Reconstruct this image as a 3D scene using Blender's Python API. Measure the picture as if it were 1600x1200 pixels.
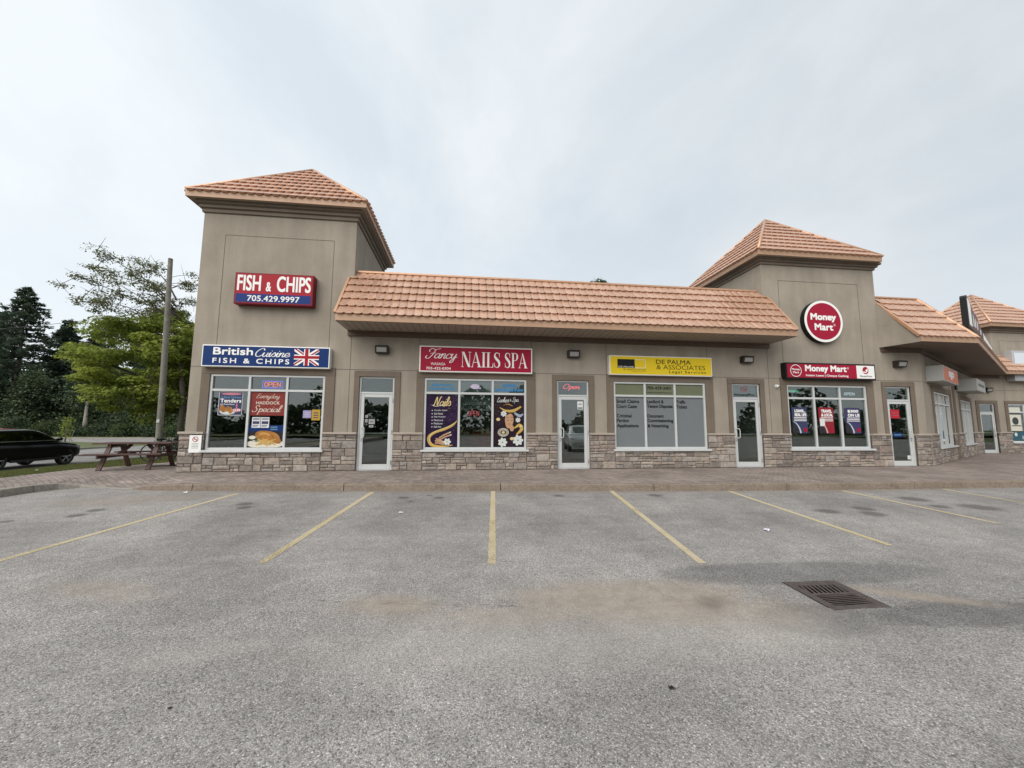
import bpy, bmesh, math, random
from mathutils import Vector, Matrix
import numpy as np

scene = bpy.context.scene
for o in list(bpy.data.objects):
    bpy.data.objects.remove(o)
COL = scene.collection

# ------------------------------------------------------------------ camera
cam_d = bpy.data.cameras.new("camera")
cam_d.sensor_width = 36.0
cam_d.lens = 13.8375
cam_d.clip_start = 0.05
cam_d.clip_end = 2000
cam = bpy.data.objects.new("camera", cam_d)
COL.objects.link(cam)
_R = Vector((0.99284561, -0.11930213, 0.0049589)); _U = Vector((-0.01737513, -0.10326033, 0.99450259)); _F = Vector((0.11813422, 0.9874737, 0.10459446))
mw = Matrix.Identity(4)
for i in range(3):
    mw[i][0] = _R[i]; mw[i][1] = _U[i]; mw[i][2] = -_F[i]
mw[0][3], mw[1][3], mw[2][3] = 0.0, -11.956, 1.312
cam.matrix_world = mw
scene.camera = cam

# ------------------------------------------------------------------ world: hazy overcast sky
SUN_EL, SUN_AZ = math.radians(40), math.radians(-144)     # azimuth from +Y towards +X
world = bpy.data.worlds.new("World"); scene.world = world; world.use_nodes = True
wn, wl = world.node_tree.nodes, world.node_tree.links
wn.clear()
w_out = wn.new("ShaderNodeOutputWorld"); w_bg = wn.new("ShaderNodeBackground")
w_bg.inputs["Strength"].default_value = 0.1
sky = wn.new("ShaderNodeTexSky"); sky.sky_type = 'NISHITA'; sky.sun_disc = False
sky.sun_elevation = SUN_EL; sky.sun_rotation = SUN_AZ
tc = wn.new("ShaderNodeTexCoord"); sep = wn.new("ShaderNodeSeparateXYZ")
wl.new(tc.outputs["Generated"], sep.inputs[0])
zz = wn.new("ShaderNodeMath"); zz.operation = 'MAXIMUM'; zz.inputs[1].default_value = 0.0; wl.new(sep.outputs[2], zz.inputs[0])
za = wn.new("ShaderNodeMath"); za.operation = 'ADD'; za.inputs[1].default_value = 0.55; wl.new(zz.outputs[0], za.inputs[0])
vd = wn.new("ShaderNodeVectorMath"); vd.operation = 'DIVIDE'
cb = wn.new("ShaderNodeCombineXYZ")
for k in range(3): wl.new(za.outputs[0], cb.inputs[k])
wl.new(tc.outputs["Generated"], vd.inputs[0]); wl.new(cb.outputs[0], vd.inputs[1])
mp = wn.new("ShaderNodeMapping"); mp.inputs["Scale"].default_value = (1.25, 0.95, 1.0); mp.inputs["Rotation"].default_value = (0, 0, 0.6); mp.inputs["Location"].default_value = (3.1, 1.4, 0)
wl.new(vd.outputs[0], mp.inputs[0])
nz = wn.new("ShaderNodeTexNoise"); nz.inputs["Scale"].default_value = 1.75; nz.inputs["Detail"].default_value = 8; nz.inputs["Roughness"].default_value = 0.56; nz.inputs["Distortion"].default_value = 0.25
wl.new(mp.outputs[0], nz.inputs["Vector"])
cr = wn.new("ShaderNodeValToRGB")
cr.color_ramp.elements[0].position = 0.40; cr.color_ramp.elements[0].color = (4.0, 4.42, 4.75, 1)
cr.color_ramp.elements[1].position = 0.62; cr.color_ramp.elements[1].color = (4.95, 5.2, 5.36, 1)
wl.new(nz.outputs["Fac"], cr.inputs[0])
# brighter low sky on the sun's side (real light distribution of the sky, by direction only)
sd = wn.new("ShaderNodeVectorMath"); sd.operation = 'DOT_PRODUCT'
sd.inputs[1].default_value = (-0.85, 0.35, 0.39)
wl.new(tc.outputs["Generated"], sd.inputs[0])
sm = wn.new("ShaderNodeMapRange"); sm.inputs["From Min"].default_value = -0.3; sm.inputs["From Max"].default_value = 0.9; sm.inputs["To Min"].default_value = 0.88; sm.inputs["To Max"].default_value = 1.10
wl.new(sd.outputs["Value"], sm.inputs[0])
mul = wn.new("ShaderNodeVectorMath"); mul.operation = 'SCALE'; 
hz = wn.new("ShaderNodeMapRange"); hz.interpolation_type = 'SMOOTHSTEP'; hz.inputs[1].default_value = 0.05; hz.inputs[2].default_value = 0.55; hz.inputs[3].default_value = 0.7; hz.inputs[4].default_value = 0.0
wl.new(zz.outputs[0], hz.inputs[0])
hm = wn.new("ShaderNodeMix"); hm.data_type = 'RGBA'; hm.inputs["B"].default_value = (5.05, 5.3, 5.44, 1); wl.new(hz.outputs[0], hm.inputs["Factor"]); wl.new(cr.outputs[0], hm.inputs["A"])
wl.new(hm.outputs["Result"], mul.inputs[0]); wl.new(sm.outputs[0], mul.inputs["Scale"])
mx = wn.new("ShaderNodeMix"); mx.data_type = 'RGBA'; mx.inputs["Factor"].default_value = 0.93
wl.new(sky.outputs[0], mx.inputs["A"]); wl.new(mul.outputs[0], mx.inputs["B"])
wl.new(mx.outputs["Result"], w_bg.inputs["Color"]); wl.new(w_bg.outputs[0], w_out.inputs[0])

# ------------------------------------------------------------------ sun through thin cloud
sun_d = bpy.data.lights.new("sun", 'SUN'); sun_d.energy = 1.8; sun_d.angle = math.radians(60); sun_d.color = (1.0, 0.95, 0.89)
sun = bpy.data.objects.new("sun", sun_d); COL.objects.link(sun)
_sd = Vector((math.sin(SUN_AZ) * math.cos(SUN_EL), math.cos(SUN_AZ) * math.cos(SUN_EL), math.sin(SUN_EL)))
sun.rotation_euler = _sd.to_track_quat('Z', 'Y').to_euler()
sun.location = (-20, 20, 30)

scene.view_settings.view_transform = 'Standard'
scene.view_settings.look = 'None'
scene.view_settings.exposure = 0.82
scene.view_settings.gamma = 1.0
scene.view_settings.use_curve_mapping = False
scene.render.engine = 'CYCLES'
scene.cycles.max_bounces = 8
scene.cycles.transparent_max_bounces = 12
scene.cycles.caustics_reflective = False
scene.cycles.caustics_refractive = False
scene.cycles.sample_clamp_indirect = 6.0

# ------------------------------------------------------------------ object helpers
def tag(o, label=None, cat=None, group=None, kind=None):
    if label: o['label'] = label
    if cat: o['category'] = cat
    if group: o['group'] = group
    if kind: o['kind'] = kind
    return o

def empty(name, loc=(0, 0, 0), rz=0.0, label=None, cat=None, group=None):
    o = bpy.data.objects.new(name, None); COL.objects.link(o)
    o.location = loc; o.rotation_euler = (0, 0, rz); o.empty_display_size = 0.2
    return tag(o, label, cat, group)

def copy_tree(o, parent=None):
    c = o.copy(); COL.objects.link(c)
    if parent is not None:
        c.parent = parent
    for ch in list(o.children):
        copy_tree(ch, c)
    return c

def sstep(a, b, x):
    t = max(0.0, min(1.0, (x - a) / (b - a))); return t * t * (3 - 2 * t)

class M:
    """collects shapes for ONE mesh object"""
    def __init__(s): s.v = []; s.f = []; s.c = []; s.col = None
    def add(s, vs, fs):
        n = len(s.v); s.v += [tuple(p) for p in vs]
        s.f += [tuple(i + n for i in f) for f in fs]
        if s.col is not None: s.c += [s.col] * len(fs)
        return s
    def quad(s, a, b, c, d): return s.add((a, b, c, d), ((0, 1, 2, 3),))
    def box(s, x0, x1, y0, y1, z0, z1):
        vs = [(x, y, z) for z in (z0, z1) for y in (y0, y1) for x in (x0, x1)]
        return s.add(vs, ((0, 2, 3, 1), (4, 5, 7, 6), (0, 1, 5, 4), (2, 6, 7, 3), (0, 4, 6, 2), (1, 3, 7, 5)))
    def obox(s, c, ax, hx, hy, hz):
        """oriented box: centre, 3 axes, half sizes"""
        c = Vector(c); X, Y, Z = [Vector(a).normalized() for a in ax]
        vs = [c + X * (hx * i) + Y * (hy * j) + Z * (hz * k) for k in (-1, 1) for j in (-1, 1) for i in (-1, 1)]
        return s.add(vs, ((0, 2, 3, 1), (4, 5, 7, 6), (0, 1, 5, 4), (2, 6, 7, 3), (0, 4, 6, 2), (1, 3, 7, 5)))
    def beam(s, a, b, w, h, up=(0, 0, 1)):
        a = Vector(a); b = Vector(b); d = (b - a); L = d.length; d.normalize()
        u = Vector(up); x = d.cross(u)
        if x.length < 1e-4: x = d.cross(Vector((0, 1, 0)))
        x.normalize(); z = x.cross(d)
        return s.obox((a + b) / 2, (d, x, z), L / 2, w / 2, h / 2)
    def tube(s, pts, rs, n=8, caps=True):
        pts = [Vector(p) for p in pts]
        if not hasattr(rs, '__len__'): rs = [rs] * len(pts)
        vs = []; prev = None
        for i, p in enumerate(pts):
            d = (pts[min(i + 1, len(pts) - 1)] - pts[max(i - 1, 0)]).normalized()
            if prev is None:
                x = d.cross(Vector((0, 0, 1)))
                if x.length < 1e-3: x = d.cross(Vector((1, 0, 0)))
            else:
                x = prev - d * prev.dot(d)
            x.normalize(); prev = x; y = d.cross(x)
            for k in range(n):
                a = 2 * math.pi * k / n
                vs.append(p + (x * math.cos(a) + y * math.sin(a)) * rs[i])
        fs = []
        for i in range(len(pts) - 1):
            for k in range(n):
                fs.append((i * n + k, i * n + (k + 1) % n, (i + 1) * n + (k + 1) % n, (i + 1) * n + k))
        if caps:
            fs.append(tuple(range(n - 1, -1, -1))); fs.append(tuple((len(pts) - 1) * n + k for k in range(n)))
        return s.add(vs, fs)
    def prism(s, poly, f0, f1):
        """poly: list of 2-D points; f0/f1 map (u,v) to 3-D for the two ends"""
        n = len(poly)
        vs = [f0(*p) for p in poly] + [f1(*p) for p in poly]
        fs = [tuple(range(n)), tuple(range(2 * n - 1, n - 1, -1))]
        fs += [(i, n + i, n + (i + 1) % n, (i + 1) % n) for i in range(n)]
        return s.add(vs, fs)
    def disc(s, c, r, axis='y', n=40, rx=None):
        vs = []
        for k in range(n):
            a = 2 * math.pi * k / n
            u, w = (rx or r) * math.cos(a), r * math.sin(a)
            vs.append((c[0] + u, c[1], c[2] + w) if axis == 'y' else ((c[0], c[1] + u, c[2] + w) if axis == 'x' else (c[0] + u, c[1] + w, c[2])))
        return s.add(vs, (tuple(range(n)),))
    def cyl(s, c0, c1, r, n=32):
        return s.tube((c0, c1), (r, r), n)
    def build(s, name, mat, parent=None, smooth=False, bevel=0.0, seg=2, fix=True, angle=None):
        me = bpy.data.meshes.new(name); me.from_pydata(s.v, [], s.f)
        if s.c:
            ca = me.color_attributes.new("tint", 'FLOAT_COLOR', 'CORNER')
            arr = np.zeros((len(me.loops), 4), dtype=np.float32); i = 0
            for f, c in zip(s.f, s.c):
                arr[i:i + len(f)] = c; i += len(f)
            ca.data.foreach_set("color", arr.ravel())
        if fix:
            bm = bmesh.new(); bm.from_mesh(me); bmesh.ops.recalc_face_normals(bm, faces=bm.faces); bm.to_mesh(me); bm.free()
        me.materials.append(mat)
        if smooth:
            me.polygons.foreach_set("use_smooth", [True] * len(me.polygons))
        o = bpy.data.objects.new(name, me); COL.objects.link(o)
        if angle:
            try: me.set_sharp_from_angle(angle=math.radians(angle))
            except Exception: pass
        if bevel > 0:
            b = o.modifiers.new("bevel", 'BEVEL'); b.width = bevel; b.segments = seg; b.limit_method = 'ANGLE'; b.angle_limit = math.radians(40)
        if parent is not None: o.parent = parent
        return o

# ------------------------------------------------------------------ material helpers
def mat_new(name):
    m = bpy.data.materials.new(name); m.use_nodes = True
    nt = m.node_tree; b = nt.nodes["Principled BSDF"]
    return m, nt, b

def N(nt, t, **kw):
    n = nt.nodes.new(t)
    for k, v in kw.items():
        if k in n.inputs.keys(): n.inputs[k].default_value = v
        else: setattr(n, k, v)
    return n

def plain(name, col, rough=0.5, metal=0.0, spec=0.5, var=0.0, scale=6.0, bump=0.0, bscale=120.0, coat=0.0):
    m, nt, b = mat_new(name)
    b.inputs["Base Color"].default_value = (*col, 1); b.inputs["Roughness"].default_value = rough
    b.inputs["Metallic"].default_value = metal; b.inputs["Specular IOR Level"].default_value = spec
    b.inputs["Coat Weight"].default_value = coat
    if var > 0 or bump > 0:
        t = N(nt, "ShaderNodeTexCoord")
    if var > 0:
        n = N(nt, "ShaderNodeTexNoise", Scale=scale, Detail=6.0, Roughness=0.6)
        nt.links.new(t.outputs["Object"], n.inputs["Vector"])
        r = N(nt, "ShaderNodeMapRange"); r.inputs["From Min"].default_value = 0.3; r.inputs["From Max"].default_value = 0.7
        r.inputs["To Min"].default_value = 1 - var; r.inputs["To Max"].default_value = 1 + var
        nt.links.new(n.outputs["Fac"], r.inputs[0])
        s = N(nt, "ShaderNodeVectorMath", operation='SCALE'); s.inputs[0].default_value = col
        nt.links.new(r.outputs[0], s.inputs["Scale"]); nt.links.new(s.outputs[0], b.inputs["Base Color"])
    if bump > 0:
        n2 = N(nt, "ShaderNodeTexNoise", Scale=bscale, Detail=3.0)
        nt.links.new(t.outputs["Object"], n2.inputs["Vector"])
        bp = N(nt, "ShaderNodeBump", Strength=bump, Distance=0.01)
        nt.links.new(n2.outputs["Fac"], bp.inputs["Height"]); nt.links.new(bp.outputs[0], b.inputs["Normal"])
    return m

def emit(name, col, strength):
    m, nt, b = mat_new(name)
    b.inputs["Base Color"].default_value = (*[c * 0.3 for c in col], 1)
    b.inputs["Emission Color"].default_value = (*col, 1); b.inputs["Emission Strength"].default_value = strength
    return m

def mixc(nt, fac, a, b, blend='MIX'):
    n = nt.nodes.new("ShaderNodeMix"); n.data_type = 'RGBA'; n.blend_type = blend
    for sock, val in (("Factor", fac), ("A", a), ("B", b)):
        if hasattr(val, "is_output"): nt.links.new(val, n.inputs[sock])
        elif sock == "Factor": n.inputs[sock].default_value = val
        else: n.inputs[sock].default_value = (*val, 1) if len(val) == 3 else val
    return n.outputs["Result"]

def math_n(nt, op, a, b=None, c=None, clamp=False):
    n = nt.nodes.new("ShaderNodeMath"); n.operation = op; n.use_clamp = clamp
    for i, v in enumerate((a, b, c)):
        if v is None: continue
        if hasattr(v, "is_output"): nt.links.new(v, n.inputs[i])
        else: n.inputs[i].default_value = v
    return n.outputs[0]

def maprange(nt, v, a, b, c=0.0, d=1.0, smooth=True):
    n = nt.nodes.new("ShaderNodeMapRange"); n.interpolation_type = 'SMOOTHSTEP' if smooth else 'LINEAR'
    nt.links.new(v, n.inputs[0])
    for k, x in zip((1, 2, 3, 4), (a, b, c, d)): n.inputs[k].default_value = x
    return n.outputs[0]

def noise(nt, vec, scale, detail=5.0, rough=0.55, dist=0.0):
    n = N(nt, "ShaderNodeTexNoise", Scale=scale, Detail=detail, Roughness=rough, Distortion=dist)
    nt.links.new(vec, n.inputs["Vector"]); return n.outputs["Fac"]
# ------------------------------------------------------------------ materials
def lot_z(y):
    return -0.15 + 0.03 * (min(0.0, max(y, -8.5) + 3.0))

def ell_mask(nt, pos, nzv, cx, cy, rx, ry, ang=0.0, soft=0.45, wob=0.5):
    m = N(nt, "ShaderNodeMapping"); m.vector_type = 'TEXTURE'
    m.inputs["Location"].default_value = (cx, cy, 0); m.inputs["Rotation"].default_value = (0, 0, ang); m.inputs["Scale"].default_value = (rx, ry, 1000)
    nt.links.new(pos, m.inputs["Vector"])
    l = N(nt, "ShaderNodeVectorMath", operation='LENGTH'); nt.links.new(m.outputs[0], l.inputs[0])
    d = math_n(nt, 'ADD', l.outputs["Value"], math_n(nt, 'MULTIPLY', math_n(nt, 'SUBTRACT', nzv, 0.5), wob * 2))
    return maprange(nt, d, 1.0 + soft * 0.5, 1.0 - soft, 0, 1)

def smax(nt, vals):
    r = vals[0]
    for v in vals[1:]: r = math_n(nt, 'MAXIMUM', r, v)
    return r

def make_asphalt(name, detailed=True, base=(0.292, 0.280, 0.266)):
    m, nt, b = mat_new(name); L = nt.links
    t = N(nt, "ShaderNodeTexCoord"); pos = t.outputs["Object"]
    vo = N(nt, "ShaderNodeTexVoronoi", Scale=105.0); L.new(pos, vo.inputs["Vector"])
    sepc = N(nt, "ShaderNodeSeparateColor"); L.new(vo.outputs["Color"], sepc.inputs[0])
    vo2 = N(nt, "ShaderNodeTexVoronoi", Scale=210.0); L.new(pos, vo2.inputs["Vector"])
    sep2 = N(nt, "ShaderNodeSeparateColor"); L.new(vo2.outputs["Color"], sep2.inputs[0])
    g1 = maprange(nt, sepc.outputs[0], 0.0, 1.0, 0.72, 1.25, False)
    g2 = maprange(nt, sep2.outputs[1], 0.0, 1.0, 0.72, 1.28, False)
    # rare pale and rare dark stones
    hi = maprange(nt, sepc.outputs[1], 0.9, 0.96, 1.0, 1.45)
    lo = maprange(nt, sepc.outputs[2], 0.82, 0.9, 1.0, 0.55)
    gap = maprange(nt, vo.outputs["Distance"], 0.30, 0.62, 1.0, 0.7)
    n1 = noise(nt, pos, 0.55, 6, 0.6); n2 = noise(nt, pos, 3.2, 6, 0.65)
    big = maprange(nt, n1, 0.3, 0.7, 0.82, 1.17); mid = maprange(nt, n2, 0.3, 0.7, 0.9, 1.1)
    g = g1
    for q in (g2, hi, lo, gap, big, mid): g = math_n(nt, 'MULTIPLY', g, q)
    col = N(nt, "ShaderNodeVectorMath", operation='SCALE'); col.inputs[0].default_value = tuple(c * 1.12 for c in base); L.new(g, col.inputs["Scale"])
    # faint warm stones
    warm = mixc(nt, maprange(nt, sep2.outputs[2], 0.72, 0.95, 0, 0.5), col.outputs[0], (1.15, 0.94, 0.84), 'MULTIPLY')
    c = warm
    if detailed:
        w = noise(nt, pos, 2.6, 6, 0.62); w2 = noise(nt, pos, 9.0, 5, 0.6)
        # newer, darker patch round the drain
        pb = smax(nt, [ell_mask(nt, pos, w, 3.75, -7.82, 1.7, 0.32, -0.05, 0.2, 0.12), ell_mask(nt, pos, w, 4.4, -8.8, 1.0, 0.24, 0.0, 0.25, 0.25), ell_mask(nt, pos, w, 3.0, -8.75, 0.55, 0.3, 0, 0.3, 0.2)])
        c = mixc(nt, math_n(nt, 'MULTIPLY', pb, 0.6), c, (0.50, 0.51, 0.53), 'MULTIPLY')
        # damp dark tracks under parked cars
        for (cx, cy, rx, ry) in ((-0.6, -5.3, 1.0, 1.6), (2.1, -5.2, 0.9, 1.5), (-3.2, -5.2, 0.9, 1.5), (4.9, -5.6, 1.0, 1.4), (8.4, -5.0, 1.4, 1.2), (-6.6, -5.0, 0.7, 1.0)):
            c = mixc(nt, math_n(nt, 'MULTIPLY', ell_mask(nt, pos, w, cx, cy, rx, ry, 0, 0.9, 0.7), 0.3), c, (0.72, 0.72, 0.74), 'MULTIPLY')
        # sand and silt washed towards the drain
        sd = smax(nt, [ell_mask(nt, pos, w, 1.6, -8.25, 1.35, 0.52, -0.1, 0.4, 0.45), ell_mask(nt, pos, w, -0.62, -8.12, 0.55, 0.24, -0.15, 0.7, 0.5),
                       ell_mask(nt, pos, w, 0.5, -8.42, 1.2, 0.2, -0.1, 0.8, 0.4), ell_mask(nt, pos, w, 2.55, -8.6, 0.75, 0.34, 0.1, 0.7, 0.5),
                       ell_mask(nt, pos, w, 4.35, -8.42, 0.75, 0.14, -0.42, 0.5, 0.4), ell_mask(nt, pos, w, -3.4, -7.55, 0.75, 0.22, -0.3, 0.8, 0.5), ell_mask(nt, pos, w, -6.3, -3.3, 1.6, 0.55, 0.1, 0.8, 0.5)])
        sd2 = smax(nt, [ell_mask(nt, pos, w, 1.75, -8.22, 1.1, 0.38, -0.08, 0.45, 0.5), ell_mask(nt, pos, w, -0.6, -8.12, 0.4, 0.15, -0.15, 0.6, 0.5), ell_mask(nt, pos, w, 4.4, -8.47, 0.5, 0.07, -0.42, 0.6, 0.4)])
        sandc = mixc(nt, maprange(nt, w2, 0.3, 0.7), (0.25, 0.205, 0.16), (0.33, 0.28, 0.225))
        c = mixc(nt, math_n(nt, 'MULTIPLY', sd, 0.42), c, sandc)
        c = mixc(nt, math_n(nt, 'MULTIPLY', sd2, 0.5), c, sandc)
        # pale dust farther out
        du = smax(nt, [ell_mask(nt, pos, w, 0.6, -8.85, 2.4, 0.45, -0.06, 0.9, 0.6), ell_mask(nt, pos, w, 2.5, -8.95, 0.9, 0.35, 0, 0.9, 0.5), ell_mask(nt, pos, w, -1.8, -8.7, 0.6, 0.16, 0.2, 0.9, 0.5)])
        c = mixc(nt, math_n(nt, 'MULTIPLY', du, 0.3), c, (0.42, 0.39, 0.35))
        # grit gathered along the kerb
        kg = smax(nt, [ell_mask(nt, pos, w, -0.3, -2.95, 6.6, 0.17, -0.083, 0.9, 0.55), ell_mask(nt, pos, w, 9.8, -3.55, 5.0, 0.15, -0.01, 0.9, 0.55)])
        c = mixc(nt, math_n(nt, 'MULTIPLY', kg, 0.55), c, (0.20, 0.165, 0.125))
        # polished wheel lanes
        ln = smax(nt, [ell_mask(nt, pos, w, x_, -5.2, 0.22, 2.4, a_, 0.9, 0.8) for x_, a_ in ((-3.95, -.05), (-2.75, -.05), (-1.25, -.07), (-0.05, -.07), (1.35, -.08), (2.55, -.08), (4.1, -.08), (5.25, -.08), (6.9, -.05), (8.1, -.05))])
        c = mixc(nt, math_n(nt, 'MULTIPLY', ln, 0.28), c, (0.80, 0.80, 0.81), 'MULTIPLY')
        # damp silt
        c = mixc(nt, math_n(nt, 'MULTIPLY', ell_mask(nt, pos, w, 2.3, -8.38, 0.22, 0.13, 0.5, 0.9, 0.6), 0.55), c, (0.12, 0.1, 0.085))
        # oil drips
        sp = []
        for (cx, cy, r) in ((-0.49, -3.59, 0.105), (-1.2, -3.53, 0.11), (-1.02, -3.9, 0.06), (6.6, -5.3, 0.2), (7.5, -5.17, 0.19), (7.28, -5.55, 0.2), (9.45, -4.5, 0.26), (9.2, -5.15, 0.17), (9.9, -5.28, 0.3), (-6.3, -4.5, 0.13), (-6.3, -4.15, 0.13), (-7.0, -4.8, 0.09), (-4.05, -3.85, 0.14), (-3.9, -4.15, 0.12), (2.0, -3.6, 0.12), (4.1, -3.7, 0.15), (-0.7, -3.35, 0.06)):
            sp.append(ell_mask(nt, pos, w2, cx, cy, r * 1.15, r, 0, 0.5, 0.3))
        c = mixc(nt, math_n(nt, 'MULTIPLY', smax(nt, sp), 0.62), c, (0.05, 0.045, 0.042))
        # cracks along the drainage line
        sx = N(nt, "ShaderNodeSeparateXYZ"); L.new(pos, sx.inputs[0])
        yl = math_n(nt, 'MAXIMUM', math_n(nt, 'MULTIPLY_ADD', sx.outputs[0], -0.149, -8.17), -8.58)
        dd = math_n(nt, 'SUBTRACT', sx.outputs[1], yl)
        wob = math_n(nt, 'MULTIPLY', math_n(nt, 'SUBTRACT', noise(nt, pos, 1.6, 6, 0.7), 0.5), 0.34)
        dd = math_n(nt, 'ABSOLUTE', math_n(nt, 'ADD', dd, wob))
        ck = maprange(nt, dd, 0.015, 0.003)
        gate = maprange(nt, noise(nt, pos, 2.3, 4, 0.6), 0.46, 0.58)
        gx = maprange(nt, sx.outputs[0], -2.4, -1.4)
        gx = math_n(nt, 'MULTIPLY', gx, math_n(nt, 'MAXIMUM', maprange(nt, sx.outputs[0], 0.7, 0.4), maprange(nt, sx.outputs[0], 4.3, 4.5)))
        ck = math_n(nt, 'MULTIPLY', math_n(nt, 'MULTIPLY', ck, gate), gx)
        c = mixc(nt, math_n(nt, 'MULTIPLY', ck, 0.62), c, (0.035, 0.033, 0.03))
    L.new(c, b.inputs["Base Color"]) if hasattr(c, "is_output") else None
    b.inputs["Roughness"].default_value = 0.9; b.inputs["Specular IOR Level"].default_value = 0.25
    bp = N(nt, "ShaderNodeBump", Strength=0.55, Distance=0.006)
    hgt = math_n(nt, 'MULTIPLY', maprange(nt, vo.outputs["Distance"], 0.0, 0.7, 1.0, 0.0), maprange(nt, sepc.outputs[0], 0, 1, 0.4, 1.0))
    L.new(hgt, bp.inputs["Height"]); L.new(bp.outputs[0], b.inputs["Normal"])
    return m

MAT = {}
MAT['asphalt'] = make_asphalt("lot_asphalt", True)
MAT['road'] = make_asphalt("road_asphalt", False, (0.27, 0.265, 0.26))

def make_line_paint():
    m, nt, b = mat_new("worn_yellow_paint"); L = nt.links
    t = N(nt, "ShaderNodeTexCoord"); pos = t.outputs["Object"]
    n1 = noise(nt, pos, 1.2, 5, 0.6); n2 = noise(nt, pos, 70, 3, 0.6)
    c = mixc(nt, maprange(nt, n1, 0.3, 0.7), (0.50, 0.41, 0.22), (0.46, 0.39, 0.27))
    L.new(c, b.inputs["Base Color"]); b.inputs["Roughness"].default_value = 0.8
    tr = nt.nodes.new("ShaderNodeBsdfTransparent"); ms = nt.nodes.new("ShaderNodeMixShader")
    at = N(nt, "ShaderNodeAttribute"); at.attribute_name = "tint"
    sp = N(nt, "ShaderNodeSeparateColor"); L.new(at.outputs["Color"], sp.inputs[0])
    k = math_n(nt, 'ADD', math_n(nt, 'MULTIPLY', math_n(nt, 'SUBTRACT', n2, 0.5), 1.5), math_n(nt, 'ADD', math_n(nt, 'MULTIPLY', math_n(nt, 'SUBTRACT', n1, 0.5), 0.9), sp.outputs[0]))
    L.new(maprange(nt, k, 0.3, 0.75), ms.inputs[0]); L.new(tr.outputs[0], ms.inputs[1]); L.new(b.outputs[0], ms.inputs[2])
    L.new(ms.outputs[0], nt.nodes["Material Output"].inputs[0]); return m
MAT['line'] = make_line_paint()

def make_pavers():
    m, nt, b = mat_new("concrete_pavers"); L = nt.links
    t = N(nt, "ShaderNodeTexCoord"); pos = t.outputs["Object"]
    mp = N(nt, "ShaderNodeMapping"); mp.inputs["Rotation"].default_value = (0, 0, 0.72); L.new(pos, mp.inputs["Vector"])
    br = N(nt, "ShaderNodeTexBrick", Scale=1.0); br.offset = 0.5
    br.inputs["Brick Width"].default_value = 0.22; br.inputs["Row Height"].default_value = 0.11; br.inputs["Mortar Size"].default_value = 0.006
    br.inputs["Color1"].default_value = (0.30, 0.245, 0.215, 1); br.inputs["Color2"].default_value = (0.215, 0.18, 0.16, 1); br.inputs["Mortar"].default_value = (0.11, 0.095, 0.085, 1)
    L.new(mp.outputs[0], br.inputs["Vector"])
    n1 = noise(nt, pos, 0.7, 6, 0.6); n2 = noise(nt, pos, 6, 5, 0.6); n3 = noise(nt, pos, 120, 2, 0.5)
    k = math_n(nt, 'MULTIPLY', math_n(nt, 'MULTIPLY', maprange(nt, n1, 0.3, 0.7, 0.8, 1.2), maprange(nt, n2, 0.3, 0.7, 0.85, 1.15)), maprange(nt, n3, 0.3, 0.7, 0.85, 1.15))
    s = N(nt, "ShaderNodeVectorMath", operation='SCALE'); L.new(br.outputs["Color"], s.inputs[0]); L.new(k, s.inputs["Scale"])
    L.new(s.outputs[0], b.inputs["Base Color"]); b.inputs["Roughness"].default_value = 0.88; b.inputs["Specular IOR Level"].default_value = 0.25
    bp = N(nt, "ShaderNodeBump", Strength=0.5, Distance=0.006); bp.invert = True
    L.new(br.outputs["Fac"], bp.inputs["Height"]); L.new(bp.outputs[0], b.inputs["Normal"]); return m
MAT['pavers'] = make_pavers()

def make_kerb(name, a, bcol):
    m, nt, b = mat_new(name); L = nt.links
    t = N(nt, "ShaderNodeTexCoord"); pos = t.outputs["Object"]
    n1 = noise(nt, pos, 1.3, 7, 0.65); n2 = noise(nt, pos, 22, 5, 0.65); n3 = noise(nt, pos, 5, 5, 0.6)
    c = mixc(nt, maprange(nt, n1, 0.3, 0.7), a, bcol)
    c = mixc(nt, maprange(nt, n3, 0.52, 0.72, 0, 0.45), c, (0.13, 0.1, 0.075))
    k = maprange(nt, n2, 0.3, 0.7, 0.82, 1.18)
    s = N(nt, "ShaderNodeVectorMath", operation='SCALE'); L.new(c, s.inputs[0]); L.new(k, s.inputs["Scale"])
    L.new(s.outputs[0], b.inputs["Base Color"]); b.inputs["Roughness"].default_value = 0.9; b.inputs["Specular IOR Level"].default_value = 0.2
    bp = N(nt, "ShaderNodeBump", Strength=0.4, Distance=0.01); L.new(n2, bp.inputs["Height"]); L.new(bp.outputs[0], b.inputs["Normal"]); return m
MAT['kerb'] = make_kerb("kerb_concrete", (0.245, 0.20, 0.16), (0.19, 0.155, 0.12))
MAT['kerb_grey'] = make_kerb("pale_kerb_concrete", (0.31, 0.285, 0.25), (0.25, 0.23, 0.20))

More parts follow.
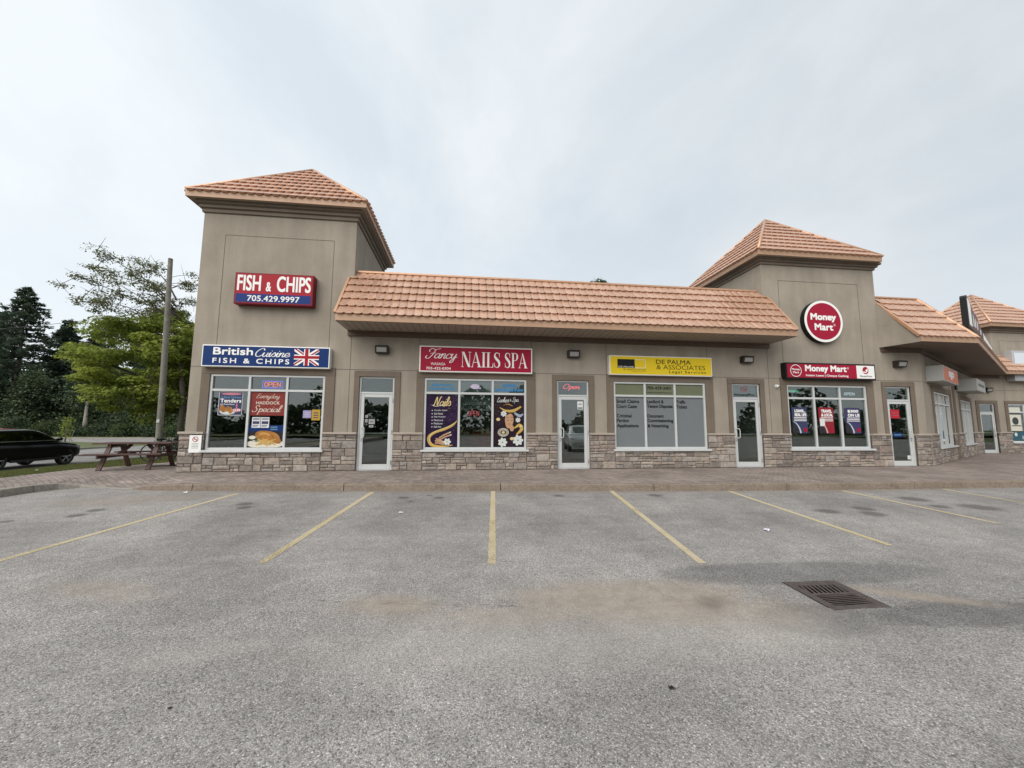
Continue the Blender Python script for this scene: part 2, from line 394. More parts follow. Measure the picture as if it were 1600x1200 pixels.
def make_stucco(name, col, streak=0.085):
    m, nt, b = mat_new(name); L = nt.links
    t = N(nt, "ShaderNodeTexCoord"); pos = t.outputs["Object"]
    mp = N(nt, "ShaderNodeMapping"); mp.inputs["Scale"].default_value = (2.1, 2.1, 0.3); L.new(pos, mp.inputs["Vector"])
    st = noise(nt, mp.outputs[0], 1.6, 6, 0.6); n1 = noise(nt, pos, 0.9, 6, 0.6); n2 = noise(nt, pos, 45, 4, 0.6)
    k = math_n(nt, 'MULTIPLY', maprange(nt, st, 0.3, 0.72, 1 + streak * 0.6, 1 - streak), math_n(nt, 'MULTIPLY', maprange(nt, n1, 0.3, 0.7, 0.9, 1.09), maprange(nt, n2, 0.3, 0.7, 0.92, 1.08)))
    s = N(nt, "ShaderNodeVectorMath", operation='SCALE'); s.inputs[0].default_value = col; L.new(k, s.inputs["Scale"])
    L.new(s.outputs[0], b.inputs["Base Color"]); b.inputs["Roughness"].default_value = 0.92; b.inputs["Specular IOR Level"].default_value = 0.2
    bp = N(nt, "ShaderNodeBump", Strength=0.35, Distance=0.004); L.new(noise(nt, pos, 160, 3, 0.6), bp.inputs["Height"]); L.new(bp.outputs[0], b.inputs["Normal"]); return m
MAT['stucco'] = make_stucco("beige_stucco", (0.305, 0.268, 0.22))
MAT['trim'] = make_stucco("brown_stucco_trim", (0.165, 0.132, 0.103), 0.06)
MAT['cornice'] = make_stucco("dark_brown_cornice", (0.19, 0.155, 0.125), 0.05)
MAT['joint'] = plain("joint_groove_shade", (0.13, 0.11, 0.09), 0.9)  # darkened stucco tone, painted shade of the joint grooves
MAT['soffit'] = plain("brown_soffit", (0.34, 0.28, 0.225), 0.7, var=0.06)
MAT['soffit_shaded'] = plain('brown_soffit_shaded', (0.15, 0.115, 0.09), 0.7, var=0.06)  # same brown soffit, with the deeper shade under the wing canopy painted in
MAT['frieze'] = plain("dark_brown_frieze", (0.095, 0.06, 0.04), 0.6, var=0.1)

def make_stone():
    m, nt, b = mat_new("ashlar_stone"); L = nt.links
    t = N(nt, "ShaderNodeTexCoord"); pos = t.outputs["Object"]
    at = N(nt, "ShaderNodeAttribute"); at.attribute_name = "tint"
    n1 = noise(nt, pos, 9, 7, 0.7); n2 = noise(nt, pos, 38, 5, 0.65)
    k = math_n(nt, 'MULTIPLY', maprange(nt, n1, 0.25, 0.75, 0.68, 1.32), maprange(nt, n2, 0.3, 0.7, 0.82, 1.18))
    s = N(nt, "ShaderNodeVectorMath", operation='SCALE'); L.new(at.outputs["Color"], s.inputs[0]); L.new(k, s.inputs["Scale"])
    L.new(s.outputs[0], b.inputs["Base Color"]); b.inputs["Roughness"].default_value = 0.9; b.inputs["Specular IOR Level"].default_value = 0.25
    bp = N(nt, "ShaderNodeBump", Strength=0.9, Distance=0.02); L.new(noise(nt, pos, 14, 7, 0.7), bp.inputs["Height"]); L.new(bp.outputs[0], b.inputs["Normal"]); return m
MAT['stone'] = make_stone()
MAT['cap'] = plain("precast_cap", (0.36, 0.31, 0.26), 0.85, var=0.1, scale=4, bump=0.2)

def make_copper():
    m, nt, b = mat_new("copper_coloured_tile"); L = nt.links
    t = N(nt, "ShaderNodeTexCoord"); pos = t.outputs["Object"]
    n1 = noise(nt, pos, 1.1, 5, 0.6); n2 = noise(nt, pos, 14, 5, 0.6)
    c = mixc(nt, maprange(nt, n1, 0.3, 0.7), (0.66, 0.42, 0.305), (0.58, 0.36, 0.255))
    c = mixc(nt, maprange(nt, n2, 0.58, 0.8, 0, 0.3), c, (0.36, 0.21, 0.15))
    at = N(nt, "ShaderNodeAttribute"); at.attribute_name = "tint"
    c = mixc(nt, 1.0, c, at.outputs["Color"], 'MULTIPLY')
    L.new(c, b.inputs["Base Color"]); b.inputs["Metallic"].default_value = 0.5
    L.new(maprange(nt, n2, 0.3, 0.7, 0.24, 0.34), b.inputs["Roughness"])
    return m
MAT['copper'] = make_copper()
MAT['copper_trim'] = plain('copper_trim', (0.55, 0.32, 0.2), 0.4, 0.4, var=0.08)
MAT['fascia'] = plain("copper_fascia", (0.40, 0.25, 0.16), 0.5, 0.1, var=0.08, scale=2)
MAT['alu'] = plain("white_aluminium", (0.52, 0.535, 0.53), 0.42, 0.0, 0.5, var=0.03)
MAT['steel'] = plain("brushed_steel", (0.55, 0.56, 0.56), 0.3, 0.9)
MAT['roof_flat'] = plain("gravel_roof", (0.2, 0.19, 0.18), 0.95, var=0.2, scale=20)

def make_glass(name, tint, extra=0.05, gain=2.0):
    m, nt, b = mat_new(name); L = nt.links
    tr = nt.nodes.new("ShaderNodeBsdfTransparent"); tr.inputs[0].default_value = (*tint, 1)
    gl = nt.nodes.new("ShaderNodeBsdfGlossy"); gl.inputs["Roughness"].default_value = 0.0; gl.inputs["Color"].default_value = (0.95, 0.98, 0.98, 1)
    t = N(nt, "ShaderNodeTexCoord")
    bp = N(nt, "ShaderNodeBump", Strength=0.05, Distance=0.02); L.new(noise(nt, t.outputs["Object"], 0.9, 2, 0.5), bp.inputs["Height"]); L.new(bp.outputs[0], gl.inputs["Normal"])
    ge = nt.nodes.new("ShaderNodeNewGeometry"); dt = N(nt, "ShaderNodeVectorMath", operation='DOT_PRODUCT'); L.new(ge.outputs["Normal"], dt.inputs[0]); L.new(ge.outputs["Incoming"], dt.inputs[1])
    fr = math_n(nt, 'MULTIPLY_ADD', math_n(nt, 'POWER', math_n(nt, 'SUBTRACT', 1.0, math_n(nt, 'ABSOLUTE', dt.outputs["Value"]), clamp=True), 5.0), 0.96, 0.04)
    f = math_n(nt, 'MULTIPLY_ADD', fr, gain, extra, clamp=True)
    ms = nt.nodes.new("ShaderNodeMixShader"); L.new(f, ms.inputs[0]); L.new(tr.outputs[0], ms.inputs[1]); L.new(gl.outputs[0], ms.inputs[2])
    L.new(ms.outputs[0], nt.nodes["Material Output"].inputs[0]); nt.nodes.remove(b); return m
MAT['glass'] = make_glass("window_glass", (0.72, 0.77, 0.75))
MAT['car_glass'] = make_glass("car_glass", (0.30, 0.38, 0.35), 0.09, 1.3)
MAT['film_grey'] = plain("frosted_grey_film", (0.15, 0.165, 0.17), 0.5, spec=0.6, var=0.03)
MAT['film_green'] = plain("green_blind", (0.135, 0.15, 0.085), 0.4, var=0.06, scale=3)
MAT['int_wall'] = plain("interior_wall", (0.35, 0.33, 0.3), 0.9, var=0.1, scale=2)
MAT['int_dark'] = plain("interior_dark", (0.17, 0.155, 0.14), 0.9, var=0.2, scale=2)
MAT['int_floor'] = plain("interior_floor", (0.16, 0.14, 0.12), 0.5, var=0.2)
MAT['int_ceiling'] = plain("interior_ceiling", (0.55, 0.55, 0.53), 0.9)
MAT['white'] = plain("white_paint", (0.78, 0.78, 0.76), 0.5)
MAT['offwhite'] = plain("sign_white", (0.72, 0.70, 0.66), 0.45)
MAT['black'] = plain("black_paint", (0.01, 0.01, 0.01), 0.4, spec=0.2)
MAT['bronze'] = plain("dark_bronze", (0.035, 0.028, 0.022), 0.45, 0.3)
MAT['lens'] = plain("frosted_lens", (0.30, 0.30, 0.285), 0.25)

def make_leaf(name, a, bcol, trans=0.35, dark=None):
    m, nt, b = mat_new(name); L = nt.links
    g = nt.nodes.new("ShaderNodeNewGeometry")
    t = N(nt, "ShaderNodeTexCoord")
    n1 = noise(nt, t.outputs["Object"], 0.55, 4, 0.6)
    c = mixc(nt, g.outputs["Random Per Island"], a, bcol)
    if dark: c = mixc(nt, maprange(nt, n1, 0.40, 0.62, 0.0, 0.8), c, dark)
    L.new(c, b.inputs["Base Color"]); b.inputs["Roughness"].default_value = 0.6; b.inputs["Specular IOR Level"].default_value = 0.3
    tl = nt.nodes.new("ShaderNodeBsdfTranslucent"); L.new(c, tl.inputs[0])
    ms = nt.nodes.new("ShaderNodeMixShader"); ms.inputs[0].default_value = trans
    L.new(b.outputs[0], ms.inputs[1]); L.new(tl.outputs[0], ms.inputs[2]); L.new(ms.outputs[0], nt.nodes["Material Output"].inputs[0]); return m
MAT['maple'] = make_leaf("maple_leaves", (0.23, 0.29, 0.048), (0.36, 0.39, 0.075), 0.5, (0.17, 0.23, 0.045))
MAT['thin_leaf'] = make_leaf("sparse_leaves", (0.10, 0.12, 0.045), (0.17, 0.18, 0.07), 0.4)
MAT['pine'] = make_leaf("pine_needles", (0.07, 0.105, 0.074), (0.14, 0.18, 0.12), 0.35, (0.08, 0.12, 0.085))
MAT['cedar'] = make_leaf("cedar_foliage", (0.045, 0.072, 0.034), (0.09, 0.122, 0.054), 0.25, (0.035, 0.06, 0.032))
MAT['shrub'] = make_leaf("shrub_leaves", (0.04, 0.07, 0.02), (0.085, 0.12, 0.035), 0.3, (0.03, 0.05, 0.02))
MAT['bark'] = plain("bark", (0.085, 0.07, 0.058), 0.95, var=0.3, scale=9, bump=0.6, bscale=30)
MAT['bark_pale'] = plain("pale_bark", (0.28, 0.26, 0.22), 0.9, var=0.25, scale=9)
MAT['pole'] = plain("weathered_pole_wood", (0.175, 0.165, 0.14), 0.92, var=0.25, scale=5, bump=0.4, bscale=25)
MAT['table'] = plain("red_brown_stain", (0.065, 0.027, 0.019), 0.6, var=0.35, scale=7, bump=0.2)
MAT['grass'] = plain("lawn_grass", (0.085, 0.10, 0.032), 0.95, var=0.35, scale=1.4, bump=0.6, bscale=60)
MAT['blade'] = make_leaf("grass_blades", (0.08, 0.105, 0.025), (0.16, 0.16, 0.055), 0.3)
MAT['rubber'] = plain("tyre_rubber", (0.012, 0.012, 0.012), 0.8)
MAT['rim'] = plain("alloy_rim", (0.35, 0.36, 0.37), 0.35, 0.8)
MAT['car_black'] = plain("black_car_paint", (0.003, 0.003, 0.0045), 0.16, 0.0, 0.25, coat=0.0)
MAT['car_white'] = plain("white_car_paint", (0.75, 0.76, 0.76), 0.25, coat=1.0)
MAT['car_red'] = plain("red_car_paint", (0.30, 0.02, 0.025), 0.25, coat=1.0)
MAT['iron'] = plain("rusty_cast_iron", (0.088, 0.07, 0.064), 0.75, 0.3, var=0.3, scale=14, bump=0.3, bscale=80)
MAT['pit'] = plain("drain_pit_dark", (0.01, 0.009, 0.008), 0.95)
# ------------------------------------------------------------------ ground, lot, kerbs, walks
rng = random.Random(7)

def kpath():
    return [(-9.08, -34.0), (-9.08, -12.0), (-9.08, -6.0), (-9.08, -2.9), (-9.05, -2.25), (-8.9, -1.93), (-8.62, -1.76), (-8.2, -1.78), (-7.75, -1.92), (-7.3, -2.08), (-6.85, -2.24), (-5.88, -2.4),
            (-3.2, -2.62), (-0.34, -2.85), (2.6, -3.12), (5.45, -3.37), (8.0, -3.44), (10.3, -3.48), (14.0, -3.5), (20.0, -3.5), (44.0, -3.5)]
def k_top(i):
    return {6: -0.075, 7: -0.135, 8: -0.138, 9: -0.12, 5: -0.01, 10: -0.03}.get(i, 0.0)

def densify(pts, vals, step):
    out, ov = [], []
    for (a, b, va, vb) in zip(pts[:-1], pts[1:], vals[:-1], vals[1:]):
        n = max(1, int(math.dist(a, b) / step))
        for k in range(n):
            t = k / n; out.append((a[0] + (b[0] - a[0]) * t, a[1] + (b[1] - a[1]) * t)); ov.append(va + (vb - va) * t)
    out.append(pts[-1]); ov.append(vals[-1]); return out, ov

def offset_path(pts, d):
    out = []
    for i, p in enumerate(pts):
        a = Vector(pts[max(i - 1, 0)]); b = Vector(pts[min(i + 1, len(pts) - 1)]); t = (b - a).normalized()
        nrm = Vector((-t.y, t.x)); out.append((p[0] + nrm.x * d, p[1] + nrm.y * d))
    return out

KP = kpath(); KT = [k_top(i) for i in range(len(KP))]

def sweep_kerb(name, pts, tops, mat, zb, w=0.15, joints=True, rnd=0.025):
    """kerb with a rounded nose: pts is the face line (road side), the kerb lies to the left of the path"""
    m = M(); pts, tops = densify(pts, tops, 0.5)
    nrm = offset_path(pts, 1.0)
    prof = []
    for i, p in enumerate(pts):
        d = (nrm[i][0] - p[0], nrm[i][1] - p[1]); z0 = zb(p) - 0.08; zt = tops[i]; g = 0.0
        h = max(0.004, zt - zb(p))
        q = [(0.0, z0), (0.012 * min(1, h / .15), zt - min(rnd, h * .5)), (0.02, zt - rnd * 0.25 * min(1, h / .1)), (0.045, zt), (w, zt), (w, z0)]
        prof.append([(p[0] + d[0] * u, p[1] + d[1] * u, z) for u, z in q])
    n = 6; acc = 0.0; nextj = 1.2
    for i in range(len(pts) - 1):
        a, b = prof[i], prof[i + 1]; acc += math.dist(pts[i], pts[i + 1])
        if joints and acc > nextj and math.dist(pts[i], pts[i + 1]) > 0.1:
            nextj = acc + 2.95
            L = math.dist(pts[i], pts[i + 1]); t = 1 - 0.016 / L
            b = [tuple(a[k][j] + (b[k][j] - a[k][j]) * t for j in range(3)) for k in range(n)]
            m.add(b, (tuple(range(n)),)); m.add(prof[i + 1], (tuple(range(n)),))
        m.add(a + b, [(k, k + 1, n + k + 1, n + k) for k in range(n - 1)])
    m.add(prof[0], (tuple(range(n)),)); m.add(prof[-1], (tuple(range(n)),))
    o = m.build(name, mat); tag(o, kind='structure'); return o

sweep_kerb("kerb", KP[9:], KT[9:], MAT['kerb'], lambda p: lot_z(p[1]))
sweep_kerb("kerb", KP[:10], KT[:10], MAT['kerb_grey'], lambda p: lot_z(p[1]))

# parking lot: one sheet with the slope to the drain, left clear under the grate
lot = M(); xs = [-9.06 + 0.0] + [-8 + k for k in range(0, 11)] + [3.3, 3.9] + [k for k in range(5, 60, 3)]
ys = [-60, -40, -25, -18, -12, -10, -8.62, -8.5, -8.05, -7, -6, -5, -4, -3, -2.0]
GX0, GX1, GY0, GY1 = 3.31, 3.89, -8.62, -8.05
xs = sorted(set([x for x in xs if x not in (3.3, 3.9)] + [GX0, GX1]))
for i in range(len(xs) - 1):
    for j in range(len(ys) - 1):
        if xs[i] == GX0 and ys[j] in (-8.62, -8.5): continue
        lot.quad(*[(x, y, lot_z(y)) for x, y in ((xs[i], ys[j]), (xs[i + 1], ys[j]), (xs[i + 1], ys[j + 1]), (xs[i], ys[j + 1]))])
lot.quad((-9.06, -2.0, -0.149), (-6.5, -2.0, -0.149), (-6.5, -1.7, -0.149), (-9.06, -1.7, -0.149))
tag(lot.build("parking_lot", MAT['asphalt']), kind='structure')

# painted stall lines
for i, (a, b, wear0, wear1) in enumerate((((-4.72, -2.82), (-5.26, -6.66), .8, .66), ((-1.96, -2.9), (-2.27, -6.95), .8, .66), ((0.66, -3.0), (0.34, -7.24), .8, .62), ((3.33, -3.14), (2.79, -7.46), .82, .66), ((6.04, -3.42), (5.73, -7.1), .88, .74), ((8.78, -3.55), (8.72, -6.3), .88, .62), ((11.5, -3.56), (11.3, -5.8), .8, .45), ((14.2, -3.56), (14.0, -6.2), .8, .3))):
    m = M(); va, vb = Vector(a), Vector(b); t = (vb - va).normalized(); nv = Vector((-t.y, t.x)) * 0.047
    n = 14
    for k in range(n):
        p, q = va.lerp(vb, k / n), va.lerp(vb, (k + 1) / n); wv = wear0 + (wear1 - wear0) * (k / n)
        m.col = (wv, wv, wv, 1)
        m.quad(*[(v.x, v.y, lot_z(v.y) + 0.004) for v in (p - nv, q - nv, q + nv, p + nv)])
    tag(m.build("parking_line", MAT['line']), kind='structure')

# brick-paved walk
def ramp(x, y):
    a, b = Vector((-8.5, -1.75)), Vector((-7.35, -2.05)); p = Vector((x, y)); ab = b - a
    t = max(0, min(1, (p - a).dot(ab) / ab.length_squared)); d = (p - (a + ab * t)).length
    return -0.135 * (1 - sstep(0.0, 1.25, d))
def back_y(x):
    pts = [(-11.05, 1.0), (-10.5, 2.0), (-9.95, 3.3), (-8.9, 5.2), (-7.7, 7.5), (60, 7.5)]
    for (a, b) in zip(pts[:-1], pts[1:]):
        if x <= b[0]: return a[1] + (b[1] - a[1]) * (x - a[0]) / (b[0] - a[0])
    return 7.5
inner = [(p, t) for p, t in zip(*densify(offset_path(KP, 0.15), KT, 0.3)) if p[0] > -9.25]
def front_y(x):
    best = None
    for (p, _), (q, _) in zip(inner[:-1], inner[1:]):
        if min(p[0], q[0]) <= x <= max(p[0], q[0]) and abs(q[0] - p[0]) > 1e-6:
            y = p[1] + (q[1] - p[1]) * (x - p[0]) / (q[0] - p[0]); best = y if best is None else max(best, y)
    return best if best is not None else -1.75
walk = M()
def strip(xs, f0, n):
    for a, b in zip(xs[:-1], xs[1:]):
        ca = [(a, f0(a) + (back_y(a) - f0(a)) * k / n) for k in range(n + 1)]; cbb = [(b, f0(b) + (back_y(b) - f0(b)) * k / n) for k in range(n + 1)]
        for k in range(n):
            walk.quad(*[(x, y, -0.004 + ramp(x, y)) for x, y in (ca[k], cbb[k], cbb[k + 1], ca[k + 1])])
strip([-11.05, -10.5, -9.95, -9.6, -9.23], lambda x: -34.0, 60)
strip([-9.23, -9.1, -9.0, -8.9] + [-8.8 + 0.2 * k for k in range(17)] + [-5.2, -4, -2, 0, 2, 4, 6, 8, 10, 12, 14, 18, 24, 32, 44], front_y, 26)
tag(walk.build("sidewalk", MAT['pavers']), kind='structure')

# ground far and wide
g = M()
GR = [(-400, -400), (400, -400), (400, 500), (-400, 500)]
g.quad(*[(x, y, -0.8) for x, y in GR])
tag(g.build("ground", MAT['grass']), kind='structure')
# verge between walk and driveway
v = M()
vx = [-17.85, -16.4, -14.5, -12.6, -11.05]; vz = [-0.60, -0.50, -0.31, -0.12, -0.012]
for k in range(4):
    for j in range(24):
        y0, y1 = -34 + 35 * j / 24, -34 + 35 * (j + 1) / 24
        v.quad((vx[k], y0, vz[k]), (vx[k + 1], y0, vz[k + 1]), (vx[k + 1], y1, vz[k + 1]), (vx[k], y1, vz[k]))
bnd = [(-11.05, 1.0), (-10.5, 2.0), (-9.95, 3.3), (-8.9, 5.2), (-7.7, 7.5), (-7.6, 14), (-7.6, 32.5)]
for (a, b) in zip(bnd[:-1], bnd[1:]):
    n = 5
    for k in range(n):
        t0, t1 = k / n, (k + 1) / n
        P = lambda e, t: (-17.85 + (e[0] + 17.85) * t, e[1], -0.60 + 0.588 * (t ** 0.8))
        v.quad(P(a, t0), P(a, t1), P(b, t1), P(b, t0))
tag(v.build("lawn_verge", MAT['grass']), kind='structure')
d = M(); d.quad((-27.9, -60, -0.62), (-17.85, -60, -0.62), (-17.85, 33.2, -0.62), (-27.9, 33.2, -0.62))
d.quad((-17.85, 32.4, -0.622), (60, 32.4, -0.622), (60, 33.2, -0.622), (-17.85, 33.2, -0.622))
tag(d.build("driveway", MAT['road']), kind='structure')
d = M(); d.quad((-180, 33.0, -0.626), (140, 33.0, -0.626), (140, 43.9, -0.626), (-180, 43.9, -0.626))
tag(d.build("main_road", MAT['road']), kind='structure')
# lawn on the far side of the driveway, with its kerb
lw = [(-104, -60), (-28.05, -60), (-28.05, 21.7), (-27.65, 23.4), (-28.3, 25.4), (-30.2, 27.7), (-34.1, 30.3), (-39.2, 32.3), (-46, 32.9), (-104, 32.9)]
m = M(); m.add([(x, y, -0.50) for x, y in lw], (tuple(range(len(lw))),))
tag(m.build("far_lawn", MAT['grass']), kind='structure')
sweep_kerb("kerb", lw[1:], [-0.48] * (len(lw) - 1), MAT['kerb_grey'], lambda p: -0.63, joints=False)
m = M(); m.quad((-180, 44.05, -0.46), (140, 44.05, -0.46), (140, 130, 0.0), (-180, 130, 0.0))
tag(m.build("far_verge", MAT['grass']), kind='structure')
sweep_kerb("kerb", [(-180, 43.9), (140, 43.9)], [-0.46, -0.46], MAT['kerb_grey'], lambda p: -0.63, joints=False)

# grass blades on the verge near the walk
def blades(name, n, region, zf, h=0.055):
    r = np.random.default_rng(5); P = []
    while len(P) < n:
        x, y = region(r); P.append((x, y, zf(x, y)))
    P = np.array(P); a = r.uniform(0, 2 * np.pi, n); hh = h * r.uniform(0.5, 1.5, n); lean = r.normal(0, 0.35, (n, 2)); w = 0.007
    v = np.zeros((n, 3, 3)); v[:, 0] = P; v[:, 1] = P; v[:, 2] = P
    v[:, 0, 0] += np.cos(a) * w; v[:, 0, 1] += np.sin(a) * w; v[:, 1, 0] -= np.cos(a) * w; v[:, 1, 1] -= np.sin(a) * w
    v[:, 2, 2] += hh; v[:, 2, 0] += lean[:, 0] * hh; v[:, 2, 1] += lean[:, 1] * hh
    me = bpy.data.meshes.new(name); me.from_pydata(v.reshape(-1, 3).tolist(), [], np.arange(3 * n).reshape(-1, 3).tolist()); me.materials.append(MAT['blade'])
    o = bpy.data.objects.new(name, me); COL.objects.link(o); tag(o, "short lawn grass on the verge beside the paved walk", "grass", kind='stuff')
def vz_at(x, y):
    if y < 1:
        return float(np.interp(x, vx, vz))
    e = np.interp(y, [b[1] for b in bnd], [b[0] for b in bnd]); t = max(0, (x + 17.85) / (e + 17.85)); return -0.60 + 0.588 * t ** 0.8
def reg(r):
    while True:
        y = r.uniform(-2.5, 14); e = -11.05 if y < 1 else np.interp(y, [b[1] for b in bnd], [b[0] for b in bnd])
        x = r.uniform(-17.8, -7.8)
        if x < e + 0.02: return x, y
blades("verge_grass", 85000, reg, vz_at)
# ------------------------------------------------------------------ the shopping plaza (one building)
plaza = empty("shopping_plaza", (0, 0, 0), 0, "long beige stucco strip mall with copper tiled roofs, square towers and stone base", "shopping plaza")

def put(o, ox, oy, rz):
    o.location = (ox, oy, 0); o.rotation_euler = (0, 0, rz); return o

def wall_grid(m, xs, zs, solid, openings, depth=0.14, y=0.0):
    """front skin with reveals round the openings, in local x/z"""
    xs = sorted(set([round(x, 4) for x in xs] + [round(q, 4) for o in openings for q in o[:2]]))
    zs = sorted(set([round(z, 4) for z in zs] + [round(q, 4) for o in openings for q in o[2:]]))
    for a, b in zip(xs[:-1], xs[1:]):
        for c, d in zip(zs[:-1], zs[1:]):
            mxx, mz = (a + b) / 2, (c + d) / 2
            if not solid(mxx, mz): continue
            if any(o[0] < mxx < o[1] and o[2] < mz < o[3] for o in openings): continue
            m.quad((a, y, c), (b, y, c), (b, y, d), (a, y, d))
    for (a, b, c, d) in openings:
        e = y + depth
        m.quad((a, y, c), (a, e, c), (a, e, d), (a, y, d)); m.quad((b, y, c), (b, y, d), (b, e, d), (b, e, c))
        m.quad((a, y, d), (a, e, d), (b, e, d), (b, y, d)); m.quad((a, y, c), (b, y, c), (b, e, c), (a, e, c))

STONE_PAL = [(0.26, 0.215, 0.18), (0.30, 0.255, 0.215), (0.215, 0.185, 0.162), (0.335, 0.285, 0.24), (0.245, 0.212, 0.188), (0.275, 0.222, 0.19), (0.32, 0.28, 0.245), (0.20, 0.172, 0.152), (0.27, 0.245, 0.225)]
def stones(m, x0, x1, z0, z1, r):
    m.col = (0.085, 0.072, 0.062, 1); m.box(x0, x1, -0.045, 0.02, z0, z1)
    g = 0.007
    def stone(a, b, c, d):
        p = r.choice(STONE_PAL); k = r.uniform(0.85, 1.15); m.col = (p[0] * k, p[1] * k, p[2] * k, 1)
        a += g / 2; b -= g / 2; c += g / 2; d -= g / 2; D = -0.062 - r.uniform(0, 0.022); ch = 0.013
        j = lambda: r.uniform(-0.004, 0.004)
        bk = [(a, -0.03, c), (b, -0.03, c), (b, -0.03, d), (a, -0.03, d)]
        md = [(a + j() * .5, D + 0.018, c + j() * .5), (b + j() * .5, D + 0.018, c), (b, D + 0.018, d + j() * .5), (a, D + 0.018, d)]
        mx_, mz_ = (a + b) / 2 + j() * 4, (c + d) / 2 + j() * 2
        fr = [(a + ch + j(), D + j(), c + ch + j()), (b - ch + j(), D + j(), c + ch + j()), (b - ch + j(), D + j(), d - ch + j()), (a + ch + j(), D + j(), d - ch + j())]
        ctr = (mx_, D - 0.006 + j(), mz_)
        vs = bk + md + fr + [ctr]
        fs = []
        for i in range(4):
            k2 = (i + 1) % 4; fs += [(i, k2, 4 + k2, 4 + i), (4 + i, 4 + k2, 8 + k2, 8 + i), (8 + i, 8 + k2, 12)]
        m.add(vs, fs)
    H = z1 - z0; n = max(1, round(H / 0.21)); hs = [r.uniform(0.8, 1.25) for _ in range(n)]; s = sum(hs); hs = [h / s * H for h in hs]
    z = z0
    for h in hs:
        x = x0
        while x < x1 - 0.02:
            w = r.uniform(0.20, 0.46)
            if x1 - (x + w) < 0.2: w = x1 - x if x1 - x < 0.62 else (x1 - x) / 2
            q = r.random()
            if q < 0.45: stone(x, x + w, z, z + h)
            elif q < 0.75:
                t = r.uniform(0.35, 0.65); stone(x, x + w, z, z + h * t); stone(x, x + w, z + h * t, z + h)
            else:
                t = r.uniform(0.35, 0.65); u = r.uniform(0.4, 0.6)
                if r.random() < .5: stone(x, x + w, z, z + h * t); stone(x, x + w * u, z + h * t, z + h); stone(x + w * u, x + w, z + h * t, z + h)
                else: stone(x, x + w * u, z, z + h * t); stone(x + w * u, x + w, z, z + h * t); stone(x, x + w, z + h * t, z + h)
            x += w
        z += h

def stone_run(x0, x1, ox=0, oy=0, rz=0, z1=1.03, cap=True, capl=0.0, capr=0.0, seed=1):
    r = random.Random(seed); m = M(); stones(m, x0, x1, 0.0, z1, r)
    o = put(m.build("stone_base", MAT['stone'], plaza), ox, oy, rz)
    if cap:
        c = M(); x = x0 - capl
        while x < x1 + capr - 0.01:
            w = min(1.25, x1 + capr - x)
            if x1 + capr - (x + w) < 0.2: w = x1 + capr - x
            c.box(x + 0.002, x + w - 0.002, -0.115, 0.01, z1, z1 + 0.065); x += w
        c.build("stone_cap", MAT['cap'], o, bevel=0.01)
    return o

def make_window(x0, x1, z0, z1, ox=0, oy=0, rz=0, film=None, film_top=None, cols=3, ztr=0.19):
    """aluminium shopfront window: frame part > panes, sill"""
    fw = 0.065; y0, y1 = 0.0, 0.10; zs = z0 + 0.09
    m = M(); m.box(x0, x1, y0, y1, z1 - fw, z1); m.box(x0, x1, y0, y1, zs, zs + fw)
    m.box(x0, x0 + fw, y0 + .001, y1 - .001, zs + fw, z1 - fw); m.box(x1 - fw, x1, y0 + .001, y1 - .001, zs + fw, z1 - fw)
    zt = z1 - (z1 - z0) * ztr - 0.03
    cw = (x1 - x0 - fw) / cols
    for k in range(1, cols):
        xc = x0 + fw / 2 + cw * k; m.box(xc - fw / 2, xc + fw / 2, y0 + .002, y1 - .002, zs + fw, z1 - fw)
    for k in range(cols):
        a = x0 + fw / 2 + cw * k + fw / 2; m.box(a, a + cw - fw, y0 + .003, y1 - .003, zt - fw / 2, zt + fw / 2)
    w = put(m.build("window", MAT['alu'], plaza, bevel=0.005, seg=1), ox, oy, rz)
    s = M(); s.box(x0 - 0.06, x1 + 0.06, -0.13, 0.1, z0 + 0.03, z0 + 0.09); s.build("sill", MAT['alu'], w, bevel=0.008)
    p = M(); q = M()
    for k in range(cols):
        a = x0 + fw / 2 + cw * k + fw / 2; b = a + cw - fw
        (p if film is None else q).box(a, b, 0.05, 0.056, zs + fw, zt - fw / 2)
    p2 = M()
    for k in range(cols):
        a = x0 + fw / 2 + cw * k + fw / 2; b = a + cw - fw
        p2.box(a, b, 0.05, 0.056, zt + fw / 2, z1 - fw)
    if film is None:
        p.build("pane", MAT['glass'], w)
    else:
        q.build("pane", film, w)
    p2.build("upper_pane", film_top or MAT['glass'], w)
    return dict(x=[(x0 + fw + cw * k, x0 + cw * (k + 1)) for k in range(cols)], zl=(zs + fw, zt - fw / 2), zu=(zt + fw / 2, z1 - fw), part=w)

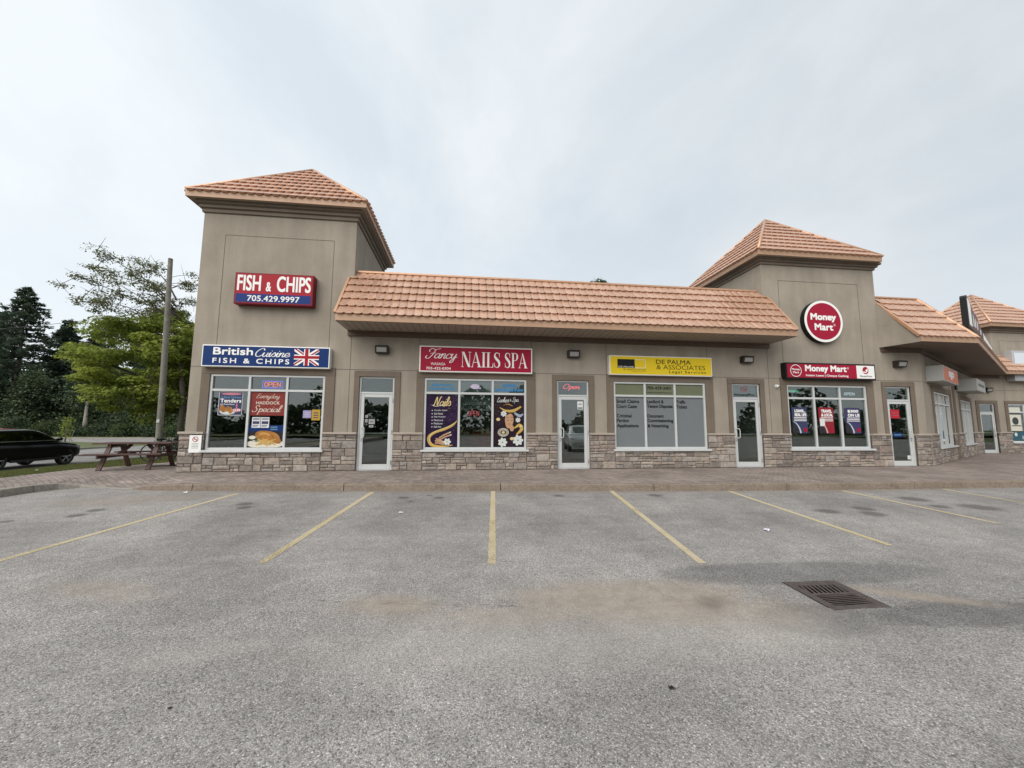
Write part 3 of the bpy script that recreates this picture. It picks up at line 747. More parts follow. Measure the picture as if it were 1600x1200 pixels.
def make_door(x0, x1, z1, ox=0, oy=0, rz=0, handle_left=True, film_top=None, seedx=0):
    fw = 0.05; y0, y1 = 0.02, 0.12; zt = z1 * 0.815
    m = M(); m.box(x0, x0 + fw, y0, y1, 0, z1); m.box(x1 - fw, x1, y0, y1, 0, z1); m.box(x0 + fw, x1 - fw, y0 + .001, y1 - .001, z1 - fw, z1); m.box(x0 + fw, x1 - fw, y0 + .001, y1 - .001, zt, zt + 0.055)
    m.box(x0 + fw, x1 - fw, y0 - 0.03, y1, 0.0, 0.02)
    fr = put(m.build("door_frame", MAT['alu'], plaza, bevel=0.005, seg=1), ox, oy, rz)
    tg = M(); tg.box(x0 + fw, x1 - fw, 0.06, 0.066, zt + 0.055, z1 - fw); tg.build("transom_pane", film_top or MAT['glass'], fr)
    a, b = x0 + fw + .004, x1 - fw - .004; st = 0.095
    d = M(); d.box(a, a + st, y0 + .012, y1 - .03, 0.025, zt - .004); d.box(b - st, b, y0 + .012, y1 - .03, 0.025, zt - .004)
    d.box(a + st, b - st, y0 + .013, y1 - .031, zt - .1, zt - .004); d.box(a + st, b - st, y0 + .013, y1 - .031, 0.025, 0.17)
    dr = put(d.build("door", MAT['alu'], plaza, bevel=0.005, seg=1), ox, oy, rz)
    g = M(); g.box(a + st, b - st, 0.055, 0.062, 0.17, zt - .1); g.build("door_pane", MAT['glass'], dr)
    pb = M(); pb.tube(((a + st * .5, 0.13, 1.06), (b - st * .5, 0.13, 1.06)), 0.018, 8); pb.build("push_bar", MAT['alu'], dr)
    hx = a + st * 0.55 if handle_left else b - st * 0.55
    si = 1 if handle_left else -1
    h = M(); yh = y0 + 0.012
    h.tube(((hx, yh, 0.94), (hx, yh - 0.05, 0.94), (hx + si * 0.07, yh - 0.075, 0.945), (hx + si * 0.085, yh - 0.075, 0.99), (hx + si * 0.085, yh - 0.075, 1.19), (hx + si * 0.07, yh - 0.075, 1.235), (hx, yh - 0.05, 1.24), (hx, yh, 1.24)), 0.013, 8)
    h.build("handle", MAT['alu'], dr, smooth=True)
    lk = M(); lk.cyl((hx, yh, 0.86), (hx, yh - 0.012, 0.86), 0.022, 14); lk.build("lock", MAT['steel'], dr)
    xh = x1 - 0.035 if handle_left else x0 + 0.035
    for zc in (0.22, 1.1, zt - 0.2): hh = M(); hh.cyl((xh, y0 - 0.004, zc - 0.06), (xh, y0 - 0.004, zc + 0.06), 0.013, 8); hh.build("hinge", MAT['steel'], dr)
    return dict(glass=(a + st, b - st, 0.17, zt - .1), transom=(x0 + fw, x1 - fw, zt + .055, z1 - fw))

def trim_frame(x0, x1, zb, zt, wl, wr, wt, ox=0, oy=0, rz=0, proud=0.035):
    m = M(); m.box(x0 - wl, x0, -proud, 0.03, zb, zt); m.box(x1, x1 + wr, -proud, 0.03, zb, zt)
    m.box(x0 - wl, x1 + wr, -proud - .001, 0.03, zt, zt + wt)
    return put(m.build("trim", MAT['trim'], plaza, bevel=0.006, seg=1), ox, oy, rz)

def tile_face(m, E0, E1, T0, T1, tw=0.23, rows=6, rnd=None):
    E0, E1, T0, T1 = map(Vector, (E0, E1, T0, T1)); U = (E1 - E0); L = U.length; U.normalize()
    Vv = (T0 + T1) / 2 - E0; Vv = Vv - U * Vv.dot(U); S = Vv.length; Vv.normalize(); Nn = U.cross(Vv); Nn.normalize()
    if Nn.z < 0: Nn = -Nn
    u0, u1 = (T0 - E0).dot(U), (T1 - E0).dot(U)
    xl = lambda v: u0 * min(1, max(0, v / S)); xr = lambda v: L + (u1 - L) * min(1, max(0, v / S))
    rh = S / rows; ns = 8
    nt = int(math.ceil(L / tw)); 
    for r in range(rows):
        v0, v1 = r * rh - 0.012, min(S, (r + 1) * rh + 0.01)
        off = 0.0
        us = [k * tw / ns for k in range(nt * ns + 1)]
        cols = []
        for u in us:
            f = (u / tw) % 1.0; hump = 1 - abs(2 * f - 1) ** 3.6
            h = 0.026 * hump; dv = 0.03 - 0.078 * hump
            uc = lambda v: min(max(u, xl(max(v, 0))), xr(max(v, 0)))
            pts = []
            for (v, hh) in ((v0 + dv + 0.035, -0.004), (v0 + dv, 0.046 + h), (v0 + dv * .5 + 0.06, 0.042 + h), (v0 + (v1 - v0) * 0.55, 0.016 + h * .9), (v1, 0.002 + h * 0.75)):
                vv = min(v, S); pts.append(E0 + U * uc(vv) + Vv * vv + Nn * hh)
            cols.append((u, pts))
        for (ua, a), (ub, b) in zip(cols[:-1], cols[1:]):
            if ub <= xl(v1) - 1e-6 and ub <= xl(max(v0, 0)): continue
            if ua >= xr(max(v0, 0)) and ua >= xr(v1): continue
            t_ = 0.93 + 0.14 * (math.sin((r * 57.3 + int((ua + 1e-6) / tw) * 12.9) * 3.7) * .5 + .5); m.col = (t_, t_ * 0.99, t_ * 0.97, 1)
            m.add(a + b, [(k, k + 1, 6 + k, 5 + k) for k in range(4)])

def hip_cap(m, a, b, r=0.06):
    a, b = Vector(a), Vector(b)
    up = Vector((0, 0, 0.035)); m.tube((a + up, b + up), r, 8)

def tower_roof(x0, x1, y0, y1, ze, rise, rows, part_name="tower_roof"):
    cx, cy = (x0 + x1) / 2, (y0 + y1) / 2; A = (cx, cy, ze + rise)
    c = [(x0, y0, ze), (x1, y0, ze), (x1, y1, ze), (x0, y1, ze)]
    m = M()
    for i in range(4): tile_face(m, c[i], c[(i + 1) % 4], A, A, 0.23, rows)
    o = m.build(part_name, MAT['copper'], plaza, smooth=True, angle=50, fix=False)
    u = M()
    for i in range(4): u.add((c[i], c[(i + 1) % 4], A), ((0, 1, 2),))
    u.build("roof_deck", MAT['fascia'], o)
    h = M()
    for p in c: hip_cap(h, p, A, 0.055)
    h.build("hip_cap", MAT['copper_trim'], o, smooth=True)
    f = M(); t = 0.03; zb = ze - 0.17
    f.box(x0, x1, y0, y0 + t, zb, ze - .002); f.box(x0, x1, y1 - t, y1, zb, ze - .002); f.box(x0, x0 + t, y0 + t, y1 - t, zb, ze - .002); f.box(x1 - t, x1, y0 + t, y1 - t, zb, ze - .002)
    f.build("fascia", MAT['fascia'], o)
    s = M(); s.quad((x0 + t, y0 + t, zb + .02), (x1 - t, y0 + t, zb + .02), (x1 - t, y1 - t, zb + .02), (x0 + t, y1 - t, zb + .02)); s.build("soffit", MAT['soffit'], o)
    return o

def cornice(x0, x1, y0, y1, zb, zt):
    m = M(); st = ((0.05, zb, zb + (zt - zb) * .36), (0.11, zb + (zt - zb) * .36, zb + (zt - zb) * .68), (0.18, zb + (zt - zb) * .68, zt))
    for d, a, b in st:
        m.box(x0 - d, x1 + d, y0 - d, y0, a + .012, b); m.box(x0 - d, x1 + d, y1, y1 + d, a + .012, b)
        m.box(x0 - d, x0, y0 + .001, y1 - .001, a + .012, b); m.box(x1, x1 + d, y0 + .001, y1 - .001, a + .012, b)
        e = d - 0.03
        m.box(x0 - e, x1 + e, y0 - e, y0, a, a + .012); m.box(x0 - e, x0, y0 + .001, y1, a, a + .012); m.box(x1, x1 + e, y0 + .001, y1, a, a + .012)
    return m.build("cornice", MAT['cornice'], plaza, bevel=0.006, seg=1)

# --- tower and facade dimensions, metres
T1 = (-7.67, -3.37, 0.0, 3.94); T2 = (10.03, 14.40, 0.0, 4.05); T3 = (28.03, 32.3, 5.65, 9.6)
WIN = [(-7.13, -4.04), (-1.21, 1.88), (4.67, 7.78), (10.70, 13.71)]
DOOR = [(-3.08, -2.08), (2.84, 3.86), (8.71, 9.71), (14.46, 15.44)]
WZ0, WZ1 = 0.50, 2.72
ops = [(a, b, WZ0 + .03, WZ1) for a, b in WIN] + [(a, b, 0.0, WZ1) for a, b in DOOR]
w = M()
wall_grid(w, [-7.67, -3.37, 10.03, 14.40, 15.98], [0, 4.15, 7.15, 7.86], lambda x, z: z < 4.15 or (T1[0] < x < T1[1]) or (T2[0] < x < T2[1] and z < 7.15), ops)
for (x0, x1, y0, y1), zt in ((T1, 7.86), (T2, 7.15)):
    for x in (x0, x1): w.quad((x, 0, 4.15 if not (x == T1[0]) else 0), (x, y1, 4.15 if not (x == T1[0]) else 0), (x, y1, zt), (x, 0, zt))
    w.quad((x0, y1, 4.15), (x1, y1, 4.15), (x1, y1, zt), (x0, y1, zt))
w.quad((T1[0], 3.94, 0), (T1[0], 14, 0), (T1[0], 14, 5.4), (T1[0], 3.94, 5.4)); w.quad((T1[0], 14, 0), (45, 14, 0), (45, 14, 5.4), (T1[0], 14, 5.4))
w.build("wall", MAT['stucco'], plaza)
rf = M(); rp = [(-7.66, 0.32), (15.9, 0.32), (26.3, 6.0), (44.9, 6.0), (44.9, 13.9), (-7.66, 13.9)]
rf.add([(x, y, 5.3) for x, y in rp], (tuple(range(6)),)); rf.build("flat_roof", MAT['roof_flat'], plaza)

wins = []
for i, (a, b) in enumerate(WIN):
    wins.append(make_window(a, b, WZ0, WZ1, film=MAT['film_grey'] if i == 2 else None, film_top=MAT['film_green'] if i == 2 else None))
doors = []
for i, (a, b) in enumerate(DOOR): doors.append(make_door(a, b, WZ1, handle_left=i < 3))
for i, (a, b) in enumerate(WIN): trim_frame(a, b, 1.096, WZ1, 0.23, 0.27, 0.24)
for i, (a, b) in enumerate(DOOR): trim_frame(a, b, 1.096, WZ1, 0.15, 0.17, 0.17)
runs = [(-7.77, -7.13, .02, 0), (-4.04, -3.08, 0, 0), (-2.08, -1.21, 0, 0), (1.88, 2.84, 0, 0), (3.86, 4.67, 0, 0), (7.78, 8.71, 0, 0), (9.71, 10.70, 0, 0), (13.71, 14.46, 0, 0), (15.44, 15.98, 0, .03)]
for i, (a, b, cl, crr) in enumerate(runs): stone_run(a + .002, b - .002, capl=cl, capr=crr, seed=20 + i)
for i, (a, b) in enumerate(WIN): stone_run(a, b, z1=WZ0 + .028, cap=False, seed=40 + i)
stone_run(-14.0, -0.0, -7.67, 0.0, -math.pi / 2, seed=60)

# control joints: thin raised strips, groove shade put into their colour
j = M()
for x, za, zb in ((-1.38, 2.93, 3.95), (2.03, 2.93, 3.95), (4.45, 2.93, 3.95), (7.9, 2.93, 3.95), (10.07, 1.1, 4.1), (-3.37, 1.1, 4.15), (-7.05, 3.5, 6.84), (-4.0, 3.5, 6.84), (10.65, 3.4, 6.34), (13.72, 3.4, 6.34)):
    j.box(x - 0.008, x + 0.008, -0.003, 0.002, za, zb)
for xa, xb, z in ((-7.67, 15.97, 2.925), (-7.042, -4.008, 6.832), (10.658, 13.712, 6.332)):
    j.box(xa, xb, -0.0035, 0.002, z - 0.008, z + 0.008)
j.build("control_joint", MAT['joint'], plaza)

# --- towers
cornice(*T1, 7.47, 7.80); cornice(*T2, 6.87, 7.12)
tower_roof(T1[0] - .34, T1[1] + .34, -.34, T1[3] + .34, 7.95, 2.34, 9)
tower_roof(T2[0] - .32, T2[1] + .02, -.34, T2[3] + .34, 7.25, 2.42, 9)

# --- mansard canopy over the shopfronts
EY, EZ, RY, RZ = -1.12, 4.29, 0.25, 5.97
m = M(); tile_face(m, (-3.5, EY, EZ), (10.2, EY, EZ), (-3.5, RY, RZ), (10.2, RY, RZ), 0.228, 6)
can = m.build("canopy_roof", MAT['copper'], plaza, smooth=True, angle=50, fix=False)
dk = M(); dk.quad((-3.48, EY, EZ - .01), (10.18, EY, EZ - .01), (10.18, RY, RZ - .01), (-3.48, RY, RZ - .01)); dk.quad((-3.36, RY, RZ - .01), (10.02, RY, RZ - .01), (10.02, RY, 5.2), (-3.36, RY, 5.2)); dk.build("roof_deck", MAT['fascia'], can)
f = M(); f.box(-3.5, 10.2, EY - .015, EY + .02, 4.10, 4.275); f.build("fascia", MAT['fascia'], can, bevel=.004, seg=1)
f = M(); f.box(-3.36, 10.02, RY - .06, RY + .12, RZ - .01, RZ + .055)
f.beam((-3.52, EY, EZ + .02), (-3.52, 0.0, 5.69), 0.07, 0.09, up=(0, -0.6, 0.8)); f.beam((10.22, EY, EZ + .02), (10.22, 0.0, 5.69), 0.07, 0.09, up=(0, -0.6, 0.8)); f.build("ridge_cap", MAT['copper_trim'], can, bevel=.01)
s = M(); s.box(-3.48, 10.18, EY + .02, -.001, 4.088, 4.096)
s.build("soffit", MAT['soffit'], can)
gr = M(); x = -3.3
while x < 10.1: gr.box(x, x + .012, EY + .03, -.07, 4.084, 4.0885); x += .2
gr.build("soffit_groove", MAT['frieze'], can)
e = M()
for x in (-3.49, 10.19):
    e.prism([(EY + .02, 4.097), (-.001, 4.097), (-.001, 5.66), (EY + .02, EZ)], lambda a, b, x=x: (x - .01, a, b), lambda a, b, x=x: (x + .01, a, b))
e.build("end_panel", MAT['stucco'], can)
fz = M(); fz.box(-3.47, 10.13, -.07, 0.0, 3.925, 4.087); fz.build("frieze", MAT['frieze'], can)

# --- wing turning away to the right
WA = math.radians(28); ca_, sa_ = math.cos(WA), math.sin(WA); WO = (15.98, 0.0)
def wing(s_, off=0.0): return (WO[0] + ca_ * s_ + sa_ * off, WO[1] + sa_ * s_ - ca_ * off)
P0, P1, P2, P3 = (14.60, -1.12), (16.75, -1.12), (27.7, 5.0), (46.0, 5.0)
d12 = (Vector(P2) - Vector(P1)).normalized(); n12 = Vector((-d12.y, d12.x)); RW = RY - EY
Q = Vector(P1) + n12 * RW; R1 = (Q + d12 * ((RY - Q.y) / d12.y)); R2 = Q + d12 * ((P2[1] + RW - Q.y) / d12.y)
R0 = (14.42, RY); R3 = (46.0, P2[1] + RW)
V3 = lambda p, z: (p[0], p[1], z)
m = M()
tile_face(m, V3(P0, EZ - .03), V3(P1, EZ - .03), V3(R0, RZ), V3(R1, RZ), 0.228, 6)
tile_face(m, V3(P1, EZ - .03), V3(P2, EZ - .03), V3(R1, RZ), V3(R2, RZ), 0.228, 6)
tile_face(m, V3(P2, EZ - .03), V3(P3, EZ - .03), V3(R2, RZ), V3(R3, RZ), 0.228, 6)
can2 = m.build("canopy_roof", MAT['copper'], plaza, smooth=True, angle=50, fix=False)
dk = M(); z0_, z1_ = EZ - .045, RZ - .015
for a, b, c, d in ((P0, P1, R1, R0), (P1, P2, R2, R1), (P2, P3, R3, R2)): dk.quad(V3(a, z0_), V3(b, z0_), V3(c, z1_), V3(d, z1_))
dk.build("roof_deck", MAT['fascia'], can2)
h = M(); hip_cap(h, V3(P1, EZ - .03), V3(R1, RZ), .06); h.beam(V3(R0, RZ + .02), V3(R1, RZ + .02), .14, .06); h.beam(V3(R1, RZ + .02), V3(R2, RZ + .02), .14, .06); h.beam(V3(R2, RZ + .02), V3(R3, RZ + .02), .14, .06)
h.beam((P0[0] - .02, P0[1], EZ - .02), (14.44, 0.0, 5.66), .09, .1, up=(0, -.6, .8)); h.build("ridge_cap", MAT['copper_trim'], can2, bevel=.01)
f = M(); 
for a, b in ((P0, P1), (P1, P2), (P2, P3)): f.beam(V3(a, 4.17), V3(b, 4.17), .035, .17)
f.build("fascia", MAT['fascia'], can2)
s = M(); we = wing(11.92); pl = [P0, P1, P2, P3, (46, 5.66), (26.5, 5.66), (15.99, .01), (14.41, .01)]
s.add([V3(p, 4.09) for p in pl], (tuple(range(8)),)); s.build("soffit", MAT['soffit_shaded'], can2)
e = M(); e.add([(14.6, -1.11, 4.08), (14.6, -1.11, 4.25), (14.37, -.002, 5.70), (14.37, -.002, 4.08)], ((0, 1, 2, 3),)); e.add([(14.64, -1.11, 4.08), (14.64, -1.11, 4.25), (14.48, -.002, 5.66), (14.44, -.002, 4.08)], ((0, 3, 2, 1),)); e.build("end_panel", MAT['stucco'], can2)
fz = M(); fz.box(14.42, 16.0, -.07, 0, 3.93, 4.088)
fz.beam(V3(wing(0.02, .035), 4.008), V3(wing(11.7, .035), 4.008), .07, .16); fz.box(26.3, 28.2, 5.58, 5.65, 3.93, 4.088); fz.build("frieze", MAT['frieze'], can2)
# wing walls
WL = 11.9
wo = [(1.5, 4.75, .5, 2.66), (7.2, 10.2, .48, 2.58)]
m = M(); wall_grid(m, [0, WL], [0, 4.15], lambda x, z: True, [(a, b, c + .03, d) for a, b, c, d in wo]); put(m.build("wall", MAT['stucco'], plaza), *WO, WA)
for a, b, c, d in wo:
    wins.append(make_window(a, b, c, d, *WO, WA)); trim_frame(a, b, 1.096, d, .25, .25, .2, *WO, WA); stone_run(a, b, *WO, WA, z1=c + .028, cap=False, seed=int(a * 10))
for i, (a, b) in enumerate(((0.03, 1.5), (4.75, 7.2), (10.2, WL))): stone_run(a, b, *WO, WA, seed=80 + i)
FO = (26.49, 5.65)
fo_w = [(2.1, 5.1, .47, 2.57), (8.5, 11.5, .47, 2.57)]; fo_d = [(0.29, 1.25), (6.3, 7.26)]
m = M(); wall_grid(m, [0, T3[0] - FO[0], T3[1] - FO[0], 19], [0, 4.15, 6.72], lambda x, z: z < 4.15 or T3[0] - FO[0] < x < T3[1] - FO[0], [(a, b, c + .03, d) for a, b, c, d in fo_w] + [(a, b, 0, 2.57) for a, b in fo_d])
put(m.build("wall", MAT['stucco'], plaza), *FO, 0)
m = M()
for x in T3[:2]: m.quad((x, T3[2], 4.15), (x, T3[3], 4.15), (x, T3[3], 6.72), (x, T3[2], 6.72))
m.quad((T3[0], T3[3], 4.15), (T3[1], T3[3], 4.15), (T3[1], T3[3], 6.72), (T3[0], T3[3], 6.72)); m.build("wall", MAT['stucco'], plaza)
for a, b, c, d in fo_w: wins.append(make_window(a, b, c, d, *FO, 0)); trim_frame(a, b, 1.096, d, .2, .2, .17, *FO, 0); stone_run(a, b, *FO, 0, z1=c + .028, cap=False, seed=int(a * 10))
for a, b in fo_d: doors.append(make_door(a, b, 2.57, *FO, 0, handle_left=False)); trim_frame(a, b, 1.096, 2.57, .19, .19, .17, *FO, 0)
for i, (a, b) in enumerate(((0.0, .29), (1.25, 2.1), (5.1, 6.3), (7.26, 8.5), (11.5, 19))): stone_run(a, b, *FO, 0, seed=90 + i)
j = M(); j.box(0.02, 11.9, -.0035, .002, 2.9, 2.916); put(j.build("control_joint", MAT['joint'], plaza), *WO, WA)
j = M(); j.box(0.02, 18, -.0035, .002, 3.28, 3.296); j.box(2.0, 2.016, -.003, .002, 2.8, 4.15); j.box(2.05, 5.2, -.003, .002, 5.98, 5.995); j.box(2.05, 2.065, -.0031, .002, 4.15, 5.98); j.box(5.2, 5.215, -.0031, .002, 4.15, 5.98); put(j.build("control_joint", MAT['joint'], plaza), *FO, 0)
cornice(*T3, 6.42, 6.72); tower_roof(T3[0] - .45, T3[1] + .45, T3[2] - .38, T3[3] + .38, 6.86, 2.35, 9)

# --- rooms behind the glass
def room(x0, x1, y0, y1, h, wm, ox=0, oy=0, rz=0, fm=None):
    m = M(); m.quad((x0, y1, 0), (x1, y1, 0), (x1, y1, h), (x0, y1, h)); m.quad((x0, y0, 0), (x0, y1, 0), (x0, y1, h), (x0, y0, h)); m.quad((x1, y0, 0), (x1, y1, 0), (x1, y1, h), (x1, y0, h))
    a = put(m.build("interior_wall", wm, plaza), ox, oy, rz)
    m = M(); m.quad((x0, y0, .01), (x1, y0, .01), (x1, y1, .01), (x0, y1, .01)); m.build("interior_floor", fm or MAT['int_floor'], a)
    m = M(); m.quad((x0, y0, h), (x1, y0, h), (x1, y1, h), (x0, y1, h)); m.build("interior_ceiling", MAT['int_dark'] if wm is MAT['int_dark'] else MAT['int_ceiling'], a)
room(-7.5, -1.72, .145, 6.5, 2.95, MAT['int_dark']); room(-1.68, 4.2, .145, 6.5, 2.95, MAT['int_wall']); room(4.24, 10.1, .145, 5.5, 2.95, MAT['int_wall'])
room(10.14, 15.85, .145, 2.9, 2.95, MAT['int_dark']); room(1.0, 11.0, .145, 2.6, 2.9, MAT['int_dark'], *WO, WA); room(.1, 18, .145, 5, 2.9, MAT['int_dark'], *FO, 0)
# ------------------------------------------------------------------ lettering tools
_fc = {}
def glyphs(body, bold=0.0, shear=0.0, space=1.0):
    k = (body, bold, shear, space)
    if k not in _fc:
        cu = bpy.data.curves.new("t", 'FONT'); cu.body = body; cu.offset = bold; cu.shear = shear; cu.space_character = space; cu.resolution_u = 4; cu.fill_mode = 'FRONT'
        ob = bpy.data.objects.new("t", cu); COL.objects.link(ob); bpy.context.view_layer.update()
        me = bpy.data.meshes.new_from_object(ob.evaluated_get(bpy.context.evaluated_depsgraph_get()))
        vs = [(v.co.x, v.co.y) for v in me.vertices]; fs = [tuple(p.vertices) for p in me.polygons]
        bpy.data.objects.remove(ob); bpy.data.meshes.remove(me); bpy.data.curves.remove(cu)
        _fc[k] = (vs, fs)
    return _fc[k]
def fit(m, vs, fs, x0, x1, z0, z1, y):
    a = min(v[0] for v in vs); b = max(v[0] for v in vs); c = min(v[1] for v in vs); d = max(v[1] for v in vs)
    m.add([(x0 + (v[0] - a) / (b - a) * (x1 - x0), y, z0 + (v[1] - c) / (d - c) * (z1 - z0)) for v in vs], fs)
def text(m, body, x0, x1, z0, z1, y, bold=0.0, shear=0.0, space=1.0):
    """bold strokes are laid as a few shifted copies, a hair apart in depth"""
    vs, fs = glyphs(body, 0.0, shear, space); h = z1 - z0; b = bold * h * 1.15
    if bold <= 0: fit(m, vs, fs, x0, x1, z0, z1, y); return
    for k, (dx, dz) in enumerate(((-b, -b), (b, -b), (b, b), (-b, b), (0, 0))):
        fit(m, vs, fs, x0 + b + dx, x1 - b + dx, z0 + b + dz, z1 - b + dz, y - 0.0002 * k)

def catmull(p, n=6):
    if len(p) < 3: return list(p)
    q = [p[0]] + list(p) + [p[-1]]; out = []
    for i in range(1, len(q) - 2):
        for k in range(n):
            t = k / n; o = []
            for d in range(len(p[0])):
                a, b, c, e = q[i - 1][d], q[i][d], q[i + 1][d], q[i + 2][d]
                o.append(0.5 * (2 * b + (c - a) * t + (2 * a - 5 * b + 4 * c - e) * t * t + (3 * b - a - 3 * c + e) * t ** 3))
            out.append(tuple(o))
    out.append(tuple(p[-1])); return out
def ribbon2(pts, w, call=0.0, taper=False, n=6):
    """flat stroke: returns verts, faces (2-D). w may be a list along pts"""
    if hasattr(w, '__len__'):
        P = catmull([(p[0], p[1], ww) for p, ww in zip(pts, w)], n)
    else:
        P = [(x, y, w) for x, y in catmull(pts, n)]
    vs, fs = [], []
    for i, (x, y, ww) in enumerate(P):
        a, b = P[max(i - 1, 0)], P[min(i + 1, len(P) - 1)]; dx, dy = b[0] - a[0], b[1] - a[1]; l = math.hypot(dx, dy) or 1
        h = ww / 2
        if call: h *= (1 - call) + call * abs(dy / l)
        if taper: h *= max(0.12, min(1, 6 * min(i, len(P) - 1 - i) / len(P)))
        vs += [(x - dy / l * h, y + dx / l * h), (x + dy / l * h, y - dx / l * h)]
    fs = [(2 * i, 2 * i + 1, 2 * i + 3, 2 * i + 2) for i in range(len(P) - 1)]
    return vs, fs
def cat2(parts):
    vs, fs = [], []
    for v, f in parts:
        n = len(vs); vs += v; fs += [tuple(i + n for i in q) for q in f]
    return vs, fs
SCR = {
 'a': (1.12, [[(.9, .75), (.55, 1.0), (.1, .7), (.05, .25), (.35, 0), (.75, .35), (.92, .95)], [(.92, .95), (.85, .25), (1.0, 0), (1.3, .3)]]),
 'c': (.9, [[(.85, .75), (.6, 1), (.15, .75), (.05, .3), (.35, 0), (.75, .1), (1.05, .4)]]),
 'd': (1.12, [[(.9, .75), (.55, 1), (.1, .7), (.05, .25), (.35, 0), (.75, .35), (.92, .95)], [(1, 2), (.9, 1), (.86, .3), (1.05, 0), (1.3, .3)]]),
 'e': (.95, [[(.1, .4), (.6, .5), (.8, .8), (.5, 1.02), (.12, .75), (.08, .3), (.4, 0), (.75, .1), (1.05, .4)]]),
 'h': (1.05, [[(0, .3), (.5, 1.3), (.55, 2), (.3, 1.9), (.15, 0)], [(.15, .3), (.5, .95), (.75, .9), (.72, .2), (.9, 0), (1.15, .3)]]),
 'i': (.55, [[(.0, .5), (.28, 1), (.2, .25), (.35, 0), (.65, .3)], [(.34, 1.4), (.42, 1.5)]]),
 'l': (.52, [[(0, .3), (.45, 1.2), (.5, 1.95), (.25, 1.9), (.12, .5), (.25, .02), (.58, .3)]]),
 'n': (1.05, [[(-.05, .6), (.2, 1), (.2, .5), (.12, 0)], [(.14, .4), (.5, .95), (.75, .9), (.7, .2), (.88, 0), (1.15, .3)]]),
 'o': (1.0, [[(.5, 1), (.1, .75), (.08, .25), (.45, 0), (.85, .3), (.85, .75), (.5, 1), (.8, .8), (1.1, .85)]]),
 'p': (1.0, [[(.1, .8), (.25, 1), (.18, 0), (.1, -.9)], [(.18, .5), (.5, 1), (.85, .75), (.75, .2), (.45, 0), (.18, .2)]]),
 'r': (.8, [[(0, .6), (.25, 1.1), (.35, .85), (.7, .95), (.55, .3), (.7, 0), (.95, .3)]]),
 's': (.8, [[(0, .3), (.45, 1.08), (.72, .5), (.55, .05), (.2, .08)], [(.55, .05), (.9, .3)]]),
 'u': (1.1, [[(0, .6), (.22, 1), (.12, .3), (.35, 0), (.75, .4), (.9, 1)], [(.9, 1), (.8, .25), (.98, 0), (1.25, .3)]]),
 'v': (.95, [[(0, .75), (.25, 1), (.3, .1), (.45, 0), (.85, .7), (.8, 1), (1.1, .85)]]),
 'y': (1.1, [[(0, .6), (.22, 1), (.12, .35), (.35, .05), (.75, .4), (.9, 1)], [(.9, 1), (.75, -.5), (.4, -.9), (.2, -.6), (.6, -.1), (1.25, .4)]]),
 'F': (1.5, [[(.25, 1.35), (.1, 1.7), (.5, 2.05), (1.2, 1.85), (2.1, 2.1)], [(1.25, 1.9), (1.0, .8), (.5, -.05), (-.1, .1), (.0, .55)], [(.5, 1.0), (1.5, 1.12)]]),
 'C': (1.35, [[(1.4, 1.55), (1.2, 2.0), (.6, 1.85), (.1, 1.0), (.25, .2), (.8, 0), (1.45, .5)]]),
 'E': (1.3, [[(1.3, 1.65), (1.0, 2.0), (.5, 1.8), (.5, 1.25), (.9, 1.1), (.4, .95), (.1, .45), (.5, 0), (1.35, .4)]]),
 'S': (1.4, [[(1.35, 1.55), (1.1, 2.0), (.6, 1.75), (.7, 1.2), (1.05, .7), (.8, .1), (.3, 0), (.0, .4)]]),
 'N': (1.75, [[(-.1, .2), (.2, .1), (.55, 2.0), (1.1, .05), (1.5, 1.9), (1.85, 1.95)]]),
 'L': (1.25, [[(1.0, 1.6), (.75, 2.0), (.45, 1.6), (.4, .6), (.1, .1), (.3, .3), (.8, 0), (1.35, .3)]]),
 'O': (1.7, [[(.8, 2), (.2, 1.5), (.1, .6), (.6, 0), (1.3, .4), (1.45, 1.4), (.8, 2)]]),
 ' ': (.6, []),
}
def fit_parts(m, parts, x0, x1, z0, z1, y):
    """strokes are laid over one another like paint: each a hair in front of the last"""
    av = [p for vs, _ in parts for p in vs]
    a = min(v[0] for v in av); b = max(v[0] for v in av); c = min(v[1] for v in av); d = max(v[1] for v in av)
    for k, (vs, fs) in enumerate(parts):
        m.add([(x0 + (v[0] - a) / (b - a) * (x1 - x0), y - 0.00012 * k - 0.000012 * i, z0 + (v[1] - c) / (d - c) * (z1 - z0)) for i, v in enumerate(vs)], fs)
def script(m, body, x0, x1, z0, z1, y, w=0.2, slant=0.3, call=0.55):
    parts, x = [], 0.0
    for ch in body:
        adv, st = SCR[ch]
        for s in st:
            vs, fs = ribbon2(s, w, call, n=7); parts.append(([(x + a + b * slant, b) for a, b in vs], fs))
        x += adv
    fit_parts(m, parts, x0, x1, z0, z1, y)
def R(a, b, c, d): return ([(a, b), (c, b), (c, d), (a, d)], [(0, 1, 2, 3)])
def Q4(*p): return (list(p), [(0, 1, 2, 3)])
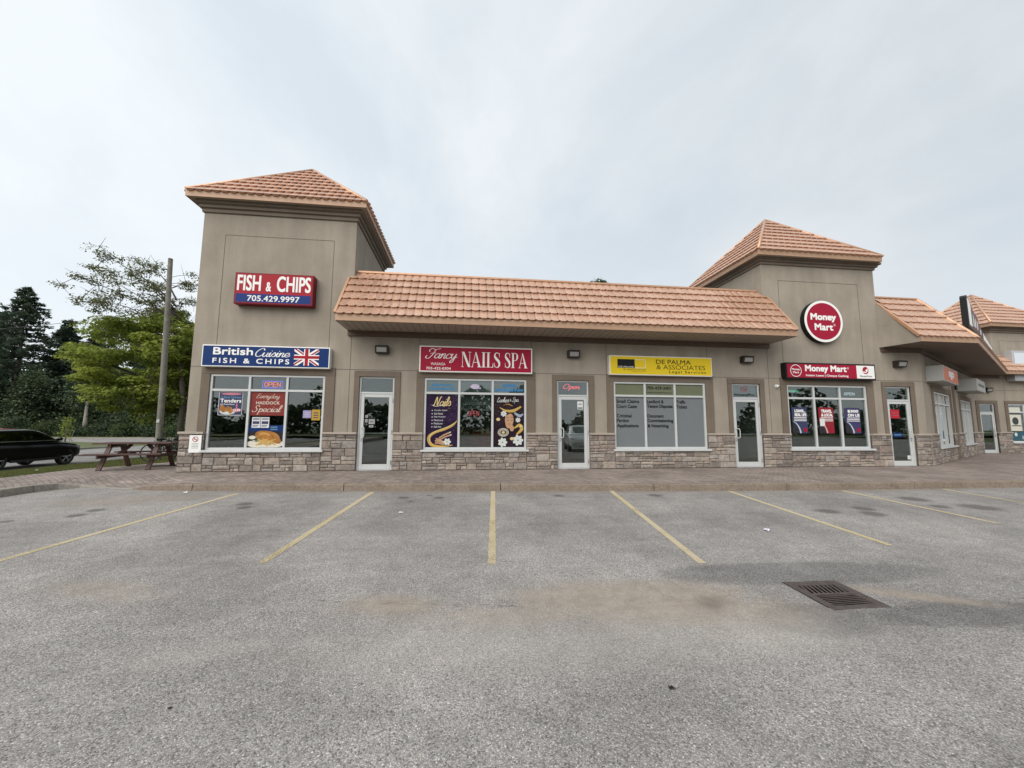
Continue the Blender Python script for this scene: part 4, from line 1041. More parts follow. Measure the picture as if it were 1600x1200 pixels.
DID = {
 'N': (.9, [R(.08, 0, .12, 1), Q4((.05, 1), (.25, 1), (.79, 0), (.60, 0)), R(.72, 0, .76, 1), R(0, 0, .2, .03), R(0, .97, .2, 1), R(.62, .97, .86, 1)]),
 'A': (.9, [Q4((.04, 0), (.09, 0), (.42, 1), (.37, 1)), Q4((.33, 1), (.42, 1), (.82, 0), (.62, 0)), R(.17, .3, .66, .335), R(-.05, 0, .17, .03), R(.52, 0, .9, .03)]),
 'I': (.42, [R(.1, 0, .27, 1), R(0, 0, .37, .03), R(0, .97, .37, 1)]),
 'L': (.68, [R(.1, 0, .27, 1), R(0, 0, .62, .03), R(0, .97, .37, 1), Q4((.54, .03), (.62, .03), (.64, .3), (.61, .3))]),
 'P': (.78, [R(.1, 0, .27, 1), R(0, 0, .37, .03), R(0, .97, .37, 1), ribbon2([(.27, .98), (.45, .98), (.6, .88), (.62, .74), (.58, .6), (.45, .5), (.27, .5)], [.035, .04, .12, .17, .12, .04, .035])]),
 'S': (.66, [ribbon2([(.52, .74), (.46, .92), (.28, .985), (.12, .9), (.1, .72), (.28, .55), (.46, .38), (.5, .18), (.4, .05), (.25, .015), (.1, .1), (.05, .28)], [.03, .04, .05, .1, .16, .19, .19, .15, .08, .04, .04, .03]), R(.5, .68, .53, .98), R(.04, .02, .07, .33)]),
 ' ': (.3, []),
}
def didone(m, body, x0, x1, z0, z1, y):
    parts, x = [], 0.0
    for ch in body:
        adv, st = DID[ch]
        for v, f in st: parts.append(([(x + a, b) for a, b in v], f))
        x += adv
    fit_parts(m, parts, x0, x1, z0, z1, y)
def clip_rect(poly, x0, x1, y0, y1):
    for ax, lim, sgn in ((0, x0, 1), (0, x1, -1), (1, y0, 1), (1, y1, -1)):
        out = []
        for i, p in enumerate(poly):
            q = poly[(i + 1) % len(poly)]; a, b = (p[ax] - lim) * sgn, (q[ax] - lim) * sgn
            if a >= 0: out.append(p)
            if a * b < 0: t = a / (a - b); out.append((p[0] + (q[0] - p[0]) * t, p[1] + (q[1] - p[1]) * t))
        poly = out
        if not poly: return []
    return poly
def ell(cx, cz, rx, rz, n=28, a0=0.0):
    return [(cx + rx * math.cos(2 * math.pi * k / n) * math.cos(a0) - rz * math.sin(2 * math.pi * k / n) * math.sin(a0), cz + rx * math.cos(2 * math.pi * k / n) * math.sin(a0) + rz * math.sin(2 * math.pi * k / n) * math.cos(a0)) for k in range(n)]
def flat(m, poly, y):
    if len(poly) > 2: m.add([(a, y, b) for a, b in poly], (tuple(range(len(poly))),))
def flat2(m, vf, y): m.add([(a, y - .000012 * i, b) for i, (a, b) in enumerate(vf[0])], vf[1])

def lines(root, mat, *calls):
    for fn, *a in calls:
        m = M(); fn(m, *a); m.build("lettering", mat, root, fix=False)

# ------------------------------------------------------------------ signs
def P(name, col, r=0.4, **k):
    k.setdefault('spec', 0.15)
    if name not in MAT: MAT[name] = plain(name, col, r, **k)
    return MAT[name]
red = P("sign_red", (0.33, 0.010, 0.022)); blue = P("sign_blue", (0.006, 0.03, 0.16)); navy = P("sign_navy", (0.004, 0.028, 0.13)); yellow = P("sign_yellow", (0.68, 0.50, 0.02)); crimson = P("sign_crimson", (0.31, 0.010, 0.035))
redcab = P("sign_red_cabinet", (0.16, 0.012, 0.018)); ink = P("black_ink", (0.012, 0.012, 0.014)); pearl = P("sign_letter_white", (0.80, 0.79, 0.77)); greyc = P("grey_cabinet", (0.36, 0.36, 0.34)); orange = P("sign_orange", (0.55, 0.14, 0.07))
charcoal = P("charcoal_letter", (0.035, 0.03, 0.015)); silver = P("silver_cabinet", (0.5, 0.51, 0.52), 0.4, metal=0.4)

def sign_box(name, label, loc, rz, W, H, D, cab, face, fr=0.045, cat="shop sign", group=None):
    r = empty(name, loc, rz, label, cat, group)
    c = M(); c.box(0, W, -D, 0.0, 0, H); c.build("cabinet", cab, r, bevel=0.012)
    f = M(); f.box(fr, W - fr, -D - 0.004, -D + 0.01, fr, H - fr); f.build("face_panel", face, r)
    return r

# red and blue box on the tower
r = sign_box("shop_sign", "red and blue light box on the left tower reading FISH & CHIPS with phone number", (-6.56, 0, 4.71), 0, 2.13, 0.92, 0.25, redcab, red, .035)
b = M(); b.box(.05, 2.08, -.2565, -.245, .05, .30); b.build("blue_band", blue, r)
m = M(); text(m, "FISH", .07, .70, .385, .85, -.257, .018); text(m, "CHIPS", 1.13, 2.06, .385, .85, -.257, .018); text(m, "&", .84, .98, .385, .66, -.257, .02); m.build("lettering", pearl, r, fix=False)
lines(r, pearl, (text, "705.429.9997", .36, 1.77, .085, .255, -.2595, .015))

# British Cuisine
W, H, y = 3.40, .615, -.206
r = sign_box("shop_sign", "blue sign over the left window reading British Cuisine with a union flag", (-7.29, 0, 2.905), 0, W, H, .2, MAT['white'], navy, .03)
lines(r, pearl, (text, "British", .29, 1.33, .335, .545, y, .03), (script, "Cuisine", 1.39, 2.33, .30, .545, y, .19, .28, .45), (text, "FISH & CHIPS", .29, 2.31, .10, .245, y, .022, 0, 1.35))
fx0, fx1, fz0, fz1 = 2.43, 3.11, .075, .555; cx, cz = (fx0 + fx1) / 2, (fz0 + fz1) / 2
wm, rm = M(), M()
def diag(mm, w, yy, sgn, off=0.0):
    d = Vector((fx1 - fx0, (fz1 - fz0) * sgn)).normalized(); n = Vector((-d.y, d.x))
    for s0, s1 in ((-1, -.0), (0, 1)):
        o = n * (off * (1 if s0 < 0 else -1)); c = Vector((cx, cz)) + o
        flat(mm, clip_rect([tuple(c + d * s0 + n * w), tuple(c + d * s1 + n * w), tuple(c + d * s1 - n * w), tuple(c + d * s0 - n * w)], fx0, fx1, fz0, fz1), yy)
for s in (1, -1): diag(wm, .055, y - .001, s); diag(rm, .02, y - .0025, s, .016)
for a, bb, c, d in ((cx - .075, cx + .075, fz0, fz1), (fx0, fx1, cz - .07, cz + .07)): flat(wm, [(a, c), (bb, c), (bb, d), (a, d)], y - .004 - (0.0005 if a < cx - .1 else 0))
for a, bb, c, d in ((cx - .045, cx + .045, fz0, fz1), (fx0, fx1, cz - .04, cz + .04)): flat(rm, [(a, c), (bb, c), (bb, d), (a, d)], y - .006 - (0.0005 if a < cx - .1 else 0))
wm.build("flag_white", pearl, r); rm.build("flag_red", red, r)

# Fancy Nails Spa
W, H, y = 3.40, .79, -.186
r = sign_box("shop_sign", "crimson sign with white frame reading Fancy Wasaga NAILS SPA", (-1.365, 0, 2.878), 0, W, H, .18, MAT['offwhite'], crimson, .04)
lines(r, pearl, (script, "Fancy", .17, 1.12, .28, .72, y, .17, .35, .6), (text, "WASAGA", .34, .77, .205, .285, y, .004), (text, "705-422-0304", .21, .93, .075, .15, y, .016), (didone, "NAILS", 1.24, 2.41, .165, .635, y), (didone, "SPA", 2.55, 3.25, .165, .635, y))

# De Palma
W, H, y = 3.455, .622, -.186
r = sign_box("shop_sign", "yellow sign reading DE PALMA & ASSOCIATES Legal Services", (4.487, 0, 2.908), 0, W, H, .18, MAT['offwhite'], yellow, .03)
m = M(); m.box(.26, .83, y - .001, y + .004, .225, .505); m.build("logo_block", ink, r)
m = M()
for a, bb, c, d in ((.83, 1.19, .49, .505), (.83, 1.19, .225, .24), (1.175, 1.19, .225, .505)): m.box(a, bb, y - .001, y + .002, c, d)
text(m, "DE PALMA", .29, .80, .235, .285, y - .0025, .01); m.build("logo_outline", MAT['offwhite'], r)
lines(r, charcoal, (text, "DE PALMA", 1.54, 2.72, .375, .515, y, .012), (text, "& ASSOCIATES", 1.55, 3.21, .205, .345, y, .0), (text, "Legal Services", 1.97, 3.23, .06, .175, y, .008, 0, 1.25), (text, "& ASSOCIATES", .45, 1.19, .15, .205, y, .0))
m = M(); m.box(.72, 1.19, y - .0005, y, .108, .116); m.build("rule", charcoal, r)

# Money Mart
W, H, D = 3.36, .55, .22; y = -D - .006
r = sign_box("shop_sign", "long black framed red sign reading Money Mart Instant Loans with white end panel", (10.53, 0, 2.893), 0, W, H, D, MAT['black'], red, .05)
mm_red = P("sign_money_red", (0.32, 0.010, 0.035))
m = M(); m.box(.06, 2.56, y - .0, y + .004, .055, .495); m.build("red_panel", mm_red, r)
m = M(); m.box(2.63, 3.31, y - .0005, y + .004, .055, .495); m.build("white_panel", MAT['white'], r)
y -= .002; m = M(); rg = [(a, b) for a, b in ell(.36, .275, .205, .205, 40)]; ri = ell(.36, .275, .185, .185, 40)
m.add([(a, y, b) for a, b in rg + ri], [(k, (k + 1) % 40, 40 + (k + 1) % 40, 40 + k) for k in range(40)])
m.build("ring", pearl, r); lines(r, pearl, (text, "Money", .215, .505, .27, .355, y, .03), (text, "Mart", .25, .47, .185, .255, y, .03), (text, "Money Mart", .70, 2.25, .20, .475, y, .035), (text, "Instant Loans | Cheque Cashing", .72, 2.30, .075, .165, y, .022), (text, "®", 2.27, 2.34, .36, .43, y))
m = M(); flat(m, ell(2.97, .335, .115, .125), y); m.build("round_logo", red, r)
m = M(); flat2(m, ribbon2([(2.90, .28), (2.98, .27), (3.03, .33), (3.03, .36)], .035), y - .001); flat(m, [(2.95, .33), (3.06, .30), (3.05, .41)], y - .001); flat(m, [(2.875, .27), (2.93, .27), (2.93, .30), (2.875, .30)], y - .001); m.build("logo_arrow", pearl, r)
m = M(); text(m, "MoneyGram", 2.74, 3.2, .095, .165, y, .02); m.build("dark_lettering", ink, r)

# round sign
r = empty("round_sign", (12.12, 0, 4.9), 0, "round red disc sign with white rim reading Money Mart on the right tower", "round sign")
m = M(); m.cyl((0, 0, 0), (0, -.17, 0), .735, 64); m.build("cabinet", MAT['black'], r)
m = M(); m.cyl((0, -.171, 0), (0, -.176, 0), .725, 64); m.build("white_rim", pearl, r)
m = M(); m.cyl((0, -.177, 0), (0, -.181, 0), .64, 64); m.build("red_disc", mm_red, r)
lines(r, pearl, (text, "Money", -.50, .47, -.03, .27, -.184, .04), (text, "Mart", -.37, .33, -.32, -.08, -.184, .04), (text, "®", .35, .43, -.16, -.08, -.184))

# wing signs
r = sign_box("shop_sign", "orange box sign with white lettering over the first window of the angled wing", (*wing(.62, 0), 2.96), WA, 2.9, .56, .45, greyc, orange, .04)
m = M(); text(m, "ego", .95, 2.0, .12, .43, -.457, .06); m.build("lettering", pearl, r)
r = sign_box("shop_sign", "plain grey box sign over the second window of the angled wing", (*wing(6.75, 0), 2.93), WA, 2.6, .54, .62, greyc, P("sign_pale_grey", (.42, .43, .42)), .04)
m = M()
for k in range(7): m.box(.35 + k * .27, .53 + k * .27, -.6255, -.624, .22, .34)
m.build("lettering", ink, r)
r = empty("junction_box", (*wing(5.95, 0), 2.95), WA, "small black electrical box between the two signs of the angled wing", "junction box")
m = M(); m.box(-.14, .14, -.12, 0, 0, .3); m.build("housing", MAT['black'], r, bevel=.01); m = M(); m.tube(((0, -.06, .3), (0, -.06, .62)), .02, 8); m.build("conduit", MAT['black'], r)
# downpipe at the middle of the wing
r = empty("downpipe", (*wing(5.0, .08), 0), WA, "brown rainwater downpipe running down the angled wing wall", "downpipe")
m = M(); m.box(-.045, .045, -.07, .01, .06, 3.9); m.build("pipe", MAT['cornice'], r, bevel=.01); m = M(); m.beam((0, -.03, .12), (0, -.22, .04), .09, .08); m.build("spout", MAT['cornice'], r)
m = M()
for z in (.5, 1.9, 3.3): m.box(-.06, .06, -.076, .012, z, z + .05)
m.build("bracket", MAT['cornice'], r)
# blank light box on the far tower
r = sign_box("light_box", "blank white light box on the far right tower", (28.72, 5.65, 3.78), 0, 3.0, 1.62, .35, silver, P("blank_acrylic", (.62, .67, .72)), .12, cat="light box")
# roof sign standing on the angled canopy
r = empty("roof_sign", (*wing(0, .9), 0), WA, "tall black edged sign with dark red figures standing on the angled canopy roof", "roof sign")
top = [(3.75, 6.47), (4.25, 6.3), (4.95, 6.07), (5.98, 6.01), (6.23, 5.72), (7.35, 5.54), (7.72, 5.45), (10.02, 5.19), (10.01, 4.97)]
outl = [(3.35, 5.25), (3.35, 6.40), (3.5, 6.5)] + top[0:] + [(6.15, 5.18), (4.74, 5.2)]
m = M(); m.prism(outl, lambda a, b: (a, -.02, b), lambda a, b: (a, .16, b)); m.build("cabinet", MAT['black'], r)
inl = [(3.45, 5.32), (3.45, 6.38), (3.75, 6.40), (4.2, 6.22), (4.2, 5.32)]
m = M(); flat(m, inl, -.025); flat(m, [(7.2, 5.2), (7.2, 5.5), (7.7, 5.42), (9.95, 5.15), (9.95, 5.02)], -.025); m.build("white_face", pearl, r)
m = M(); flat(m, [(4.28, 5.3), (4.28, 6.2), (4.9, 6.02), (5.9, 5.95), (6.1, 5.68), (7.15, 5.5), (7.15, 5.22), (6.1, 5.24)], -.025); m.build("red_face", P("dark_red_face", (.09, .015, .018)), r)
m = M()
for pp in ([(4.5, 5.4), (4.55, 5.95), (4.75, 5.8), (4.75, 5.4)], [(4.9, 5.4), (4.95, 5.7), (5.2, 5.85), (5.25, 5.45)], [(5.5, 5.4), (5.5, 5.8), (5.75, 5.75), (5.75, 5.4)], [(6.3, 5.3), (6.3, 5.55), (6.6, 5.5), (6.6, 5.3)]): flat(m, pp, -.028)
m.build("pale_figure", MAT['offwhite'], r)
m = M()
for s in (3.9, 6.2, 8.6): m.beam((s, .1, 4.6), (s, .1, 5.3), .06, .06); m.beam((s, .1, 5.2), (s, .95, 5.25), .06, .06)
m.build("stand", MAT['bronze'], r)

# wall lights
def wall_light(x, y, z, rz, label):
    r = empty("wall_light", (x, y, z), rz, label, "wall light", "bronze wall packs above the shop doors")
    m = M(); m.prism([(0, 0), (0, .23), (-.19, .23), (-.21, .2), (-.15, .0)], lambda a, b: (-.19, a, b), lambda a, b: (.19, a, b)); m.build("housing", MAT['bronze'], r, bevel=.008)
    m = M(); m.prism([(-.168, .035), (-.205, .165), (-.195, .167), (-.158, .037)], lambda a, b: (-.14, a, b), lambda a, b: (.14, a, b)); m.build("lens", MAT['lens'], r)
wall_light(-2.46, -.0, 3.41, 0, "wall light between the blue sign and the crimson sign")
wall_light(3.36, -.0, 3.43, 0, "wall light between the crimson sign and the yellow sign")
wall_light(9.25, -.0, 3.40, 0, "wall light between the yellow sign and the right tower")
wall_light(15.04, -.0, 3.39, 0, "wall light right of the long Money Mart sign")
wall_light(27.34, 5.65, 3.18, 0, "wall light in the far corner past the angled wing")
r = empty("security_camera", (10.33, 0, 2.655), 0, "small white dome camera left of the window under the Money Mart sign", "security camera")
m = M(); m.cyl((0, 0, 0), (0, -.035, 0), .06, 20); m.build("base", MAT['white'], r); m = M(); m.tube([(0, -.03, 0), (0, -.06, -.005), (0, -.10, -.02), (0, -.115, -.025)], [.05, .052, .04, .01], 16); m.build("ball", MAT['white'], r, smooth=True); m = M(); m.tube(((0, -.10, -.02), (.0, -.122, -.028)), .02, 12); m.build("eye", MAT['black'], r)
# no smoking plate on the corner stone
r = empty("wall_plate", (-7.475, -.09, .525), 0, "white no smoking plate on the corner of the stone base", "wall plate")
m = M(); m.box(0, .31, -.012, 0, 0, .475); m.build("plate", MAT['white'], r, bevel=.01)
m = M(); e0, e1 = ell(.155, .365, .075, .075, 30), ell(.155, .365, .058, .058, 30); m.add([(a, -.0145, b) for a, b in e0 + e1], [(k, (k + 1) % 30, 30 + (k + 1) % 30, 30 + k) for k in range(30)]); flat(m, [(.105, .405), (.118, .418), (.205, .325), (.192, .312)], -.0155); m.build("red_ring", P("ring_red", (.35, .03, .03)), r)
m = M(); m.box(.11, .2, -.0138, -.0125, .355, .375); 
for z in (.24, .2, .16, .12): m.box(.07, .24, -.0138, -.0125, z, z + .016)
m.build("grey_print", P("grey_print", (.35, .37, .36)), r)
# ------------------------------------------------------------------ posters and neon in the windows
GY = 0.046
class Art:
    def __init__(s, root, y=GY - .004): s.r = root; s.y = y
    def layer(s, name, mat, fn, thick=False):
        m = M(); fn(m, s.y); o = m.build(name, mat, s.r, fix=False); s.y -= .0012; return o
def poster(label, x0, x1, z0, z1, mat, ox=0, oy=0, rz=0, name="window_poster", cat="window poster", y=GY, group=None):
    r = empty(name, (ox + math.cos(rz) * x0, oy + math.sin(rz) * x0, z0), rz, label, cat, group)
    m = M(); m.box(0, x1 - x0, y - .003, y, 0, z1 - z0); m.build("sheet", mat, r)
    return r, x1 - x0, z1 - z0, Art(r, y - .0042)
gold = P("gold_print", (.50, .33, .09)); gold2 = P("pale_gold_print", (.62, .48, .22)); purple = P("dark_purple_print", (.022, .010, .036), .35, var=.5, scale=3); skin = P("skin_print", (.45, .27, .16)); cream = P("cream_print", (.62, .58, .48)); leafg = P("green_print", (.12, .18, .08)); batter = P("golden_batter_print", (.34, .15, .04), .4, var=.4, scale=9); chip = P("chip_print", (.50, .32, .10), .4, var=.25, scale=20); brown = P("brown_print", (.15, .06, .02)); brick = P("brick_red_print", (.20, .035, .03), .45, var=.1); paper = P("paper_white", (.62, .64, .64)); mauve = P("mauve_paper", (.30, .26, .42)); mustard = P("mustard_paper", (.42, .27, .04)); slate = P("slate_blue_print", (.045, .05, .11)); teal = P("teal_print", (.08, .22, .24)); pinkp = P("pink_print", (.5, .2, .24)); sky_b = P("light_blue_print", (.12, .25, .38)); petal = P("white_petal_print", (.55, .58, .55))
rr = random.Random(11)

# --- fish shop window
w0 = wins[0]
(a, b), (zl0, zl1) = w0['x'][0], w0['zl']; L = b - a
r, w, h, A = poster("dark blue poster advertising Tenders in the left pane of the fish shop window", a + .18 * L, a + .85 * L, zl1 - .43 * (zl1 - zl0), zl1 - .015, slate)
A.layer("border", paper, lambda m, y: [flat(m, q, y) for q in ([(0, 0), (w, 0), (w, .012), (0, .012)], [(0, h - .012), (w, h - .012), (w, h), (0, h)], [(0, 0), (.012, 0), (.012, h), (0, h)], [(w - .012, 0), (w, 0), (w, h), (w - .012, h)])])
A.layer("banner", pinkp, lambda m, y: flat(m, ell(w * .52, h * .91, w * .42, h * .05), y))
A.layer("blue_lettering", sky_b, lambda m, y: text(m, "5 Piece Chicken", w * .1, w * .93, h * .72, h * .82, y, .02))
A.layer("lettering", pearl, lambda m, y: (text(m, "Tenders", w * .07, w * .95, h * .54, h * .70, y, .025), text(m, "with Fries & Sauce", w * .07, w * .68, h * .44, h * .50, y, .01)))
A.layer("plate_picture", petal, lambda m, y: flat(m, ell(w * .4, h * .16, w * .33, h * .13), y))
A.layer("food_picture", batter, lambda m, y: [flat(m, ell(w * (.15 + .5 * rr.random()), h * (.14 + .22 * rr.random()), w * .11, h * .07, 14, rr.random() * 3), y - .0001 * k) for k in range(12)])
A.layer("price", pinkp, lambda m, y: [flat(m, ell(w * .79, h * .22, w * .19, h * .08), y), flat(m, ell(w * .77, h * .4, w * .03, h * .12), y)])
A.layer("price_lettering", pearl, lambda m, y: text(m, "12.99", w * .65, w * .93, h * .18, h * .26, y, .03))
(a, b) = w0['x'][1]; L = b - a; hz = zl1 - zl0
r, w, h, A = poster("brick red poster reading Everyday Haddock Special", a + .004, b - .004, zl1 - .43 * hz, zl1 - .004, brick)
lines(r, P("poster_cream", (.58, .50, .42)), (script, "Everyday", w * .16, w * .84, h * .64, h * .93, A.y, .17, .25, .4), (text, "HADDOCK", w * .16, w * .84, h * .47, h * .60, A.y, .025), (script, "Special", w * .05, w * .93, h * .03, h * .44, A.y, .2, .25, .45))
r, w, h, A = poster("poster of fried fish and chips on a plate under a blue strip", a + .004, b - .004, zl0 + .004, zl0 + .40 * hz, P("poster_night", (.02, .022, .03)))
A.layer("blue_strip", navy, lambda m, y: flat(m, [(0, h * .72), (w, h * .72), (w, h * .99), (0, h * .99)], y))
A.layer("lettering", sky_b, lambda m, y: [flat(m, [(w * .62, h * z), (w * .82, h * z), (w * .82, h * (z + .05)), (w * .62, h * (z + .05))], y) for z in (.78, .88)])
A.layer("plate_picture", cream, lambda m, y: flat(m, clip_rect(ell(w * .5, h * .16, w * .54, h * .2), 0, w, 0.004, h), y))
A.layer("salad_picture", leafg, lambda m, y: [flat(m, ell(w * (.04 + .2 * rr.random()) + .05, h * (.2 + .28 * rr.random()), .06, .035, 10, rr.random() * 3), y - .0001 * k) for k in range(7)])
A.layer("dip_picture", cream, lambda m, y: [flat(m, ell(w * .12, h * .44, w * .1, h * .08), y), flat(m, ell(w * .14, h * .2, w * .13, h * .07), y - .0002)])
A.layer("fish_picture", batter, lambda m, y: [flat(m, ell(w * .55, h * .50, w * .36, h * .24, 28, -.18), y), flat(m, ell(w * .42, h * .62, w * .2, h * .12, 24, .1), y - .0002), flat(m, ell(w * .75, h * .38, w * .22, h * .16, 24, -.5), y - .0003)])
A.layer("chip_picture", chip, lambda m, y: [flat(m, [(c[0] - dx * .09 - dz * .014, c[1] - dz * .09 + dx * .014), (c[0] + dx * .09 - dz * .014, c[1] + dz * .09 + dx * .014), (c[0] + dx * .09 + dz * .014, c[1] + dz * .09 - dx * .014), (c[0] - dx * .09 + dz * .014, c[1] - dz * .09 - dx * .014)], y - .00005 * k) for k, (c, dx, dz) in enumerate([((w * (.3 + .42 * rr.random()), h * (.14 + .2 * rr.random())), math.cos(t), math.sin(t)) for t in [rr.uniform(-.7, .7) for _ in range(26)]])])
A.layer("fish_highlight", P("batter_light", (.55, .30, .09), .4), lambda m, y: [flat2(m, ribbon2([(w * .3, h * (.5 + .05 * k)), (w * .45, h * (.6 + .03 * k)), (w * .65, h * (.52 + .02 * k))], .018, taper=True), y - .0001 * k) for k in range(3)])
for k, lb in enumerate(("left of two small white notices in the middle pane of the fish shop window", "right of two small white notices in the middle pane of the fish shop window")):
    xx = a + (.09 + .25 * k) * L
    r, w, h, A = poster(lb, xx, xx + .235 * L, zl0 + .35 * hz, zl0 + .54 * hz, paper, name="paper_notice", cat="notice", y=GY - .012)
    A.layer("print", slate, lambda m, y: [flat(m, [(w * .1, h * z), (w * e, h * z), (w * e, h * (z + t)), (w * .1, h * (z + t))], y) for z, e, t in ((.86, .9, .06), (.74, .9, .06), (.36, .9, .26), (.2, .8, .06), (.08, .7, .05))])
(a, b) = w0['x'][2]; L = b - a
for lb, f0, f1, g0, g1, mt in (("mauve square sticker in the right pane of the fish shop window", .45, .69, .53, .67, mauve), ("mustard yellow sticker beside the mauve one in the fish shop window", .705, .95, .49, .685, mustard)):
    r, w, h, A = poster(lb, a + f0 * L, a + f1 * L, zl0 + g0 * hz, zl0 + g1 * hz, mt, name="window_sticker", cat="sticker")
    A.layer("print", P("sticker_print", (.1, .08, .1)) if mt is mustard else P("sticker_print_pale", (.45, .42, .55)), lambda m, y: [flat(m, [(w * .2, h * z), (w * .8, h * z), (w * .8, h * (z + .1)), (w * .2, h * (z + .1))], y) for z in (.2, .42, .64)])

# --- neon signs
def neon(label, x0, x1, z0, z1, mat, body="OPEN", frame=None, ox=0, oy=0, rz=0, y=.075, oval=False, backing=True, rad=.011):
    r = empty("neon_sign", (ox + math.cos(rz) * x0, oy + math.sin(rz) * x0, z0), rz, label, "neon sign"); w, h = x1 - x0, z1 - z0
    if backing:
        m = M()
        if oval: flat(m, ell(w / 2, h / 2, w / 2, h / 2), y + .03)
        else: m.box(0, w, y + .028, y + .032, 0, h)
        m.build("backing", MAT['black'], r)
    gl = {'O': [[(.5, 1), (.12, .8), (0, .5), (.12, .2), (.5, 0), (.88, .2), (1, .5), (.88, .8), (.5, 1)]], 'P': [[(0, 0), (0, .5), (0, 1)], [(0, 1), (.75, .97), (1, .75), (.75, .5), (0, .48)]], 'E': [[(1, 1), (0, 1)], [(0, 1), (0, 0)], [(0, 0), (1, 0)], [(0, .5), (.85, .5)]], 'N': [[(0, 0), (0, 1)], [(0, 1), (1, 0)], [(1, 0), (1, 1)]]}
    m = M(); px, pz = w * (.16 if oval else .09), h * (.26 if oval else .2)
    n = len(body); cw = (w - 2 * px) / n
    for i, ch in enumerate(body):
        for s in gl[ch]:
            pts = catmull(s, 4) if len(s) > 2 else s
            m.tube([(px + cw * (i + .1 + .74 * q[0]), y, pz + (h - 2 * pz) * q[1]) for q in pts], rad, 6)
    m.build("tube_letters", mat, r, smooth=True)
    if frame:
        m = M()
        pts = ell(w / 2, h / 2, w / 2, h / 2, 32) if oval else [(0.01, 0.01), (w - .01, .01), (w - .01, h - .01), (.01, h - .01)]
        pts = pts + [pts[0]]; m.tube([(q[0], y, q[1]) for q in pts], rad, 6); m.build("tube_border", frame, r, smooth=True)
    return r
NR = emit("neon_red", (1.0, .12, .08), 0.9); NB = emit("neon_blue", (.12, .10, 1.0), 1.0); NP = emit("neon_pink", (1.0, .22, .25), 0.4); NW = emit("neon_white", (.8, .9, 1.0), 0.45)
(a, b) = w0['x'][1]; L = b - a; zu0, zu1 = w0['zu']; hu = zu1 - zu0
neon("lit red OPEN sign with blue border in the fish shop window", a + .28 * L, a + .88 * L, zu0 + .12 * hu, zu0 + .72 * hu, NR, frame=NB)
w1 = wins[1]; (a, b) = w1['x'][1]; L = b - a; (zl0, zl1) = w1['zl']; hz = zl1 - zl0
neon("oval red OPEN sign in the middle pane of the nail salon", a + .16 * L, a + .70 * L, zl1 - .46 * hz, zl1 - .26 * hz, NP, frame=P("dim_border", (.35, .33, .33)), oval=True)
w3 = wins[3]; (a, b) = w3['x'][2]; L = b - a; zu0, zu1 = w3['zu']; hu = zu1 - zu0
neon("thin white OPEN sign in the top right pane under the long Money Mart sign", a + .17 * L, a + .72 * L, zu0 + .2 * hu, zu0 + .62 * hu, NW, y=.072, backing=False, rad=.009)
d1 = doors[1]['transom']
r = empty("neon_sign", (d1[0] + .16, 0, d1[2] + .1), 0, "pink script Open sign in the pane above the nail salon door", "neon sign")
m = M(); script(m, "Open", 0, .55, .02, .25, .05, .2, .3, .1); m.build("tube_letters", NP, r, fix=False)
m = M(); m.tube([(q[0], .062, q[1]) for q in ell(.27, .13, .32, .13, 30)], .007, 6); m.build("tube_border", P("dim_border2", (.16, .18, .2)), r)

# --- nail salon posters
(a, b) = w1['x'][0]; L = b - a
r, w, h, A = poster("purple Nails poster with gold swirl and hand in the nail salon window", a + .004, b - .004, zl0 + .004, zl1 - .004, purple)
A.layer("title", gold2, lambda m, y: script(m, "Nails", w * .2, w * .78, h * .775, h * .96, y, .26, .28, .5))
A.layer("flourish", cream, lambda m, y: flat2(m, ribbon2([(w * .15, h * .8), (w * .3, h * .77), (w * .5, h * .79), (w * .58, h * .755)], .016, taper=True), y))
A.layer("bullets", petal, lambda m, y: [flat(m, ell(w * .19, h * (.69 - .062 * k), .016, .016, 12), y) for k in range(6)])
A.layer("lettering", petal, lambda m, y: [text(m, s, w * .25, w * e, h * (.675 - .062 * k), h * (.71 - .062 * k), y, .01) for k, (s, e) in enumerate((("Acrylic Nails", .66), ("Gel Nails", .52), ("Dip Powder", .62), ("Manicure", .54), ("Pedicure", .52), ("Nail Art", .48)))])
A.layer("gold_swirl", gold, lambda m, y: flat2(m, ribbon2([(w * .98, h * .50), (w * .85, h * .42), (w * .6, h * .34), (w * .3, h * .28), (w * .12, h * .2), (w * .12, h * .1), (w * .25, h * .03), (w * .6, h * .015), (w * .85, h * .04)], [.02, .06, .07, .07, .09, .09, .08, .04, .02]), y))
A.layer("swirl_highlight", gold2, lambda m, y: flat2(m, ribbon2([(w * .94, h * .47), (w * .7, h * .385), (w * .35, h * .305), (w * .16, h * .23), (w * .14, h * .12), (w * .25, h * .05)], .022, taper=True), y))
A.layer("glitter", gold2, lambda m, y: [flat(m, ell(w * min(.98, rr.uniform(.2, 1) ** .6), h * rr.uniform(.3, .99), .004, .004, 6), y) for _ in range(110)])
A.layer("hand_picture", skin, lambda m, y: [flat2(m, ribbon2([(w * x0, h * z0), (w * (x0 + x1) / 2, h * ((z0 + z1) / 2 + .01)), (w * x1, h * z1)], .042), y - .0001 * k) for k, (x0, z0, x1, z1) in enumerate(((.42, .17, .78, .28), (.45, .14, .8, .23), (.32, .16, .55, .1), (.3, .12, .6, .07), (.3, .08, .58, .045), (.36, .14, .46, .12)))])
A.layer("nail_picture", petal, lambda m, y: [flat(m, ell(w * x, h * z, .03, .014, 12, t), y) for x, z, t in ((.77, .28, .4), (.79, .23, .4), (.56, .1, -.3), (.61, .07, -.3))])
